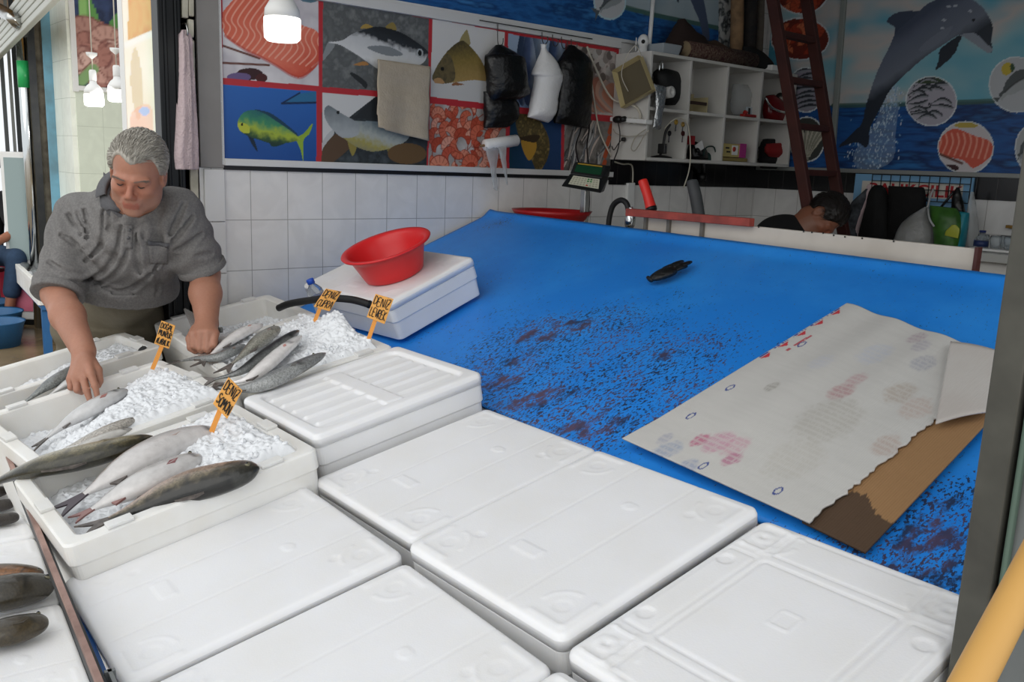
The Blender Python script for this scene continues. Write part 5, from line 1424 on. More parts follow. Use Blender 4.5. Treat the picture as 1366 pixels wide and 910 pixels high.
# power strip, plug, cables
yS = SY0 - .012
t = thing('power_strip', 'white power strip with a black plug on the shelf side', 'power strip', ony(842, 163, yS))
a, q = ony(818, 159, yS), ony(866, 163, yS)
b = MB(); b.bar(a, q, .022, .05, up=NYm); b.build('strip_body', M_whitepl, t, bevel=.004)
b = MB()
for f in (.5, .66, .82):
    c = a + (q - a) * f; b.lathe([(0, 0), (.017, 0), (.017, .004), (.014, .004), (.013, .001), (0, .001)], 18, R=frame((1, 0, 0), NYm), t=c + np.array([0, -.011, 0]))
b.build('socket', mat('socket_grey', '#bdb9b0', .5), t)
c = a + (q - a) * .26
b = MB(); b.ball(c + (0, -.03, 0), (.034, .022, .019)); b.tube([c + (.02, -.03, 0), c + (.05, -.034, .002)], .014, 12); b.build('plug', M_black, t)
b = MB(); cc = [c + (0, -.03, -.01), ony(827, 180, yS - .02), ony(824, 200, yS - .02), ony(817, 218, yS - .02)]; b.tube(spline(cc, 20), .003, 6); tag(b.build('power_cord', M_black), 'black cord hanging from the plug on the shelf side', 'cord')
b = MB(); b.tube(spline([onx(783, 62, .03), onx(792, 85, .04), onx(815, 130, .05), ony(845, 141, yS - .004), ony(853, 150, yS - .004), ony(854, 158, yS - .012)], 40), .0055, 8); b.tube(spline([onx(785, 75, .02), onx(792, 130, .02), onx(800, 175, .03), onx(815, 208, .03)], 30), .004, 8)
tag(b.build('power_cable', M_cord), 'thick off white cable swinging from the bag hooks to the power strip', 'cable')
b = MB(); b.tube(spline([ony(818, 172, yS - .01), ony(822, 178, yS - .01), ony(836, 182, yS - .01), ony(862, 180, yS - .01)], 20), .0022, 6); b.tube(spline([ony(862, 172, yS - .01), ony(848, 183, yS - .016), ony(842, 198, yS - .016), ony(848, 200, yS - .016), ony(860, 180, yS - .016), ony(866, 174, yS - .01)], 30), .0025, 6)
tag(b.build('looped_wire', mat('thin_grey_wire', '#a8a294', .6)), 'thin pale wire looped below the power strip', 'wire')
b = MB(); q = ony(833, 186, yS); b.lathe([(0, 0), (.011, 0), (.009, .016), (0, .016)], 14, R=frame((1, 0, 0), NYm), t=q); b.tube(spline([q + (0, -.012, 0), ony(826, 190, yS - .02), ony(819, 200, yS - .01), ony(816, 195, yS)], 14), .0025, 6)
tag(b.build('cable_grommet', M_black), 'small round black cable outlet low on the shelf side', 'outlet')
# things on the top of the shelf
t = thing('security_camera', 'small white round headed security camera on the shelf corner', 'camera', onx(858, 60, .10))
q = onx(858, 58, .12); q[2] = zt
b = MB(); b.lathe([(0, 0), (.03, 0), (.03, .01), (.022, .016), (.022, .045)], 20, t=q); b.build('base', M_whitepl, t)
b = MB(); b.ball(q + (0, 0, .06), (.028, .028, .034), 18); b.build('head', M_whitepl, t)
b = MB(); b.ball(q + (.018, -.020, .055), .010, 12); b.build('lens', M_black, t)
b = MB(); b.tube([q + (-.02, -.03, .01), q + (-.02, -.03, .075)], .003, 6); b.build('antenna', M_whitepl, t)
b = MB(); b.hexa([np.array(p) for p in [(.06, -1.15, zt), (.22, -1.15, zt), (.22, -1.03, zt), (.06, -1.03, zt), (.05, -1.16, zt + .05), (.23, -1.16, zt + .05), (.23, -1.02, zt + .05), (.05, -1.02, zt + .05)]])
tag(b.build('plastic_tub', mat('cloudy_plastic', '#aab2b8', .3, alpha=.8), bevel=.006), 'cloudy plastic tub on the shelf top beside the camera', 'tub')
b = MB(); pouch(b, [((905, 26), (910, 25), .4), ((895, 44), (922, 40), .8), ((888, 56), (940, 54), 1), ((886, 66), (942, 72), 1), ((890, 72), (938, 82), .6)], W(.10), NX, .07, seed=41, wr=.012); tag(b.build('cloth_heap', mat('dark_brown_cloth', '#2c1f1c', .9)), 'dark brown peaked cloth heap on the shelf top', 'cloth')
t = thing('rolled_rug', 'patterned dark red rug rolled up on the shelf top edge', 'rug', (.15, -.65, zt))
b = MB(); r0 = np.array([.17, -.93, zt + .045]); r1 = np.array([.17, -.36, zt + .045]); b.tube([r0, r0 + (r1 - r0) * .5, r1], .045, 22)
rugm = mat('patterned_rug', '#3a1618', .9, noise=(95, .8, 2), c2='#6f6152'); b.build('roll', rugm, t)
b = MB(); b.lathe([(0, 0), (.018, 0), (.018, .004), (.03, .004), (.03, 0), (.04, 0), (.04, .004), (0, .005)], 20, R=frame((1, 0, 0), NYm), t=r0); b.build('roll_end', mat('rug_backing', '#8c7a5e', .9), t)
b = MB(); b.tube([(.09, -.9, zt + .035), (.09, -.6, zt + .10), (.08, -.30, zt + .04)], [.03, .035, .03], 16); tag(b.build('brown_roll', mat('brown_felt', '#4a382c', .9)), 'plain brown cloth roll behind the patterned rug', 'roll')
b = MB(); pouch(b, [((990, 62), (1008, 66), .5), ((988, 74), (1022, 80), 1), ((990, 88), (1030, 94), .9), ((996, 92), (1030, 98), .4)], W(.14), NX, .07, seed=44, wr=.012); tag(b.build('dark_jacket', mat('black_jacket', '#101214', .8)), 'dark jacket dropped on the shelf top near the corner', 'jacket')
b = MB(); b.box((.19, -.20, zt + .016), (.10, .14, .03)); tag(b.build('white_box', M_whitepl, bevel=.004), 'small flat white box on the shelf top by the ladder', 'box')
for k, (u0, v0, u1, v1, r, c, lb) in enumerate(((984, -30, 984, 62, .036, '#9a7a58', 'pale bare wooden post standing in the shop corner'), (1003, -30, 998, 78, .040, '#1c1a1c', 'black wrapped post beside the pale wooden one'), (1016, -30, 1013, 72, .022, '#5e564c', 'thin grey bark covered post nearest the corner'))):
    x = .11; a = onx(u0, v0, x); q = onx(u1, v1, x); q[2] = zt
    b = MB(); b.tube([a, (a + q) / 2 + (0, .004, 0), q], [r * .95, r, r], 16); tag(b.build('wooden_post', mat('post_wood_%s' % 'abc'[k], c, .8, noise=(20, .5), c2='#3a322a', bump=(40, .4))), lb, 'post', 'posts leaning in the corner')
b = MB(); b.tube([onx(873, -20, .02), onx(867, 50, .02), onx(866, 62, .02)], .011, 12); tag(b.build('white_pipe', M_whitepl), 'thin white pipe running up the banner above the security camera', 'pipe')

# ---- ladder
t = thing('wooden_ladder', 'dark red wooden ladder leaning at the shop corner', 'ladder', (.7, -.5, 0))
M_lad = mat('dark_red_wood', '#4a221c', .65, noise=(9, .5), c2='#2e1512')
def rail(yy, pa, pb):
    a = ony(*pa, yy); q = ony(*pb, yy); d = (q - a); d /= np.linalg.norm(d)
    a2 = a - d * .15; q2 = q + d * ((q[2] - .0) / -d[2]); return a2, q2
ra = rail(-.62, (1031, 0), (1071, 237)); rb_ = rail(-.30, (1076, 0), (1113.5, 237))
for r_ in (ra, rb_):
    b = MB(); b.bar(r_[0], r_[1], .058, .032, up=(0, 1, 0)); b.build('rail', M_lad, t, bevel=.004)
def atz(r_, z): return r_[0] + (r_[1] - r_[0]) * ((r_[0][2] - z) / (r_[0][2] - r_[1][2]))
zl = [ony(1044, 47, -.62)[2]]
zl = [ony(u, v, -.62)[2] for u, v in ((1044, 44), (1053, 103), (1063, 164), (1073, 230))]
st = (zl[0] - zl[-1]) / 3
for k in range(-1, int((zl[0] - .2) / st) + 1):
    z = zl[0] - st * k; b = MB(); b.bar(atz(ra, z), atz(rb_, z), .05, .030, up=(0, 0, 1)); b.build('rung', M_lad, t, bevel=.004)

# ---- counter along the walls behind the board
M_count = mat('counter_marble', '#b9bab6', .3, noise=(5, .3), c2='#9a9c98')
ZC = 1.29
ct = thing('wash_counter', 'pale marble wash counter along the tiled walls behind the board', 'counter', (.3, -1, 0))
b = MB(); b.box((.24, -.95, ZC - .02), (.46, 1.88, .04)); b.box((1.45, -.19, ZC - .02), (1.96, .36, .04)); b.build('top', M_count, ct, bevel=.004)
b = MB(); b.box((1.42, -1.925, ZC - .02), (1.9, .13, .04)); b.build('front_ledge', M_count, ct, bevel=.004)
b = MB(); b.box((1.42, -1.90, ZC / 2 - .02), (1.86, .05, ZC - .04)); b.build('front_panel', M_white, ct)
b = MB(); b.box((.23, -.95, ZC / 2 - .02), (.40, 1.84, ZC - .04)); b.box((1.45, -.17, ZC / 2 - .02), (1.9, .30, ZC - .04)); b.build('base', M_white, ct)
# red basin behind the board
q = onz(736, 284, ZC + .09)
q = onx(736, 284, .22); q[2] = ZC
t = thing('plastic_basin', 'dark red wide basin behind the back edge of the blue board', 'basin', q)
hz = onx(736, 280, .22)[2] - ZC
b = MB(); b.lathe([(0, .001), (.13, .001), (.175, hz * .85), (.186, hz), (.176, hz * .98), (.128, .012), (0, .012)], 44, t=q); b.build('bowl', mat('dark_red_plastic', '#a3191c', .35), t)
# weighing scale head on a pole
ps = onx(783, 240, .36)
t = thing('price_scale', 'black price scale head with green display on a steel pole', 'scale', (ps[0], ps[1], ZC))
fw = CAM - ps; fw[2] = 0; fw /= np.linalg.norm(fw); rtv = np.cross((0, 0, 1), fw); rtv /= np.linalg.norm(rtv)
def sp_(u, v, off=0.0):
    r = sight(u, v); return CAM + r * (((ps - CAM) @ fw) / (r @ fw)) + fw * off
bot = [sp_(749, 248, .085), sp_(801, 257, .085), sp_(806, 256, -.05), sp_(760, 246, -.05)]
mid = [sp_(760, 232, .03), sp_(803, 238, .03), sp_(813, 236, -.05), sp_(768, 230, -.05)]
top = [sp_(767, 216, .0), sp_(808, 221, .0), sp_(816, 221, -.05), sp_(772, 216, -.05)]
b = MB(); b.hexa(bot + mid); b.hexa(mid + top); b.build('housing', mat('black_scale_case', '#151718', .4), t, bevel=.004)
def facequad(A, B_, C_, D_, u0, u1, v0, v1, off, mi, mb, nr):
    f = lambda u, v: (A * (1 - u) + B_ * u) * (1 - v) + (D_ * (1 - u) + C_ * u) * v
    P = [f(u0, v0), f(u1, v0), f(u1, v1), f(u0, v1)]
    mb.hexa([p - nr * .001 for p in P] + [p + nr * off for p in P], mi)
n1 = np.cross(bot[1] - bot[0], mid[0] - bot[0]); n1 /= np.linalg.norm(n1); n1 *= np.sign(n1 @ fw)
n2 = np.cross(mid[1] - mid[0], top[0] - mid[0]); n2 /= np.linalg.norm(n2); n2 *= np.sign(n2 @ fw)
b = MB(); facequad(bot[0], bot[1], mid[1], mid[0], .14, .93, .25, .90, .002, 0, b, n1); b.build('keypad', mat('cream_keys', '#c9c8b4', .5), t)
b = MB()
for r_ in range(4):
    for c_ in range(9): facequad(bot[0], bot[1], mid[1], mid[0], .17 + c_ * .083, .225 + c_ * .083, .30 + r_ * .145, .38 + r_ * .145, .0035, 1 if (c_ in (5, 6) and r_ > 1) else (2 if c_ == 5 and r_ == 0 else 0), b, n1)
b.build('keys', [mat('pale_keys', '#a9a896', .5), mat('green_keys', '#2f7a3c', .5), mat('red_keys', '#b0402c', .5)], t)
b = MB(); facequad(mid[0], mid[1], top[1], top[0], .10, .93, .22, .80, .002, 0, b, n2); b.build('display', mat('green_lcd', '#16402a', .2), t)
b = MB(); facequad(mid[0], mid[1], top[1], top[0], .12, .9, .84, .92, .003, 0, b, n2); b.build('display_print', mat('yellow_print', '#a98a2c', .5), t)
b = MB(); p0 = sp_(781, 252, -.0); b.bar(p0, (p0[0], p0[1], ZC), .03, .03, up=(1, 0, 0)); b.build('pole', M_steel, t, bevel=.003)
b = MB(); b.tube(spline([sp_(786, 255, -.03), sp_(786, 270, -.03), sp_(785, 284, -.03)], 8), .004, 6); b.build('cable', M_black, t)
b = MB(); b.tube(spline([sp_(772, 217, -.03), onx(768, 195, .1), onx(775, 172, .05), onx(776, 150, .04)], 14), .004, 6); b.tube(spline([sp_(785, 217, -.03), onx(783, 195, .1), onx(786, 172, .05), onx(786, 150, .04)], 14), .004, 6); b.build('mains_cable', M_black, t)

# ---- along the back edge of the board
yE = -1.93
t = thing('hose_tap', 'black arched hose with chrome nozzle behind the blue board', 'tap', ony(826, 300, yE))
b = MB(); b.tube(spline([ony(811, 308, yE), ony(813, 290, yE), ony(818, 274, yE), ony(828, 267, yE), ony(836, 272, yE), ony(839, 286, yE)], 26), .0115, 12); b.build('hose', M_rub, t)
b = MB(); p = ony(841, 286, yE - .01); b.lathe([(0, 0), (.018, 0), (.021, -.01), (.021, -.04), (.018, -.05), (.012, -.055), (0, -.056)], 20, t=p); b.lathe([(.007, .03), (.01, .025), (.01, 0), (0, 0)], 16, t=p); b.build('nozzle', M_chrome, t)
b = MB(); p = ony(811, 303, yE); b.lathe([(.0135, -.05), (.0135, 0), (.012, .006), (0, .006)], 16, t=p); b.build('collar', M_steel, t)
# white parapet bar
pT0, pT1 = ony(858, 287, -2.03), ony(1304, 332, -2.03); pz0 = 1.325
t = thing('aluminium_barrier', 'long white aluminium bar standing along the board back edge', 'barrier', (1.6, -2.0, pz0))
dz = lambda p, z: np.array([p[0], p[1], z]); back = np.array([0, .018, 0])
b = MB(); b.hexa([dz(pT0, pz0), dz(pT1, pz0), dz(pT1, pz0) + back, dz(pT0, pz0) + back, pT0, pT1, pT1 + back, pT0 + back]); b.build('bar', mat('worn_white_aluminium', '#d6cfc5', .38, .15, noise=(5, .5), c2='#a89e92'), t, bevel=.003)
b = MB(); b.hexa([dz(pT1, pz0) + (-.006, -.004, 0), dz(pT1, pz0) + (.004, -.004, 0), dz(pT1, pz0) + back + (.004, .004, 0), dz(pT1, pz0) + back + (-.006, .004, 0), pT1 + (-.006, -.004, .004), pT1 + (.004, -.004, .004), pT1 + back + (.004, .004, .004), pT1 + back + (-.006, .004, .004)]); b.build('end_cap', mat('maroon_cap', '#4d2522', .5), t)
for u in (862, 893, 938):
    b = MB(); a = ony(u, 289, -2.036); b.box((a[0], a[1], (a[2] + pz0) / 2), (.014, .012, a[2] - pz0)); b.build('cover_joint', mat('grey_joint', '#77736c', .4, .4), t)
b = MB()
for u, v in ((1012, 303), (1072, 309), (1083, 310), (1098, 311), (1112, 314), (1127, 316), (1150, 318), (1192, 322), (900, 293), (956, 297)):
    p = ony(u, v, -2.032); b.ball(p, (.003, .002, .003), 8)
b.build('rivet', M_black, t)
for k in range(0): pass
# red rusty bar lying on it
a, q = ony(838, 283, -2.07), ony(1003, 297, -2.05)
b = MB(); b.bar(a, q, .034, .028, up=(0, 0, 1)); tag(b.build('steel_angle', mat('rusty_red_bar', '#a8483c', .6, noise=(22, .6), c2='#5c2a22'), bevel=.003), 'rusty red steel bar lying along the board back edge', 'bar')
# red handled tool and grey sleeve
t = thing('sharpening_steel', 'sharpening tool with bright red grip standing behind the red bar', 'tool', ony(872, 300, -1.92))
b = MB(); g0, g1 = ony(857, 240, -1.92), ony(869, 279, -1.92); b.tube(spline([g0, g0 + (g1 - g0) * .08, (g0 + g1) / 2 + (.002, 0, 0), g0 + (g1 - g0) * .92, g1], 14), [.010, .015, .018, .019, .019, .019, .019, .019, .020, .021, .022, .022, .022, .020], 14); b.build('grip', mat('bright_red_grip', '#e0322a', .4), t)
b = MB(); b.tube([g1 - (g1 - g0) * .05, g1 + (g1 - g0) * .06], [.023, .021], 14); b.build('guard', M_black, t)
b = MB(); b.tube([g1, ony(882, 312, -1.92)], .009, 10); b.build('shaft', M_steel, t)
b = MB(); a, q = ony(923, 240, -1.92), ony(935, 306, -1.92); b.tube(spline([a, a + (q - a) * .1, a + (q - a) * .4 + (.004, 0, 0), q], 12), [.012, .020, .021, .022, .022, .023, .023, .023, .023, .023, .023, .023], 14); tag(b.build('grey_sleeve', mat('worn_grey_rubber', '#3f4143', .6, noise=(20, .4), c2='#222426')), 'dark grey worn rubber sleeve standing behind the red bar', 'sleeve')
# white switch box on the wall with its grey duct
b = MB(); a, q = onx(843, 205, .012), onx(843, 244, .012); b.tube(spline([onx(820, 216, .012), onx(830, 219, .012), onx(843, 221, .012), onx(844, 244, .012)], 16), .004, 8); tag(b.build('grey_cable', M_cord), 'grey cable running down the black tile band to the white duct', 'cable')
b = MB(); a, q = onx(841, 244, .012), onx(840, 276, .012); b.bar(a, q, .055, .02, up=(1, 0, 0)); tag(b.build('wall_duct', M_whitepl, bevel=.003), 'short white wall duct below the grey cable', 'duct')
b = MB(); p = onx(937, 236, .03); b.lathe([(0, 0), (.022, 0), (.024, .02), (.02, .04), (0, .042)], 16, t=p - np.array([0, 0, .02])); b.tube(spline([p + (0, 0, .02), onx(938, 222, .06), onx(936, 208, .15), onx(930, 200, .2)], 12), .012, 8)
tag(b.build('hanging_strap', M_bagb), 'black strap with dark weight hanging below the shelf', 'strap')

# ---- signboard, wire grid and bags on the back wall
x0, x1 = ony(1141, 240, -.02)[0], ony(1298, 250, -.02)[0]; zs1 = 1.625; zs0 = 1.30
t = thing('shop_signboard', 'light blue signboard with red serif lettering, half hidden by hung bags', 'signboard', ((x0 + x1) / 2, -.02, zs0))
b = MB(); b.box(((x0 + x1) / 2, -.016, (zs0 + zs1) / 2), (x1 - x0, .014, zs1 - zs0)); b.build('board', mat('sky_blue_board', '#7fb0d6', .5, noise=(4, .3), c2='#5f95c0'), t)
b = MB(); b.box(((x0 + x1) / 2, -.024, 1.552), (x1 - x0 - .09, .002, .075)); b.build('white_band', mat('cream_band', '#d5cfc4', .5), t)
cv = bpy.data.curves.new('lettering', 'FONT'); cv.body = 'BALIK\u00c7ILIK'; cv.size = .082; cv.extrude = .001; cv.align_x = 'CENTER'; cv.offset = .0016
to = bpy.data.objects.new('tmp_text', cv); COL.objects.link(to)
dg_ = bpy.context.evaluated_depsgraph_get(); tm = bpy.data.meshes.new_from_object(to.evaluated_get(dg_)); bpy.data.objects.remove(to)
V = np.array([v.co[:] for v in tm.vertices]); F = [tuple(p.vertices) for p in tm.polygons]
V = np.stack([V[:, 0] * 1.22 + (x0 + x1) / 2 + .02, -.026 - V[:, 2], V[:, 1] + 1.523], -1)
b = MB(); b.add(V, F); b.build('lettering', mat('red_letters', '#b3262c', .5), t)
t = thing('wire_grid', 'black wire grid hanging over the light blue signboard', 'wire grid', ((x0 + x1) / 2, -.05, 1.5))
b = MB(); gx0 = ony(1164, 235, -.05)[0]
for k in range(11):
    x = gx0 + (x1 - gx0) * k / 10; b.tube([(x, -.05, 1.628), (x, -.05, 1.50)], .0025, 6)
for z in (1.625, 1.592, 1.556, 1.50): b.tube([(gx0, -.054, z), (x1, -.054, z)], .0025, 6)
b.build('wires', M_black, t)
FY = Y(-.085)
hang = [('patterned_bag', '#4b4f55', 'dark patterned bag hanging leftmost on the wire grid', [((1156, 252), (1160, 252), .3), ((1138, 270), (1158, 268), .8), ((1134, 282), (1152, 284), .8), ((1124, 300), (1146, 304), 1), ((1118, 320), (1146, 322), .7)], .05, 0),
        ('pink_towel', '#c9b4b6', 'long pink towel hanging on the wire grid', [((1158, 246), (1163, 246), .3), ((1154, 258), (1162, 258), .7), ((1149, 278), (1159, 276), 1), ((1141, 300), (1150, 300), 1), ((1132, 330), (1144, 330), .8)], .025, .004),
        ('black_jacket', '#08090a', 'black jacket hanging beside the pink towel', [((1168, 247), (1176, 247), .4), ((1162, 256), (1183, 256), .9), ((1156, 280), (1186, 280), 1), ((1148, 310), (1188, 310), 1), ((1144, 335), (1190, 335), .8)], .06, .006),
        ('black_apron', '#060607', 'wide black apron hanging in the middle of the wire grid', [((1186, 248), (1232, 250), .7), ((1186, 258), (1235, 260), 1), ((1186, 280), (1235, 284), 1), ((1184, 310), (1228, 312), 1), ((1182, 335), (1220, 338), .8)], .05, .005)]
for nm, c, lb, rows, dep, fo in hang:
    b = MB(); pouch(b, rows, FY, NYm, dep, seed=len(lb), fold=fo, wr=.006)
    mm = mat(nm + '_cloth', c, .85, noise=((30, .8) if nm == 'patterned_bag' else (20, .2)), c2='#101215' if nm == 'patterned_bag' else '#9a8a8c' if 'pink' in nm else '#000000', bump=(60, .3))
    tag(b.build(nm, mm), lb, 'towel' if 'towel' in nm else 'bag' if 'bag' in nm else 'clothing')
FY2 = Y(-.16)
t = thing('clear_bag', 'full milky plastic bag hanging below the red lettering', 'bag', ony(1228, 340, -.16))
b = MB(); pouch(b, [((1235, 276), (1239, 276), .2), ((1220, 286), (1242, 286), .6), ((1206, 298), (1248, 300), .9), ((1198, 314), (1250, 316), 1), ((1190, 332), (1248, 332), 1), ((1188, 348), (1246, 346), .7)], FY2, NYm, .10, seed=51, wr=.008); b.build('sack', mat('milky_film', '#8f9090', .35, bump=(30, .6), noise=(12, .5), c2='#6b6a60'), t)
b = MB(); b.tube(spline([ony(1237, 278, -.17), ony(1240, 266, -.12), ony(1245, 252, -.07)], 10), [.009, .007, .006, .005, .005, .005, .005, .005, .005, .005], 8); b.tube(spline([ony(1238, 278, -.2), ony(1240, 292, -.26), ony(1246, 302, -.27)], 10), .005, 6); b.build('handle_twist', mat('milky_handle', '#b5b8b8', .35), t)
t = thing('printed_carrier_bag', 'green and yellow printed carrier bag with teal side', 'bag', ony(1262, 345, -.16))
b = MB(); pouch(b, [((1241, 274), (1276, 278), .5), ((1242, 290), (1282, 288), .9), ((1246, 306), (1284, 308), 1), ((1247, 326), (1280, 328), 1), ((1246, 346), (1276, 348), .7)], Y(-.20), NYm, .05, seed=55, wr=.006); b.build('front', mat('green_print', '#3c6a26', .4, noise=(18, .7, 2), c2='#23451c'), t)
b = MB(); pouch(b, [((1270, 300), (1275, 300), .6), ((1262, 308), (1280, 306), 1), ((1260, 314), (1278, 318), .6)], Y(-.252), NYm, .006, seed=57, wr=.001); b.build('yellow_patch', mat('yellow_print_patch', '#a7ab3c', .4), t)
b = MB(); pouch(b, [((1280, 282), (1293, 284), .5), ((1278, 300), (1292, 302), .9), ((1274, 322), (1288, 324), 1), ((1270, 346), (1282, 348), .7)], Y(-.17), NYm, .05, seed=59, wr=.004); b.build('side', mat('teal_print', '#1b7d8c', .4), t)
b = MB(); pouch(b, [((1276, 250), (1280, 250), .3), ((1271, 262), (1283, 262), .7), ((1270, 276), (1287, 278), 1), ((1272, 290), (1288, 292), .8)], Y(-.10), NYm, .03, seed=61); b.tube(spline([ony(1255, 277, -.12), ony(1264, 266, -.12), ony(1272, 256, -.11)], 8), .006, 6); tag(b.build('black_bag', M_bagb), 'small black bag with strap hanging above the green printed bag', 'bag')
b = MB(); pouch(b, [((1296, 256), (1299, 256), .3), ((1293, 275), (1302, 275), .8), ((1290, 300), (1305, 302), 1), ((1288, 330), (1306, 330), 1)], Y(-.10), NYm, .05, seed=63, wr=.006); tag(b.build('clear_bag', M_clearbag), 'empty clear bag hanging at the right end of the wire grid', 'bag')
# bottle and glasses on the back counter
q = ony(1306, 345, -.25); q[2] = ZC
t = thing('water_bottle', 'small water bottle with dark label on the counter by the column', 'bottle', q)
hb2 = ony(1306, 307, -.25)[2] - ZC
b = MB(); b.lathe([(0, 0), (.03, 0), (.032, .01), (.032, hb2 * .5), (.028, hb2 * .6), (.014, hb2 * .78), (.012, hb2 * .95), (0, hb2 * .95)], 22, t=q); b.build('bottle_body', M_clear, t)
b = MB(); b.lathe([(.0145, hb2 * .9), (.0145, hb2), (0, hb2)], 16, t=q); b.build('cap', mat('navy_cap', '#1c2c66', .4), t)
b = MB(); b.lathe([(.0328, hb2 * .22), (.0328, hb2 * .5)], 22, t=q); b.build('label_band', mat('navy_label', '#20305c', .4), t)
t = thing('glass_tray', 'shallow white tray of glasses on the counter by the column', 'tray', ony(1328, 348, -.22))
c = ony(1328, 350, -.22); c[2] = ZC
b = MB(); b.box(c + (0, 0, .008), (.20, .14, .012)); b.build('tray', M_whitepl, t, bevel=.004)
for k, (dx, dy) in enumerate(((-.06, -.02), (.0, -.03), (.055, -.015), (.02, .03))):
    p = c + np.array([dx, dy, .015]); b = MB(); b.lathe([(.0, .002), (.02, .002), (.026, .045), (.024, .060), (.0225, .058), (.024, .044), (.018, .006), (0, .006)], 20, t=p)
    o = tag(b.build('drinking_glass', M_clear), ['tumbler at the left end of the white tray', 'tumbler in the middle of the white tray', 'tumbler at the right end of the white tray', 'tumbler at the back of the white tray'][k], 'glass', 'glasses on the tray')
b = MB(); p = ony(1357, 303, -.01); b.box(p + (0, -.02, 0), (.08, .03, .015)); tag(b.build('brass_hook', mat('brass', '#8a6a34', .4, .7), bevel=.002), 'small brass fitting on the tiles by the column', 'fitting')

# ---- big LED bulb in front of the posters
M_glow = mat('lit_diffuser', '#ffffff', .4, emit=('#fffdf4', 2.6))
def bulb(u, v, D, lb, s=1.0, cord_top=None, watt=0):
    c = CAM + sight(u, v) * D
    t = thing('led_bulb', lb, 'light bulb', c, None, 'lit bulbs hanging on cords')
    b = MB(); b.lathe([(0, -.068), (.046, -.066), (.056, -.056), (.057, 0), (.055, .006)], 36, t=c); b.build('diffuser', M_glow, t)
    b = MB(); b.lathe([(.0555, .004), (.053, .03), (.038, .055), (.022, .068), (.019, .085), (0, .086)], 36, t=c); b.build('housing', M_whitepl, t)
    b = MB(); b.lathe([(.0195, .084), (.021, .088), (.021, .14), (.016, .15), (0, .15)], 24, t=c); b.build('socket', M_whitepl, t)
    b = MB(); b.tube([c + (0, 0, .148), c + (.004, 0, .5), c + (0, 0, 2.98 - c[2])], .0035, 8); b.build('cord', M_cord, t)
    if watt:
        ld = bpy.data.lights.new('bulb_light', 'POINT'); lo_ = bpy.data.objects.new('bulb_light', ld); COL.objects.link(lo_); ld.energy = watt; ld.color = (1, .98, .93); ld.shadow_soft_size = .06; lo_.location = c + np.array([0, 0, -.14])
    if cord_top:
        b = MB(); b.lathe([(.0, .21), (.03, .235), (.033, .25), (.01, .25)], 18, t=c); b.build('ceiling_cup', M_whitepl, t)
    return t
bulb(376.5, 26, 2.80, 'large lit bulb hanging in front of the salmon photograph')
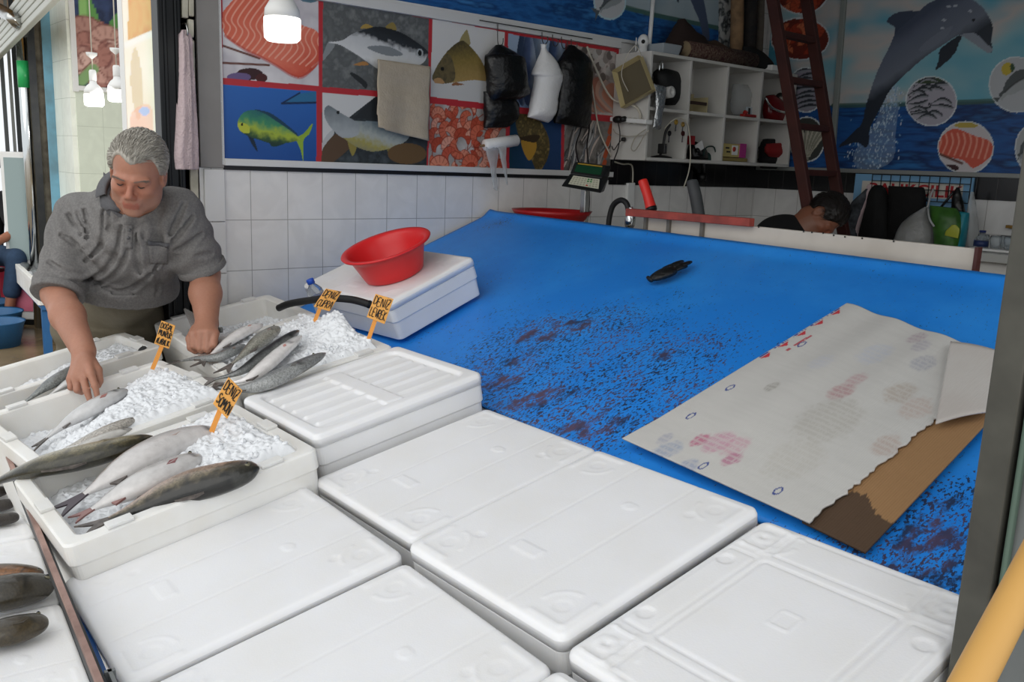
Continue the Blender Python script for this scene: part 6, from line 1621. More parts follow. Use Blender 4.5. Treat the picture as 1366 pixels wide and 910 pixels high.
# ================================================================== PEOPLE (implicit surfaces meshed by surface nets)
class Field:
    def __init__(s, lo, hi, res):
        s.lo = np.array(lo, float); s.res = res
        s.n = np.ceil((np.array(hi) - s.lo) / res).astype(int) + 1
        s.D = np.full(s.n, 1.0, np.float32)

    def win(s, lo, hi):
        a = np.clip(np.floor((np.array(lo) - s.lo) / s.res).astype(int), 0, s.n); b = np.clip(np.ceil((np.array(hi) - s.lo) / s.res).astype(int) + 1, 0, s.n)
        sl = tuple(slice(i, j) for i, j in zip(a, b))
        ax = [(s.lo[k] + s.res * np.arange(a[k], b[k])).astype(np.float32) for k in range(3)]
        return sl, ax[0][:, None, None], ax[1][None, :, None], ax[2][None, None, :]

    def _comb(s, sl, d, k, sub=False):
        if d.size == 0: return
        A = s.D[sl]
        if sub:
            d = -d
            h = np.maximum(k - np.abs(A - d), 0) / max(k, 1e-6); s.D[sl] = np.maximum(A, d) + h * h * k * .25
        else:
            h = np.maximum(k - np.abs(A - d), 0) / max(k, 1e-6); s.D[sl] = np.minimum(A, d) - h * h * k * .25

    def cap(s, a, b, ra, rb=None, k=.02, sub=False):
        a = np.array(a, float); b = np.array(b, float); rb = ra if rb is None else rb; pad = max(ra, rb) + k + 4 * s.res
        sl, x, y, z = s.win(np.minimum(a, b) - pad, np.maximum(a, b) + pad)
        e = b - a; L = e @ e + 1e-12
        t = np.clip(((x - a[0]) * e[0] + (y - a[1]) * e[1] + (z - a[2]) * e[2]) / L, 0, 1)
        d = np.sqrt((x - a[0] - t * e[0]) ** 2 + (y - a[1] - t * e[1]) ** 2 + (z - a[2] - t * e[2]) ** 2) - (ra + (rb - ra) * t)
        s._comb(sl, d, k, sub); return s

    def chain(s, pts, rs, k=.02):
        for i in range(len(pts) - 1): s.cap(pts[i], pts[i + 1], rs[i], rs[i + 1], k)
        return s

    def ell(s, c, r, R=None, k=.02, sub=False):
        c = np.array(c, float); r = np.array(r, float) * np.ones(3); R = np.eye(3) if R is None else np.array(R); pad = r.max() + k + 4 * s.res
        sl, x, y, z = s.win(c - pad, c + pad); X, Y, Z = x - c[0], y - c[1], z - c[2]
        q = [(X * R[0, i] + Y * R[1, i] + Z * R[2, i]) / r[i] for i in range(3)]
        k0 = np.sqrt(q[0] ** 2 + q[1] ** 2 + q[2] ** 2); k1 = np.sqrt((q[0] / r[0]) ** 2 + (q[1] / r[1]) ** 2 + (q[2] / r[2]) ** 2) + 1e-9
        s._comb(sl, k0 * (k0 - 1) / k1, k, sub); return s

    def cut(s, p, n):
        """remove the side the normal points to"""
        n = np.array(n, float); n /= np.linalg.norm(n); sl, x, y, z = s.win(s.lo, s.lo + s.n * s.res)
        s.D = np.maximum(s.D, ((x - p[0]) * n[0] + (y - p[1]) * n[1] + (z - p[2]) * n[2]).astype(np.float32)); return s

    def at(s, p):
        i = np.clip(np.round((np.array(p) - s.lo) / s.res).astype(int), 0, s.n - 1); return s.D[tuple(i)]

    def hit(s, u, v, d0=1.8, d1=4.5):
        r = sight(u, v)
        for d in np.arange(d0, d1, .003):
            p = CAM + r * d
            if np.all(p > s.lo) and np.all(p < s.lo + (s.n - 1) * s.res) and s.at(p) < 0: return p
        return None

    def grad(s, p):
        e = s.res * 1.5; g = np.array([s.at(p + e * np.eye(3)[k]) - s.at(p - e * np.eye(3)[k]) for k in range(3)]); return g / (np.linalg.norm(g) + 1e-9)

    def mesh(s):
        D = s.D; n = D.shape; ins = D < 0
        cnt = np.zeros(np.array(n) - 1, np.int8)
        for i in (0, 1):
            for j in (0, 1):
                for k in (0, 1): cnt += ins[i:n[0] - 1 + i, j:n[1] - 1 + j, k:n[2] - 1 + k]
        act = np.argwhere((cnt > 0) & (cnt < 8)); ids = np.full(cnt.shape, -1, np.int32); ids[tuple(act.T)] = np.arange(len(act))
        off = np.array([(i, j, k) for i in (0, 1) for j in (0, 1) for k in (0, 1)])
        val = np.stack([D[tuple((act + o).T)] for o in off], 1)
        acc = np.zeros((len(act), 3)); c = np.zeros(len(act))
        for a in range(8):
            for b in range(a + 1, 8):
                if np.abs(off[a] - off[b]).sum() != 1: continue
                m = (val[:, a] < 0) != (val[:, b] < 0); t = val[m, a] / (val[m, a] - val[m, b])
                acc[m] += off[a] + (off[b] - off[a]) * t[:, None]; c[m] += 1
        V = (act + acc / c[:, None]) * s.res + s.lo
        F = []
        for ax in range(3):
            o1, o2 = [k for k in range(3) if k != ax]
            sl0 = [slice(1, -1)] * 3; sl1 = [slice(1, -1)] * 3; sl0[ax] = slice(0, -1); sl1[ax] = slice(1, None)
            A, B = ins[tuple(sl0)], ins[tuple(sl1)]
            e = np.argwhere(A != B); base = e.copy(); base[:, o1] += 1; base[:, o2] += 1
            st = A[tuple(e.T)]
            d1 = np.zeros(3, int); d1[o1] = 1; d2 = np.zeros(3, int); d2[o2] = 1
            q = [ids[tuple((base - p).T)] for p in (d1 * 0, d1, d1 + d2, d2)]
            Q = np.stack(q, 1)
            flip = st if ax != 1 else ~st
            Q[~flip] = Q[~flip][:, ::-1]; F.append(Q)
        F = np.concatenate(F); F = F[(F >= 0).all(1)]
        return V, F


def laplace(V, F, it=2, lam=.5):
    E_ = np.concatenate([F[:, [i, (i + 1) % 4]] for i in range(4)]); E_ = np.concatenate([E_, E_[:, ::-1]])
    for _ in range(it):
        s = np.zeros_like(V); c = np.zeros(len(V)); np.add.at(s, E_[:, 0], V[E_[:, 1]]); np.add.at(c, E_[:, 0], 1)
        V = V + lam * (s / np.maximum(c, 1)[:, None] - V)
    return V


def fbuild(fd, name, m, parent, colf=None, it=2, warp=None):
    V, F = fd.mesh(); V = laplace(V, F, it)
    if warp is not None: V = warp(V)
    b = MB(); b.add(V, F.tolist(), 0, True, colf(V) if colf else None)
    return b.build(name, m, parent)


M_skin = mat('skin', '#b07a60', .5, attr=True, sss=.15, noise=(120, .12, 3), c2='#8a4f3c')


def n3(V, sc, seed=0):
    return (fbm(V[:, 0] * sc + V[:, 2] * sc * .7 + 40, V[:, 1] * sc - V[:, 2] * sc * .6 + 70, seed))


def head_frame(roll, yaw, pitch):
    r, u, t = CM[0], CM[1], -CM[2]
    Z = u * math.cos(roll) + r * math.sin(roll); Yv = r * math.cos(roll) - u * math.sin(roll); X = t.copy()
    X, Yv = X * math.cos(yaw) - Yv * math.sin(yaw), Yv * math.cos(yaw) + X * math.sin(yaw)
    X, Z = X * math.cos(pitch) - Z * math.sin(pitch), Z * math.cos(pitch) + X * math.sin(pitch)
    return np.stack([X, Yv, Z], 1)


def head_sdf(f, c, R, s=1.0):
    g = lambda x, y, z: np.array(c) + R @ np.array([x, y, z]) * s
    E_ = lambda p, r, k=.02, sub=False: f.ell(g(*p), np.array(r) * s, R, k * s, sub)
    C_ = lambda a, b, ra, rb=None, k=.01, sub=False: f.cap(g(*a), g(*b), ra * s, (rb if rb is not None else ra) * s, k * s, sub)
    E_((-.012, 0, .042), (.096, .075, .083)); E_((.026, 0, -.028), (.066, .063, .083), .03)
    E_((.034, 0, -.074), (.050, .052, .038), .03); E_((.076, 0, -.100), (.020, .026, .018), .025)
    for y in (-1, 1):
        E_((.054, y * .040, -.022), (.034, .026, .024), .025); E_((.018, y * .056, -.062), (.030, .016, .036), .03)
        E_((.103, y * .031, .001), (.022, .018, .012), .010, True)
        E_((.078, y * .031, -.001), (.0135, .0150, .0125), .004)
        C_((.092, y * .012, .017), (.078, y * .050, .016), .010, .007, .014)
        E_((.102, y * .0115, -.036), (.011, .0075, .008), .007)
        E_((-.008, y * .079, -.004), (.024, .009, .034), .008); E_((-.002, y * .086, -.002), (.012, .006, .018), .006, True)
        C_((.090, y * .020, -.034), (.080, y * .036, -.064), .004, .003, .008, True)
    C_((.090, 0, .010), (.116, 0, -.028), .0075, .0105, .012)
    E_((.084, 0, -.060), (.016, .026, .020), .02)
    C_((.092, -.020, -.0660), (.092, .020, -.0660), .0048, None, .008); C_((.097, -.006, -.0645), (.097, .006, -.0645), .0045, None, .010)
    C_((.090, -.017, -.0755), (.090, .017, -.0755), .0055, None, .008)
    C_((.1005, -.022, -.0705), (.1005, .022, -.0705), .0022, None, .003, True)
    return g


def skin_cols(base, lips=None, hf=None):
    bs = lin(base)
    def f(V):
        c = np.ones((len(V), 3)) * bs * (.88 + .24 * n3(V, 26, 3))[:, None]
        if hf is not None:
            hc, R, s = hf; L = (V - hc) @ R / s
            near = np.linalg.norm(L, axis=1) < .17
            ruddy = np.exp(-(((L[:, 0] - .10) / .04) ** 2 + (np.abs(L[:, 1]) / .06) ** 2 + ((L[:, 2] + .02) / .05) ** 2)) * near
            c = c * (1 - .35 * ruddy[:, None]) + lin('#b4604a') * .35 * ruddy[:, None]
            m = (np.abs(L[:, 2] + .0705) < .0115) & (np.abs(L[:, 1]) < .025) & (L[:, 0] > .085); c[m] = c[m] * .45 + lin('#9c5148') * .55
            st = (L[:, 2] < -.045) & (L[:, 0] > -.01) & near & ~m; c[st] = c[st] * .82 + lin('#8c8078') * .18
        return c
    return f


def hair(parent, c, R, s, keep, cols, thick, nstr, seed, res=.004, top=.004, ln=.035, flow=(-1, .25, .1), side=.0):
    f = Field(np.array(c) - .17 * s, np.array(c) + .17 * s, res)
    g = lambda x, y, z: np.array(c) + R @ np.array([x, y, z]) * s
    f.ell(g(-.014, 0, .046), np.array((.098 + thick, .077 + thick, .085 + thick + top)) * s, R, .01)
    sl, x, y, z = f.win(f.lo, f.lo + f.n * f.res)
    P = np.stack(np.broadcast_arrays(x - c[0], y - c[1], z - c[2]), -1) @ R / s
    f.D = np.maximum(f.D, (keep(P[..., 0], P[..., 1], P[..., 2]) * s).astype(np.float32))
    V, F = f.mesh(); V = laplace(V, F, 2)
    L = (V - c) @ R / s; nz = np.sin(L[:, 1] * 420 + 6 * n3(V, 30, seed)) * .0012 * s
    nrm = V - g(-.012, 0, .02); nrm /= np.linalg.norm(nrm, axis=1)[:, None]; V = V + nrm * nz[:, None]
    tn = n3(V, 60, seed)[:, None]
    b = MB(); b.add(V, F.tolist(), 0, True, lin(cols[0]) * (1 - tn) + lin(cols[1]) * tn)
    hm = mat('hair_%d' % seed, '#888888', .45, attr=True)
    ob = b.build('hair', hm, parent)
    rr = np.random.default_rng(seed); ii = rr.integers(0, len(V), nstr); b = MB(); fl = R @ np.array(flow)
    for i in ii:
        p = V[i]; n_ = nrm[i]; Lp = L[i]
        if Lp[0] > .115: continue
        d = fl + R @ np.array([0, Lp[1] * 6 * side, -.9 * (abs(Lp[1]) / .08) ** 2 - .5 * (Lp[0] < -.05)]) + rr.normal(0, .18, 3); d = d - n_ * (d @ n_); d /= np.linalg.norm(d) + 1e-9
        l_ = ln * s * rr.uniform(.6, 1.3); lift = .005 * s
        pts = [p - n_ * .002, p + d * l_ * .5 + n_ * lift, p + d * l_ + n_ * (lift * .8 - l_ * l_ / (.19 * s))]
        q = rr.random(); b.tube(pts, [.0011 * s, .0009 * s, .0002 * s], 3, cap=False, col=lin(cols[0]) * (1 - q) + lin(cols[1]) * q)
    b.build('hair_strands', hm, parent)
    return ob


def PX(u, v, d): return CAM + sight(u, v) * d


# ---------------------------------------------------------------- the fishmonger
def fishmonger():
    hc = PX(184, 231, 2.66); HR = head_frame(math.radians(7), math.radians(-11), math.radians(34)); hs = .92
    neck = PX(178, 264, 2.86); shR = PX(105, 289, 2.98); shL = PX(237, 283, 2.87)
    elR = PX(77, 392, 2.84); wrR = PX(112, 469, 2.62); elL = PX(273, 366, 2.98); wrL = PX(276, 432, 2.84)
    chest = (shR + shL) / 2 + (0, 0, -.09); pelv = PX(148, 428, 3.36); belly = PX(164, 372, 3.10)
    lat = shL - shR; lat[2] = 0; lat /= np.linalg.norm(lat); fwd = np.cross(lat, (0, 0, 1))   # facing direction
    if fwd @ (CAM - chest) < 0: fwd = -fwd
    hipR, hipL = pelv - lat * .10, pelv + lat * .10
    kneeR = hipR + np.array([0, 0, -.44]) + fwd * .05 - lat * .03; kneeL = hipL + np.array([0, 0, -.44]) + fwd * .04 + lat * .04
    ankR = np.array([*(kneeR - fwd * .05)[:2], .09]); ankL = np.array([*(kneeL - fwd * .05)[:2], .09])
    root = thing('person', 'grey haired man in grey polo shirt leaning over the open fish boxes', 'person', ((ankR + ankL) / 2) * (1, 1, 0))
    # --- body
    f = Field((-.62, -4.25, 0.0), (.85, -3.2, 1.72), .0042)
    head_sdf(f, hc, HR, hs)
    g = lambda x, y, z: hc + HR @ np.array([x, y, z]) * hs
    f.cap(g(-.025, 0, -.06), neck + (0, 0, -.01), .058, .064, .03)
    f.cap(neck + (0, 0, -.02), (shR * .75 + neck * .25), .065, .06, .05); f.cap(neck + (0, 0, -.02), (shL * .75 + neck * .25), .065, .06, .05)
    f.cap(chest - lat * .06, chest + lat * .06, .10, None, .06); f.cap(chest, belly, .11, .115, .08); f.cap(belly - lat * .03, belly + lat * .03, .095, None, .06); f.cap(belly, pelv, .085, .095, .06); f.cap(hipR, hipL, .105, None, .06)
    for sh, el, wr in ((shR, elR, wrR), (shL, elL, wrL)):
        mid = (el * .6 + wr * .4)
        f.cap(sh, el, .058, .047, .03); f.chain([el, mid, wr], [.047, .049, .034], .02)
    for h_, k_, a_ in ((hipR, kneeR, ankR), (hipL, kneeL, ankL)):
        f.cap(h_, k_, .085, .06, .03); f.cap(k_, a_, .058, .04, .02); f.cap(a_ + (0, 0, -.045), a_ + fwd * .15 + (0, 0, -.055), .036, .028, .02)
    # right hand, back of the hand to the camera
    kn = [PX(121, 498, 2.545), PX(111.5, 505, 2.555), PX(102, 507, 2.565), PX(94, 506, 2.58)]
    for q in kn: f.cap(wrR + (q - wrR) * .12, q, .022, .0125, .014)
    f.cap(PX(114, 482, 2.585), PX(106, 500, 2.57), .021, .017, .015)
    fin = [([PX(121, 499, 2.545), PX(127, 515, 2.535), PX(130, 529, 2.535)], [.0118, .0098, .0078]), ([PX(111.5, 505, 2.555), PX(115.5, 521, 2.535), PX(120.5, 536, 2.53)], [.0120, .0102, .008]),
           ([PX(102, 507, 2.565), PX(103, 520, 2.555), PX(109, 523.5, 2.585)], [.0115, .0105, .0085]), ([PX(94, 506, 2.58), PX(94.5, 517, 2.575), PX(100, 519, 2.605)], [.0105, .0092, .0078]),
           ([PX(120, 480, 2.60), PX(130, 494, 2.575), PX(133, 508, 2.57), PX(131, 515, 2.575)], [.017, .0135, .0105, .0085])]
    for p_, r_ in fin: f.chain(p_, r_, .004)
    # left fist round the knife handle
    kl = [PX(257.5, 446, 2.785), PX(267, 444, 2.775), PX(277, 443.5, 2.775), PX(286.5, 445, 2.785)]
    for q in kl: f.cap(wrL, q, .026, .0145, .016)
    f.cap(PX(264, 452, 2.83), PX(281, 452, 2.83), .022, .022, .02)
    for q, (u, v), rr in zip(kl, ((258.5, 462), (267, 465), (276.5, 465.5), (285.5, 460)), (.0112, .0118, .0116, .0104)):
        pip = PX(u, v, 2.762); dip = PX(u + 1.5, v + 2.5, 2.79); tip = PX(u + 3, v - 5, 2.81); f.chain([q, pip, dip, tip], [.0135, rr, rr * .92, rr * .8], .0035)
    f.chain([PX(262, 440, 2.83), PX(253.5, 452, 2.81), PX(254.5, 464, 2.795), PX(260, 469, 2.79)], [.019, .0135, .0115, .009], .005)
    fbuild(f, 'body', M_skin, root, skin_cols('#ab7a64', hf=(hc, HR, hs)), it=1)
    # --- face details
    b = MB()
    for y in (-1, 1):
        b.tube(spline([g(.0915, y * .021, .0005), g(.0945, y * .031, -.0035), g(.090, y * .042, -.001)], 8), [.0006, .0014, .0018, .002, .002, .0017, .0012, .0006], 6)
    b.build('eyes', mat('dark_eye_line', '#2a1c18', .3), root)
    b = MB(); rr = np.random.default_rng(4)
    for y in (-1, 1):
        for q in range(70):
            t = rr.random(); p = np.array([.1035 - .018 * t * t, y * (.012 + .040 * t), .0165 + .006 * math.sin(t * 2.6) + rr.normal(0, .0015)])
            b.tube([g(*p), g(*(p + np.array([.001, y * .007, .002 * (1 - 2 * t)])))], [.0007, .0003], 3, cap=False)
    b.build('eyebrows', mat('grey_brow', '#7d7168', .7), root)
    def keep(x, y, z): return np.maximum(np.maximum(x - np.minimum(.020 + .62 * z + .020 * np.cos(np.clip(y / .07, -1.5, 1.5) * 4.2), .086), -(z + .045 + .18 * (x < -.03) * 0 - .35 * np.minimum(x, 0) * -1 * 0)), -(np.hypot(x + .008, z + .008) - .036) * (np.abs(y) > .05) - .2 * (np.abs(y) <= .05))
    hair(root, hc, HR, hs, keep, ('#8a847a', '#cfcac0'), .004, 5200, 6, res=.0036, top=.002, ln=.034, flow=(-.9, .35, .12))
    # --- trousers
    M_tro = mat('olive_trousers', '#6f6858', .85, noise=(30, .2), c2='#565042', bump=(150, .15))
    f = Field((-.66, -4.15, 0.02), (.35, -3.3, 1.24), .0065)
    f.cap(hipR + lat * .01, hipL - lat * .01, .142, None, .06); f.cap(pelv + (0, 0, .06) - lat * .05, pelv + (0, 0, .06) + lat * .05, .138, None, .05); f.cap(pelv + (0, 0, .05), belly + (0, 0, -.02), .14, .128, .05)
    for h_, k_, a_ in ((hipR, kneeR, ankR), (hipL, kneeL, ankL)): f.cap(h_ + (0, 0, -.03), k_, .112, .088, .03); f.cap(k_, a_ + (0, 0, .0), .088, .075, .03)
    f.cut((0, 0, .075), (0, 0, -1)); wn = pelv + (0, 0, .17); f.cut(wn, (0, 0, 1))
    sl, x, y, z = f.win(f.lo, f.lo + f.n * f.res); f.D += (.0035 * np.sin(z * 70 + 9 * x + 5 * y)).astype(np.float32) * (z < pelv[2])
    fbuild(f, 'trousers', M_tro, root, it=2)
    # --- shoes
    for a_ in (ankR, ankL):
        f = Field(a_ + (-.3, -.3, -.092), a_ + (.35, .3, .08), .006); f.cap(a_ + (0, 0, -.04) - fwd * .03, a_ + (0, 0, .0), .048, .045, .02); f.cap(a_ + (0, 0, -.045), a_ + fwd * .17 + (0, 0, -.055), .05, .042, .02); f.cut((0, 0, .002), (0, 0, -1))
        fbuild(f, 'shoe', mat('dark_shoe', '#1f1c1a', .5), root)
    # --- polo shirt
    M_polo = mat('grey_melange_knit', '#6a6867', .9, noise=(170, .4, 2), c2='#908d8a', bump=(220, .12))
    f = Field((-.50, -4.2, .9), (.70, -3.25, 1.60), .0042)
    f.cap(chest - lat * .065, chest + lat * .065, .122, None, .06); f.cap(chest, belly, .13, .142, .08); f.cap(belly - lat * .035, belly + lat * .035, .140, None, .07)
    bl = PX(160, 392, 3.10); f.cap(bl - lat * .04, bl + lat * .04, .140, None, .06); f.cap(bl, pelv + (0, 0, .1), .15, .150, .06)
    f.cap(neck + (0, 0, -.03), shR * .8 + neck * .2 + (0, 0, -.01), .076, .075, .06); f.cap(neck + (0, 0, -.03), shL * .8 + neck * .2 + (0, 0, -.01), .076, .075, .06)
    ends = []
    for sh, el, fr in ((shR, elR, 1.02), (shL, elL, .93)):
        e = sh + (el - sh) * fr; d = (el - sh) / np.linalg.norm(el - sh); ends.append((e, d, sh)); f.cap(sh, e, .080, .077, .022)
    # folds: pulled from the armpits, hanging over the belly
    sl, x, y, z = f.win(f.lo, f.lo + f.n * f.res); W_ = f.D
    def fold(c, ax, fr, amp, rad):
        c = np.array(c); r2 = ((x - c[0]) ** 2 + (y - c[1]) ** 2 + (z - c[2]) ** 2) / rad ** 2
        t = (x - c[0]) * ax[0] + (y - c[1]) * ax[1] + (z - c[2]) * ax[2]
        w2 = .35 * np.sin(((x + y) * 13 + z * 9)); return (amp * np.sin(t * fr + w2 * 2.2) * np.exp(-r2)).astype(np.float32)
    up = np.array([0, 0, 1.0]); dR = (elR - shR) / np.linalg.norm(elR - shR); dL = (elL - shL) / np.linalg.norm(elL - shL)
    f.D = f.D + fold(shR + dR * .13 + lat * .06, lat * .55 + up * .8, 105, .0085, .16) + fold(shL + dL * .12 - lat * .06, lat * -.55 + up * .8, 105, .0085, .15)
    f.D = f.D + fold(PX(195, 300, 2.85), lat * .95 - up * .2, 120, .009, .11) + fold(PX(120, 330, 2.9), lat * .8 + up * .55, 95, .011, .14) + fold(PX(160, 375, 3.0), lat * .25 + up * .95, 75, .010, .16) + fold(shR + dR * .27, dR, 85, .004, .09) + fold(shL + dL * .24, dL, 90, .004, .09)
    # pulled creases traced over the smooth shirt, sunk as grooves with a raised lip
    cr = [([(92, 287), (106, 306), (115, 327)], 1.0), ([(104, 284), (113, 306), (117, 326)], .8), ([(113, 281), (119, 305), (117, 325)], .8), ([(82, 314), (100, 324), (115, 332)], .9), ([(139, 282), (139, 300), (137, 320), (130, 335), (114, 349)], 1.0),
          ([(147, 284), (146, 305), (140, 325), (122, 342)], .9), ([(163, 303), (158, 330), (148, 352), (132, 367), (110, 372)], .9), ([(169, 335), (164, 352), (150, 368), (128, 379)], .7), ([(184, 312), (184, 345), (188, 366)], .7), ([(192, 298), (192, 318)], .7),
          ([(246, 272), (233, 300), (226, 318)], .9), ([(256, 290), (240, 312), (229, 324)], .9), ([(268, 312), (250, 326), (235, 334)], .8), ([(262, 342), (282, 338)], .6), ([(150, 392), (185, 378), (210, 352)], .8), ([(136, 382), (160, 390), (180, 391)], .6), ([(66, 350), (88, 362), (112, 366)], .7), ([(60, 372), (84, 380)], .5), ([(205, 358), (212, 375), (208, 392)], .6)]
    paths = []
    for pts, am in cr:
        h_ = [f.hit(*q) for q in spline(pts, 14)]; h_ = [q for q in h_ if q is not None]
        if len(h_) > 3: paths.append((np.array(h_), am))
    for hp_, am in paths:
        sl3, X, Y3, Z = f.win(hp_.min(0) - .05, hp_.max(0) + .05); dm_ = np.full(f.D[sl3].shape, 9.0, np.float32)
        for i in range(len(hp_) - 1):
            a = hp_[i]; e = hp_[i + 1] - a; t = np.clip(((X - a[0]) * e[0] + (Y3 - a[1]) * e[1] + (Z - a[2]) * e[2]) / (e @ e + 1e-9), 0, 1); tp = 1 + 1.2 * abs((i + .5) / (len(hp_) - 1) - .5)
            dm_ = np.minimum(dm_, np.sqrt((X - a[0] - t * e[0]) ** 2 + (Y3 - a[1] - t * e[1]) ** 2 + (Z - a[2] - t * e[2]) ** 2) * tp)
        f.D[sl3] += (am * (.015 * np.exp(-(dm_ / .0085) ** 2) - .006 * np.exp(-((dm_ - .020) / .011) ** 2))).astype(np.float32)
    # openings: sleeve ends, hem, neck
    for e, d, sh in ends:
        sl2, X, Y2, Z = f.win(e - .2, e + .2)
        t = (X - e[0]) * d[0] + (Y2 - e[1]) * d[1] + (Z - e[2]) * d[2]
        rad = np.sqrt(np.maximum((X - e[0]) ** 2 + (Y2 - e[1]) ** 2 + (Z - e[2]) ** 2 - t * t, 0))
        f.D[sl2] = np.where(rad < .125, np.maximum(f.D[sl2], t), f.D[sl2])
        f.cap(e - d * .02, e + d * .1, .061, .061, .004, True)
    sp = (neck - pelv) / np.linalg.norm(neck - pelv); hem = PX(150, 410, 3.1)
    f.cut(PX(160, 408, 2.98), (-sp * .5 + np.array([0, 0, -.85])))
    f.cap(g(-.02, 0, -.05), neck + (0, 0, -.015), .066, .070, .006, True)
    shirtF = f
    fbuild(f, 'polo_shirt', M_polo, root, it=1)
    sh_o = root
    # sleeve hems
    for e, d, sh in ends:
        b = MB(); R = frame(np.cross(d, (0.3, .2, 1)), d); b.lathe([(.0785, -.022), (.0800, -.020), (.0802, -.002), (.0775, .001), (.070, .0)], 40, R=R, t=e); b.build('sleeve_hem', M_polo, root)
    # collar
    M_col = mat('dark_grey_collar', '#58585b', .9, noise=(150, .3, 2), c2='#6d6d70', bump=(240, .15))
    ax = (g(-.02, 0, -.04) - neck); ax /= np.linalg.norm(ax); F0 = fwd - ax * (fwd @ ax); F0 /= np.linalg.norm(F0); L0 = np.cross(ax, F0)
    n_ = 46; P = np.zeros((n_, 6, 3)); cN = neck + ax * .022 + F0 * .012
    for i, a in enumerate(np.linspace(math.radians(14), math.radians(346), n_)):
        e = F0 * math.cos(a) + L0 * math.sin(a); fr = max(0, math.cos(a)); op = fr ** 3
        for j, (r, h) in enumerate(((.069, -.004), (.071, .024), (.074, .040), (.080, .040), (.092, .012), (.100, -.012))):
            P[i, j] = cN + e * r + ax * h - F0 * 0
    b = MB(); b.grid(P); b.build('collar', M_col, root, solid=.004, subsurf=1)
    # black undershirt showing at the neck
    p = shirtF.hit(176, 296); 
    # placket, buttons, pocket laid on the shirt surface
    def patch(nm, quad, nu, nv, lift, m, th=.003):
        A = np.full((nu, nv, 3), np.nan); G = np.zeros((nu, nv, 3)); dep = np.full((nu, nv), np.nan); QS = np.zeros((nu, nv, 2))
        for i, a in enumerate(np.linspace(0, 1, nu)):
            for j, c in enumerate(np.linspace(0, 1, nv)):
                q = (np.array(quad[0]) * (1 - a) + np.array(quad[1]) * a) * (1 - c) + (np.array(quad[3]) * (1 - a) + np.array(quad[2]) * a) * c
                QS[i, j] = q; h_ = shirtF.hit(*q)
                if h_ is not None: dep[i, j] = (h_ - CAM) @ CM[2]; A[i, j] = h_; G[i, j] = shirtF.grad(h_)
        med = np.nanmedian(dep); bad = ~(np.abs(dep - med) < .06); gm = np.nanmean(G[~bad], axis=0)
        for i, j in np.argwhere(bad):
            ok = np.argwhere(~bad); k_ = ok[np.argmin(((ok - (i, j)) ** 2).sum(1))]; A[i, j] = PX(QS[i, j][0], QS[i, j][1], dep[tuple(k_)]); G[i, j] = gm
        A = A + G * lift
        b = MB(); b.grid(A); return b.build(nm, m, root, solid=th)
    patch('placket', [(167, 300), (177, 300), (176, 332), (166, 331)], 4, 10, .004, M_polo)
    patch('chest_pocket', [(197, 322), (224, 325), (223, 352), (200, 352)], 8, 8, .003, M_polo, .002)
    patch('pocket_hem', [(196, 321), (225, 324), (225, 330), (196, 327)], 8, 3, .005, M_col, .003)
    patch('collar_wing', [(139, 231), (150, 244), (164, 285), (137, 277)], 8, 10, .009, M_col, .004)
    patch('collar_wing', [(203, 268), (217, 250), (221, 277), (191, 288)], 8, 10, .009, M_col, .004)
    patch('undershirt', [(164, 280), (184, 281), (178, 294), (171, 294)], 6, 6, .003, mat('black_undershirt', '#151517', .9), .003)
    for u, v in ((172, 307), (171, 317)):
        h_ = shirtF.hit(u, v)
        if h_ is not None:
            gn = shirtF.grad(h_); b = MB(); b.lathe([(0, 0), (.005, 0), (.005, .002), (0, .002)], 14, R=frame(np.cross(gn, (0, 0, 1)), gn), t=h_ + gn * .006); b.build('button', mat('grey_button', '#5a5a5c', .3), root)
    # knife held in the fist
    t = thing('knife', 'steel knife held upright in the resting fist', 'knife', PX(266, 452, 2.80))
    a, q = PX(264, 444, 2.84), PX(248.5, 411, 2.90)
    dd = (q - a) / np.linalg.norm(q - a); R = frame(dd, -sight(256, 430)); Lk = np.linalg.norm(q - a)
    b = MB(); b.prism([(0, -.013), (Lk * .75, -.012), (Lk, .004), (Lk * .96, .010), (0, .012)], .003, R=R, t=a); b.build('blade', M_steel, t)
    b = MB(); b.bar(PX(251, 443, 2.835), PX(297, 440, 2.845), .012, .018, up=CM[1]); b.build('guard', mat('dark_steel_guard', '#6a6e6c', .35, .8), t, bevel=.003)
    b = MB(); b.tube([a, PX(268, 452, 2.812), PX(271, 460, 2.80)], [.011, .012, .011], 10); b.build('handle', M_black, t)
    return root


fishmonger()


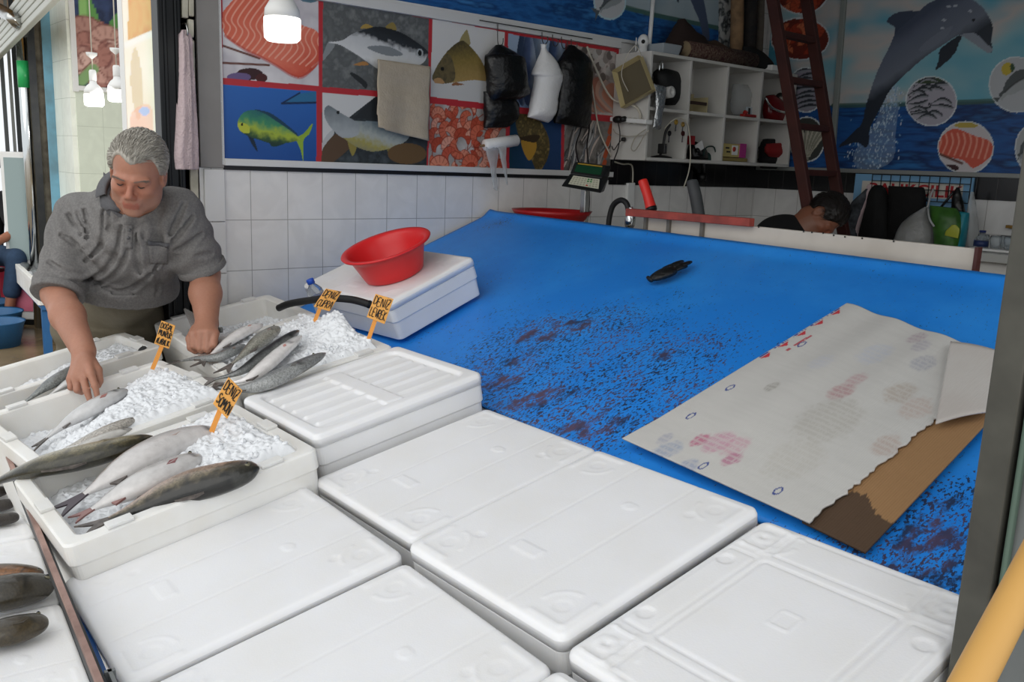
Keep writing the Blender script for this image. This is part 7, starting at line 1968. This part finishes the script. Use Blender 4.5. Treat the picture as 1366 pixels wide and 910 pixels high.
# ---------------------------------------------------------------- the man bent down behind the barrier
def bent_man():
    hc = PX(1096, 290, 4.40); HR = head_frame(math.radians(30), math.radians(-62), math.radians(40)); s = .92
    neck = PX(1066, 311, 4.44); sh1 = PX(1034, 330, 4.30); sh2 = PX(1048, 322, 4.66); pel = PX(1000, 345, 4.60)
    pel = np.array([pel[0], pel[1], 1.0])
    ft = np.array([pel[0], pel[1], 0.05])
    root = thing('person', 'black haired man in black shirt bent down behind the white barrier', 'person', (ft[0], ft[1], 0))
    g = lambda x, y, z: hc + HR @ np.array([x, y, z]) * s
    f = Field(np.minimum(np.minimum(hc, pel), ft) - .45, np.maximum(np.maximum(hc, pel), ft) + .45, .007)
    head_sdf(f, hc, HR, s); f.cap(g(-.03, 0, -.06), neck, .056, .062, .03); mid = (sh1 + sh2) / 2
    f.cap(neck, mid, .065, .09, .05); f.cap(sh1, sh2, .07, .07, .04); f.cap(mid, pel, .12, .13, .06)
    lt = (sh2 - sh1); lt[2] = 0; lt /= np.linalg.norm(lt)
    for q, sh in ((-1, sh1), (1, sh2)):
        f.cap(pel + lt * .09 * q, ft + lt * .10 * q + (0, 0, .4), .085, .06, .03); f.cap(ft + lt * .10 * q + (0, 0, .4), ft + lt * .1 * q + (0, 0, .06), .058, .042, .02); f.cap(ft + lt * .1 * q + (0, 0, .0), ft + lt * .1 * q + (.16, 0, -.012), .038, .03, .02)
        el = sh + np.array([.12, -.02, -.26]); wr = el + np.array([.2, 0, -.10]); f.cap(sh, el, .052, .045, .02); f.cap(el, wr, .044, .034, .02)
        f.cap(wr, wr + (.07, 0, -.02), .03, .026, .02)
        for k in range(4): f.chain([wr + np.array([.06, (k - 1.5) * .020, -.02]), wr + np.array([.11, (k - 1.5) * .021, -.035]), wr + np.array([.125, (k - 1.5) * .020, -.065])], [.011, .010, .009], .004)
        f.chain([wr + np.array([.02, q * -.03, -.01]), wr + np.array([.06, q * -.055, -.03]), wr + np.array([.09, q * -.05, -.04])], [.014, .012, .009], .006)
    fbuild(f, 'body', M_skin, root, skin_cols('#8a5a44', hf=(hc, HR, s)), it=1)
    f = Field(np.minimum(hc, pel) - .4, np.maximum(hc, pel) + .4, .008)
    f.cap(neck * .6 + mid * .4, mid, .09, .11, .05); f.cap(sh1, sh2, .088, None, .04); f.cap(mid, pel, .145, .15, .06)
    for sh in (sh1, sh2): f.cap(sh, sh + np.array([.09, -.015, -.2]), .075, .07, .03)
    fbuild(f, 'shirt', mat('black_shirt', '#101113', .9), root)
    f = Field(np.minimum(pel, ft) - .35, np.maximum(pel, ft) + .35, .01)
    f.cap(pel - lt * .07, pel + lt * .07, .14, None, .05)
    for q in (-1, 1): f.cap(pel + lt * .09 * q, ft + lt * .10 * q + (0, 0, .05), .105, .075, .03)
    fbuild(f, 'trousers', mat('dark_trousers', '#22242a', .9), root)
    def keep(x, y, z): return np.maximum(np.maximum(x - np.minimum(.045 + .55 * z, .09), -(z + .05)), -(np.hypot(x + .008, z + .008) - .034) * (np.abs(y) > .05) - .2 * (np.abs(y) <= .05))
    hair(root, hc, HR, s, keep, ('#0b0908', '#241c18'), .007, 1500, 9, res=.005, top=.014, ln=.035)
    f = None


bent_man()


# ---------------------------------------------------------------- person sitting at the left edge
def sitter():
    D = 8.3
    hip = PX(-14, 338, D); kn = PX(22, 345, D - .25); an = PX(11, 424, D - .2); sh = PX(6, 268, D - .1); el = PX(22, 309, D - .2); wr = PX(-6, 324, D - .35); hd = PX(-16, 222, D)
    kn2 = PX(-22, 350, D - .4); an2 = PX(-30, 428, D - .35); hip2 = hip + (PX(-30, 338, D + .1) - PX(-14, 338, D)); sh2 = PX(-42, 270, D + .1)
    lo = np.array([1e9] * 3); hi = -lo
    for q in (hip, kn, an, sh, el, wr, hd, kn2, an2, sh2): lo = np.minimum(lo, q); hi = np.maximum(hi, q)
    lo, hi = lo - .3, hi + .3
    root = thing('person', 'seated person in black t-shirt and jeans, cut off by the left edge', 'person', (hip[0], hip[1], 0))
    HR = head_frame(0, math.radians(60), math.radians(15))
    f = Field(lo, hi, .010); head_sdf(f, hd, HR, 1.05); f.cap(hd + (0, 0, -.1), (sh + sh2) / 2 + (0, 0, .04), .055, .065, .03)
    f.cap(sh, el, .056, .048, .02); f.cap(el, wr, .047, .034, .02); f.cap(wr, wr * 1.0 + (wr - el) * .25, .034, .02, .02)
    for k in range(4): f.chain([wr + (wr - el) * .25 + (0, 0, .02 - k * .02), wr + (wr - el) * .5 + (0, 0, .02 - k * .022)], [.012, .009], .006)
    f.cap(sh2, sh2 + np.array([0.02, -.03, -.28]), .056, .047, .02)
    m1 = (sh + sh2) / 2 + (0, 0, -.06); m2 = (hip + hip2) / 2; f.cap(m1, m2, .13, .14, .06); f.cap(sh, sh2, .07, None, .04)
    for h_, k_, a_ in ((hip, kn, an), (hip2, kn2, an2)):
        f.cap(h_, k_, .08, .06, .03); f.cap(k_, a_, .056, .04, .02); f.cap(a_ + (0, 0, -.02), a_ + np.array([.12, -.10, -.04]), .036, .028, .02)
    fbuild(f, 'body', M_skin, root, skin_cols('#a06a52'), it=1)
    f = Field(lo, hi, .011); f.cap(m1, m2, .15, .16, .06); f.cap(sh, sh2, .088, None, .04); f.cap(sh, sh + (el - sh) * .6, .085, .078, .03); f.cap(sh2, sh2 + np.array([0.01, -.02, -.16]), .085, .078, .03)
    fbuild(f, 't_shirt', mat('black_tshirt', '#131316', .9), root)
    f = Field(lo, hi, .011); f.cap(hip, hip2, .13, None, .05)
    for h_, k_, a_ in ((hip, kn, an), (hip2, kn2, an2)): f.cap(h_, k_, .105, .085, .03); f.cap(k_, k_ + (a_ - k_) * .55, .085, .074, .03)
    fbuild(f, 'jeans', mat('blue_jeans', '#2f4560', .9, noise=(25, .4), c2='#1f2f44'), root)
    for a_ in (an, an2):
        b = MB(); p = a_ + np.array([.05, -.04, -.058]); b.tube(spline([a_ + np.array([-.05, .04, -.05]), p, a_ + np.array([.16, -.13, -.065])], 10), [.03, .04, .044, .045, .044, .044, .046, .046, .040, .022], 12, flat=.5); b.build('shoe', mat('grey_shoe', '#5d6066', .7), root)
    def keep(x, y, z): return np.maximum(x - np.minimum(.045 + .55 * z, .09), -(z + .05))
    hair(root, hd, HR, 1.05, keep, ('#0e0b0a', '#241a16'), .008, 200, 12, res=.010, top=.012)
    # stool
    t = thing('stool', 'low stool under the seated person at the left edge', 'stool', (m2[0], m2[1], 0))
    zt_ = m2[2] - .14
    b = MB(); b.lathe([(0, zt_ - .03), (.16, zt_ - .03), (.165, zt_ - .02), (.16, zt_), (0, zt_)], 28, t=(m2[0], m2[1], 0)); b.build('seat', mat('stool_plastic', '#7a2030', .5), t)
    for a in range(4):
        b = MB(); c, s_ = math.cos(a * PI / 2 + .7), math.sin(a * PI / 2 + .7); b.tube([(m2[0] + c * .11, m2[1] + s_ * .11, zt_ - .03), (m2[0] + c * .15, m2[1] + s_ * .15, 0.0)], .016, 8); b.build('leg', M_greysteel, t)


sitter()
# ================================================================== NEIGHBOURING SHOP at the far left
XN = -4.72
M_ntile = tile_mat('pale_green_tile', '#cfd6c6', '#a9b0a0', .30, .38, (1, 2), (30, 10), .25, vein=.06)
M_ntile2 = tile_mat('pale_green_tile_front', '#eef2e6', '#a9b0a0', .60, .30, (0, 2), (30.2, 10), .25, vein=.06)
b = MB(); b.box((XN - .07, -.45, 1.7), (.14, 4.3, 3.4)); struct(b.build('wall_far', M_ntile, loc=(0, 0, 0)))
xa = ony(73, 100, -2.62)[0]
b = MB(); b.box(((XN - .006 + xa) / 2, -2.57, 1.7), (XN - .006 - xa, .14, 3.4)); struct(b.build('wall_front', M_ntile2, loc=(0, 0, 0)))
def facing_post(u, v, D, wpx, dp, H=3.4, z0=0.0):
    """square post of real width wpx*D/f, one side square to the street camera's side"""
    c = PX(u, v, D); w_ = wpx * D / FPX; sg = sight(u, v); sg = np.array([sg[0], sg[1], 0]) / math.hypot(sg[0], sg[1]); R = np.stack([np.cross(sg, (0, 0, 1)), sg, (0, 0, 1)], 1)
    b = MB(); b.box((c[0] + sg[0] * dp / 2, c[1] + sg[1] * dp / 2, (H + z0) / 2), (w_, dp, H - z0), R); return b
t = facing_post(66.5, 110, 7.55, 13.5, .10).build('wooden_post', mat('flaking_blue_paint', '#6fa3ba', .7, noise=(6, .55, 6), c2='#56686a'), bevel=.008); tag(t, 'flaking blue painted post beside the pale tiled wall', 'post')
struct(facing_post(54.5, 110, 7.65, 13, .12).build('trim_8', M_rawconc))
t = facing_post(44.5, 110, 7.6, 9, .06).build('door_post', M_darksteel); tag(t, 'slim black post behind the chrome column', 'post')
cc = PX(33.5, 110, 7.7); rr_ = 8.2 * 7.7 / FPX
t = thing('chrome_column', 'slim chrome column with a green band by the neighbouring shop', 'column', (cc[0], cc[1], 0))
b = MB(); b.lathe([(rr_, 0), (rr_, 3.4)], 32, t=(cc[0], cc[1], 0)); b.build('tube', M_chrome, t)
zg0, zg1 = PX(33, 117, 7.7)[2], PX(33, 82, 7.7)[2]
b = MB(); b.lathe([(rr_ + .004, zg0), (rr_ + .004, zg1)], 32, t=(cc[0], cc[1], 0)); b.build('green_band', mat('green_film', '#2fae62', .3), t)
xe = ony(25, 100, -2.75)[0]
b = MB(); b.box((-7.6, -1.9, 1.7), (5.0, .1, 3.4)); struct(b.build('wall_street', mat('dark_glass_front', '#2c3033', .15, spec=.6), loc=(0, 0, 0)))
for k, (u, wv) in enumerate(((4, 5), (14, 4), (21.5, 6))):
    struct(facing_post(u, 110, 8.4, wv, .06).build('trim_%d' % (9 + k), mat('grey_frame_%s' % 'abc'[k], ('#5a5d5c', '#8a8c88', '#3a3d3e')[k], .4, .3)))
# slatted awning and yellowish soffit overhead
A = [ony(u, v, -2.95) for u, v in ((-20, 92), (78, -8), (40, -30), (-20, 52))]
t = thing('shutter_awning', 'white slatted shutter awning slanting across the upper left corner', 'awning', (A[0] + A[2]) / 2)
for k in range(5):
    f0, f1 = k / 5 + .01, (k + 1) / 5 - .015; b = MB()
    q = [A[0] * (1 - f0) + A[3] * f0, A[1] * (1 - f0) + A[2] * f0, A[1] * (1 - f1) + A[2] * f1, A[0] * (1 - f1) + A[3] * f1]
    b.hexa(q + [p + np.array([0, .05, .0]) for p in q]); b.build('slat', mat('pale_slat', '#c9ccc6', .5) if k == 0 else bpy.data.materials['pale_slat'], t, bevel=.008)
b = MB(); b.box((-6.5, -2.2, 3.3), (6.5, 2.6, .08)); struct(b.build('ceiling_far', mat('ochre_soffit', '#a67a2c', .6, noise=(2, .6), c2='#6a4a20')))
b = MB(); b.tube(spline([ony(-6, 10, -2.99), ony(8, 18, -2.99), ony(20, 26, -2.99), ony(30, 42, -2.85)], 14), .05, 12); tag(b.build('bent_pipe', M_steel), 'bent pale metal pipe below the slatted awning', 'pipe')

# prawn dish poster on the far tiled wall
op = Print('y', onx(101, 60, XN)[1], onx(200, 60, XN)[1], onx(130, 116, XN)[2], 3.1, .014, XN)
op.C[:] = mott(['#26365c', '#1c2947', '#33456e'], 12, 5)(op.A, op.Z)
op.poly([(107, 0), (112, -12), (122, 2), (136, 40), (128, 52), (112, 62), (107, 40)], '#5f9a4e'); op.line([(110, 2), (112, 40), (116, 58)], .03, '#8fc070'); op.poly([(140, 44), (150, 24), (168, 6), (182, 0), (180, 30), (160, 42)], '#569048')
op.poly([(108, 62), (118, 52), (140, 42), (168, 38), (185, 60), (180, 100), (150, 108), (128, 96), (112, 74)], '#7a8a6a')
rs = random.Random(4)
for q in range(26): shrimp(op, op.w([(112 + rs.random() * 62, 50 + rs.random() * 48)])[0], rs.uniform(.10, .16), rs.uniform(0, 6.3), ['#c2978a', '#b08478', '#d0aca0', '#a87468'][q % 4], '#7a4a44', rs.choice((-1, 1)))
op.line([(108, 108), (124, 92)], .04, '#7fa06a')
t = thing('prawn_poster', 'prawn dish poster with green leaves on the far tiled wall', 'poster', (XN, -2, 2.2)); op.build('printed_sheet', M_print, t, .012)
b = MB(); y0, y1, z0 = op.a0, op.A[-1, 0], op.z0
b.box((XN + .01, y0 - .02, z0 + .5), (.03, .04, 1.1)); b.box((XN + .012, (y0 + y1) / 2 + .03, z0 - .021), (.034, y1 - y0 + .06, .036)); b.build('frame', M_rail, t)
bulb(125, 127, 5.5, 'lit bulb hanging left of its twin before the prawn poster', cord_top=True, watt=22)
bulb(156.5, 121, 5.5, 'lit bulb half hidden by the bright panel beside the black post', cord_top=True, watt=22)
# backlit advertising panel
yp0, yp1 = onx(167, 90, -.62)[1], onx(204.5, 90, -.62)[1]; zp0 = onx(180, 236, -.62)[2]
lp = Print('y', yp0, yp1, zp0, 2.6, .006, -.62)
lp.C[:] = mott(['#efe2cc', '#f6efe2', '#e6d3b4'], 5, 3)(lp.A, lp.Z)
lp.poly([(170, -40), (204, -40), (204, 44), (171, 58)], mott(['#d9a070', '#e0b884', '#c98f66', '#e9d9a0'], 7, 5, 2, .6), False); lp.line([(168, 60), (205, 44)], .012, '#f2efe9')
lp.poly([(180, 62), (188, 90), (190, 140), (184, 160), (176, 130), (174, 92)], '#d8c4a2', alpha=.7); lp.poly([(176, 150), (200, 140), (203, 176), (176, 180)], '#efb8a4', alpha=.6); lp.ell((193, 148), 7, 6, '#b9c8ea')
M_lit = mat('backlit_print', '#ffffff', .5, attr=True)
_nt = M_lit.node_tree; _at = [n for n in _nt.nodes if n.type == 'ATTRIBUTE'][0]; _nt.links.new(_at.outputs['Color'], _nt.nodes['Principled BSDF'].inputs['Emission Color']); _nt.nodes['Principled BSDF'].inputs['Emission Strength'].default_value = .55
t = thing('lit_panel', 'bright backlit food advertisement panel behind the man', 'sign', (-.62, (yp0 + yp1) / 2, zp0)); lp.build('lit_face', M_lit, t, .0)
b = MB(); b.box((-.66, (yp0 + yp1) / 2, (zp0 + 2.6) / 2), (.06, yp1 - yp0, 2.6 - zp0)); b.build('case', M_whitepl, t)
b = MB(); b.box((-.63, yp1 + .006, (zp0 + 2.6) / 2), (.08, .012, 2.6 - zp0)); b.build('green_edge', mat('green_glass_edge', '#57a383', .2), t)
b = MB(); b.box((-.66, (yp0 + yp1) / 2, zp0 / 2), (.05, .05, zp0)); b.build('stand', M_darksteel, t)
# hanging towel on the pilaster
b = MB(); pouch(b, [((241, 40), (248, 40), .3), ((236, 50), (255, 53), .7), ((236, 80), (256, 80), .9), ((235, 120), (259, 120), 1), ((233, 170), (262, 170), 1), ((231, 205), (264, 205), 1), ((233, 226), (264, 226), .8)], W(.03), NX, .035, fold=.008, foldn=9, seed=71, wr=.005)
tag(b.build('hanging_towel', mat('pale_pink_towel', '#c9b6b8', .95, noise=(60, .25), c2='#ab979a', bump=(140, .5))), 'long pale pink towel hanging on the raw concrete beside the black post', 'towel')
b = MB(); p = onx(246, 40, .03); b.tube(spline([p + (-.03, 0, .02), p + (.01, 0, .02), p + (.03, 0, 0), p + (.025, 0, -.02)], 10), .004, 6); tag(b.build('wall_hook', M_steel), 'metal hook holding the pale pink towel', 'hook')

# low fish table of the neighbour with white box, dark fish, basins
zt2 = .40
q0, q1 = onz(17, 372, zt2), onz(51, 409, zt2); e = q1 - q0; e /= np.linalg.norm(e); nrm_ = np.array([-e[1], e[0], 0]); 
if nrm_[1] < 0: nrm_ = -nrm_
Lb = 1.7; wb_ = .32; c = q0 + e * Lb / 2 + nrm_ * wb_ / 2
R = np.stack([e, np.cross((0, 0, 1), e), (0, 0, 1)], 1)
t = thing('foam_fish_box', 'long open white fish box with dark fish on the low blue neighbouring table', 'fish box', (c[0], c[1], zt2), R, 'fish boxes of the neighbouring stall')
b = MB(); shell_box(b, Lb, wb_, .17, th=.04, taper=.97, notch=False); b.v[0] = b.v[0] + np.array([0, 0, .172]); b.build('tray', M_foam_old, t, world=False)
t = thing('low_table', 'low blue steel table holding the neighbouring white fish box', 'table', (c[0], c[1], 0), R)
b = MB(); b.box((0, 0, zt2 - .02), (Lb - .06, wb_ - .06, .035)); b.build('table_top', mat('blue_table_paint', '#2a5f92', .5), t, world=False)
for sx in (-1, 1):
    for sy in (-1, 1):
        b = MB(); b.box((sx * (Lb / 2 - .08), sy * (wb_ / 2 - .06), zt2 / 2 - .02), (.06, .06, zt2 - .04)); b.build('leg', bpy.data.materials['blue_table_paint'], t, world=False)
o = MB(); gx_, gy_ = np.meshgrid(np.linspace(-Lb / 2 + .05, Lb / 2 - .05, 60), np.linspace(-wb_ / 2 + .05, wb_ / 2 - .05, 26), indexing='ij')
o.grid(np.stack([gx_, gy_, .12 + .03 * fbm(gx_ * 14 + 3, gy_ * 14, 4)], -1).reshape(-1, 3).reshape(60, 26, 3) @ R.T + np.array([c[0], c[1], zt2])); tag(o.build('crushed_ice', M_ice), 'crushed ice in the long neighbouring fish box', 'ice', kind='stuff')
for k, (y, x) in enumerate(((-.10, -.50), (.0, -.46), (.10, -.52), (-.07, .05), (.06, .1))):
    fp = [np.array([c[0], c[1], zt2]) + R @ np.array([x - .26, y, .155]), np.array([c[0], c[1], zt2]) + R @ np.array([x, y + .01, .165]), np.array([c[0], c[1], zt2]) + R @ np.array([x + .26, y, .155])]
    fish('dark slim fish lying on ice in the neighbouring box', fp, .04, 1, ('#101213', '#26292b', '#8d9090'), up=(0, 0, 1), group='dark fish of the neighbouring stall', name='mackerel', eye=False, fins=False, head='#17191a')
    # nearly hidden behind the man, all alike
M_bb = mat('blue_plastic', '#255a86', .4)
for k, (u, v, r) in enumerate(((-6, 449, .23), (-8, 434, .24), (-16, 419, .24))):
    p = onz(u, v + 12, 0); t = thing('plastic_basin', ['blue basin nearest the street at the left edge', 'blue basin in the middle of three at the left edge', 'blue basin furthest back at the left edge'][k], 'basin', p, None, 'blue basins on the wet floor')
    b = MB(); b.lathe([(0, .001), (r * .78, .001), (r * .95, .18), (r, .20), (r, .205), (r * .93, .195), (r * .76, .012), (0, .012)], 40, t=p); b.build('bowl', M_bb, t)
# fridge and red tarpaulin beyond
p = PX(27, 300, 8.0); sg = sight(27, 300); sg = np.array([sg[0], sg[1], 0]) / math.hypot(sg[0], sg[1]); R = np.stack([np.cross(sg, (0, 0, 1)), sg, (0, 0, 1)], 1); R = R @ rotz(-.5)
t = thing('display_fridge', 'white and pink display fridge beyond the chrome column', 'fridge', (p[0], p[1], 0), R)
b = MB(); b.box((0, .16, .80), (.30, .30, 1.5)); b.build('cabinet', M_whitepl, t, bevel=.01, world=False)
b = MB(); b.box((0, .005, 1.05), (.22, .012, .9)); b.build('glass_door', mat('fridge_glass', '#8fa0a0', .1), t, world=False)
b = MB(); b.box((0, .005, .34), (.26, .014, .42)); b.build('pink_panel', mat('pink_panel', '#c76a80', .4), t, world=False)
b = MB(); b.box((.09, -.015, 1.05), (.02, .03, .3)); b.build('handle', M_black, t, world=False)
b = MB(); b.box((0, .16, .025), (.28, .28, .05)); b.build('plinth', M_black, t, world=False)
b = MB(); pouch(b, [((-30, 350), (16, 352)), ((-30, 372), (20, 372)), ((-30, 396), (18, 398))], lambda u, v: PX(u, v, 8.75), (.75, -.65, 0), .05, fold=.02, seed=3); tag(b.build('red_tarpaulin', mat('crimson_tarpaulin', '#b01f3c', .5)), 'crimson tarpaulin behind the seated person', 'tarpaulin')
# white box and grey crate on the floor behind the man's legs
p = onz(141, 443, 0.02)
t = thing('grey_crate', 'grey slotted crate on the ground seen between the man\'s legs', 'crate', (p[0], p[1], 0))
b = MB(); b.box((p[0], p[1], .09), (.34, .34, .18), rotz(.3)); b.build('crate_body', mat('grey_plastic_crate', '#4b4f52', .6, noise=(60, .6, 1), c2='#1c1e20'), t, bevel=.008)
t2 = thing('foam_fish_box', 'small white fish box on the grey crate behind the man', 'fish box', (p[0], p[1], .18), rotz(.3), 'fish boxes of the neighbouring stall')
b = MB(); shell_box(b, .32, .28, .20, th=.03, notch=False); b.v[0] = b.v[0] + np.array([0, 0, .20]); b.build('tray', M_foam, t2, world=False)

# ================================================================== LOWER STALL at the bottom left corner
zl_ = .60
p1, p2 = onz(24, 655, zl_), onz(121, 908, zl_); e = (p2 - p1); e /= np.linalg.norm(e); nn = np.array([e[1], -e[0], 0]) * 1.0
if nn[1] > 0: nn = -nn
R = np.stack([e, -nn, (0, 0, 1)], 1)
s1 = (onz(44, 716, zl_) - p1) @ e; s2 = (onz(83, 801, zl_) - p1) @ e
L1 = s2 - s1
wd = .42
tb2 = thing('low_rack', 'low rack in front of the stall carrying boxes of dark fish', 'rack', (p1 + e * s1 + nn * wd / 2) * (1, 1, 0), R)
cen = p1 + e * (s1 + L1 / 2) + nn * wd / 2
for k, (sa, sb, lb) in enumerate(((s1 - L1, s1, 'white fish box at the left edge under three small dark fish'), (s1, s2, 'white fish box in the bottom left corner with the big dark fish'), (s2, s2 + L1, 'white fish box lid at the very bottom left corner'))):
    cc = p1 + e * (sa + sb) / 2 + nn * wd / 2
    closed_box(lb, None, 0, (sb - sa) - .004, wd, 'plain', bh=.16, lt=.03, org=cc, R=R)
zr = zl_ - .195
b = MB(); b.box(cen - np.array([0, 0, .21]), (L1 * 3.05, wd - .02, .03), R); b.build('rack_top', M_darksteel, tb2)
for sx in (-1, 1):
    for sy in (-1, 1):
        b = MB(); q = cen + R @ np.array([sx * L1 * 1.4, sy * (wd / 2 - .05), 0]); b.box((q[0], q[1], (zl_ - .22) / 2), (.04, .04, zl_ - .22), R); b.build('leg', M_darksteel, tb2)
UPZ = (0, 0, 1)
def trz(pts, h): return [onz(u, v, zl_ + h) for u, v in pts]
fish('biggest dark fish in the bottom left corner, black head to the right', trz([(-120, 812), (-60, 803), (-10, 794), (35, 786), (73, 783)], .04), .056, 1, ('#100f0e', '#1e1c18', '#3d372b'), up=UPZ, group='dark fish on the low rack', name='carp', head='#1c1c1a', headlen=.25, pect='#3a332a', thick=.6)
fish('olive fish with orange mouth lying behind the biggest dark fish', trz([(-120, 776), (-60, 770), (-10, 765), (30, 765), (57, 768)], .045), .030, 1, ('#1d1b15', '#3a3322', '#8a5c34'), up=UPZ, group='dark fish on the low rack', name='carp', head='#4a3422', headlen=.2, fins=False)
fish('dark fish lying nearest the street in the bottom left corner', trz([(-110, 868), (-50, 856), (0, 845), (35, 836), (62, 825)], .032), .040, 1, ('#14120f', '#26211a', '#473d2b'), up=UPZ, group='dark fish on the low rack', name='carp', head='#241c17', headlen=.2, pect='#3a332a')
for k, (v, u) in enumerate(((655, 10), (672, 19), (690, 25))):
    fish(['small dark fish head furthest back at the left edge', 'small dark fish head in the middle of three at the left edge', 'small dark fish head nearest the street of three at the left edge'][k], trz([(u - 90, v + 18), (u - 50, v + 9), (u - 15, v + 2), (u, v - 2)], .02), .020, 1, ('#141312', '#23211f', '#3a3430'), up=UPZ, group='dark fish on the low rack', name='small_carp', head='#181616', headlen=.3, fins=False, eye=False, tail=0, thick=.8)
# ================================================================== LIGHT
w = bpy.data.worlds.new('sky'); SC.world = w; w.use_nodes = True
bg = w.node_tree.nodes['Background']; bg.inputs[0].default_value = (.93, .97, 1.0, 1); bg.inputs[1].default_value = 1.22
sd = bpy.data.lights.new('sun', 'SUN'); so = bpy.data.objects.new('sun', sd); COL.objects.link(so)
sd.energy = 1.35; sd.angle = math.radians(70); sd.color = (1, .96, .9)
dirn = Vector((-.45, .9, -.78)); so.rotation_euler = dirn.to_track_quat('-Z', 'Y').to_euler()
vs = SC.view_settings; vs.view_transform = 'Standard'; vs.look = 'None'; vs.gamma = 1; vs.exposure = -0.24; vs.use_curve_mapping = False
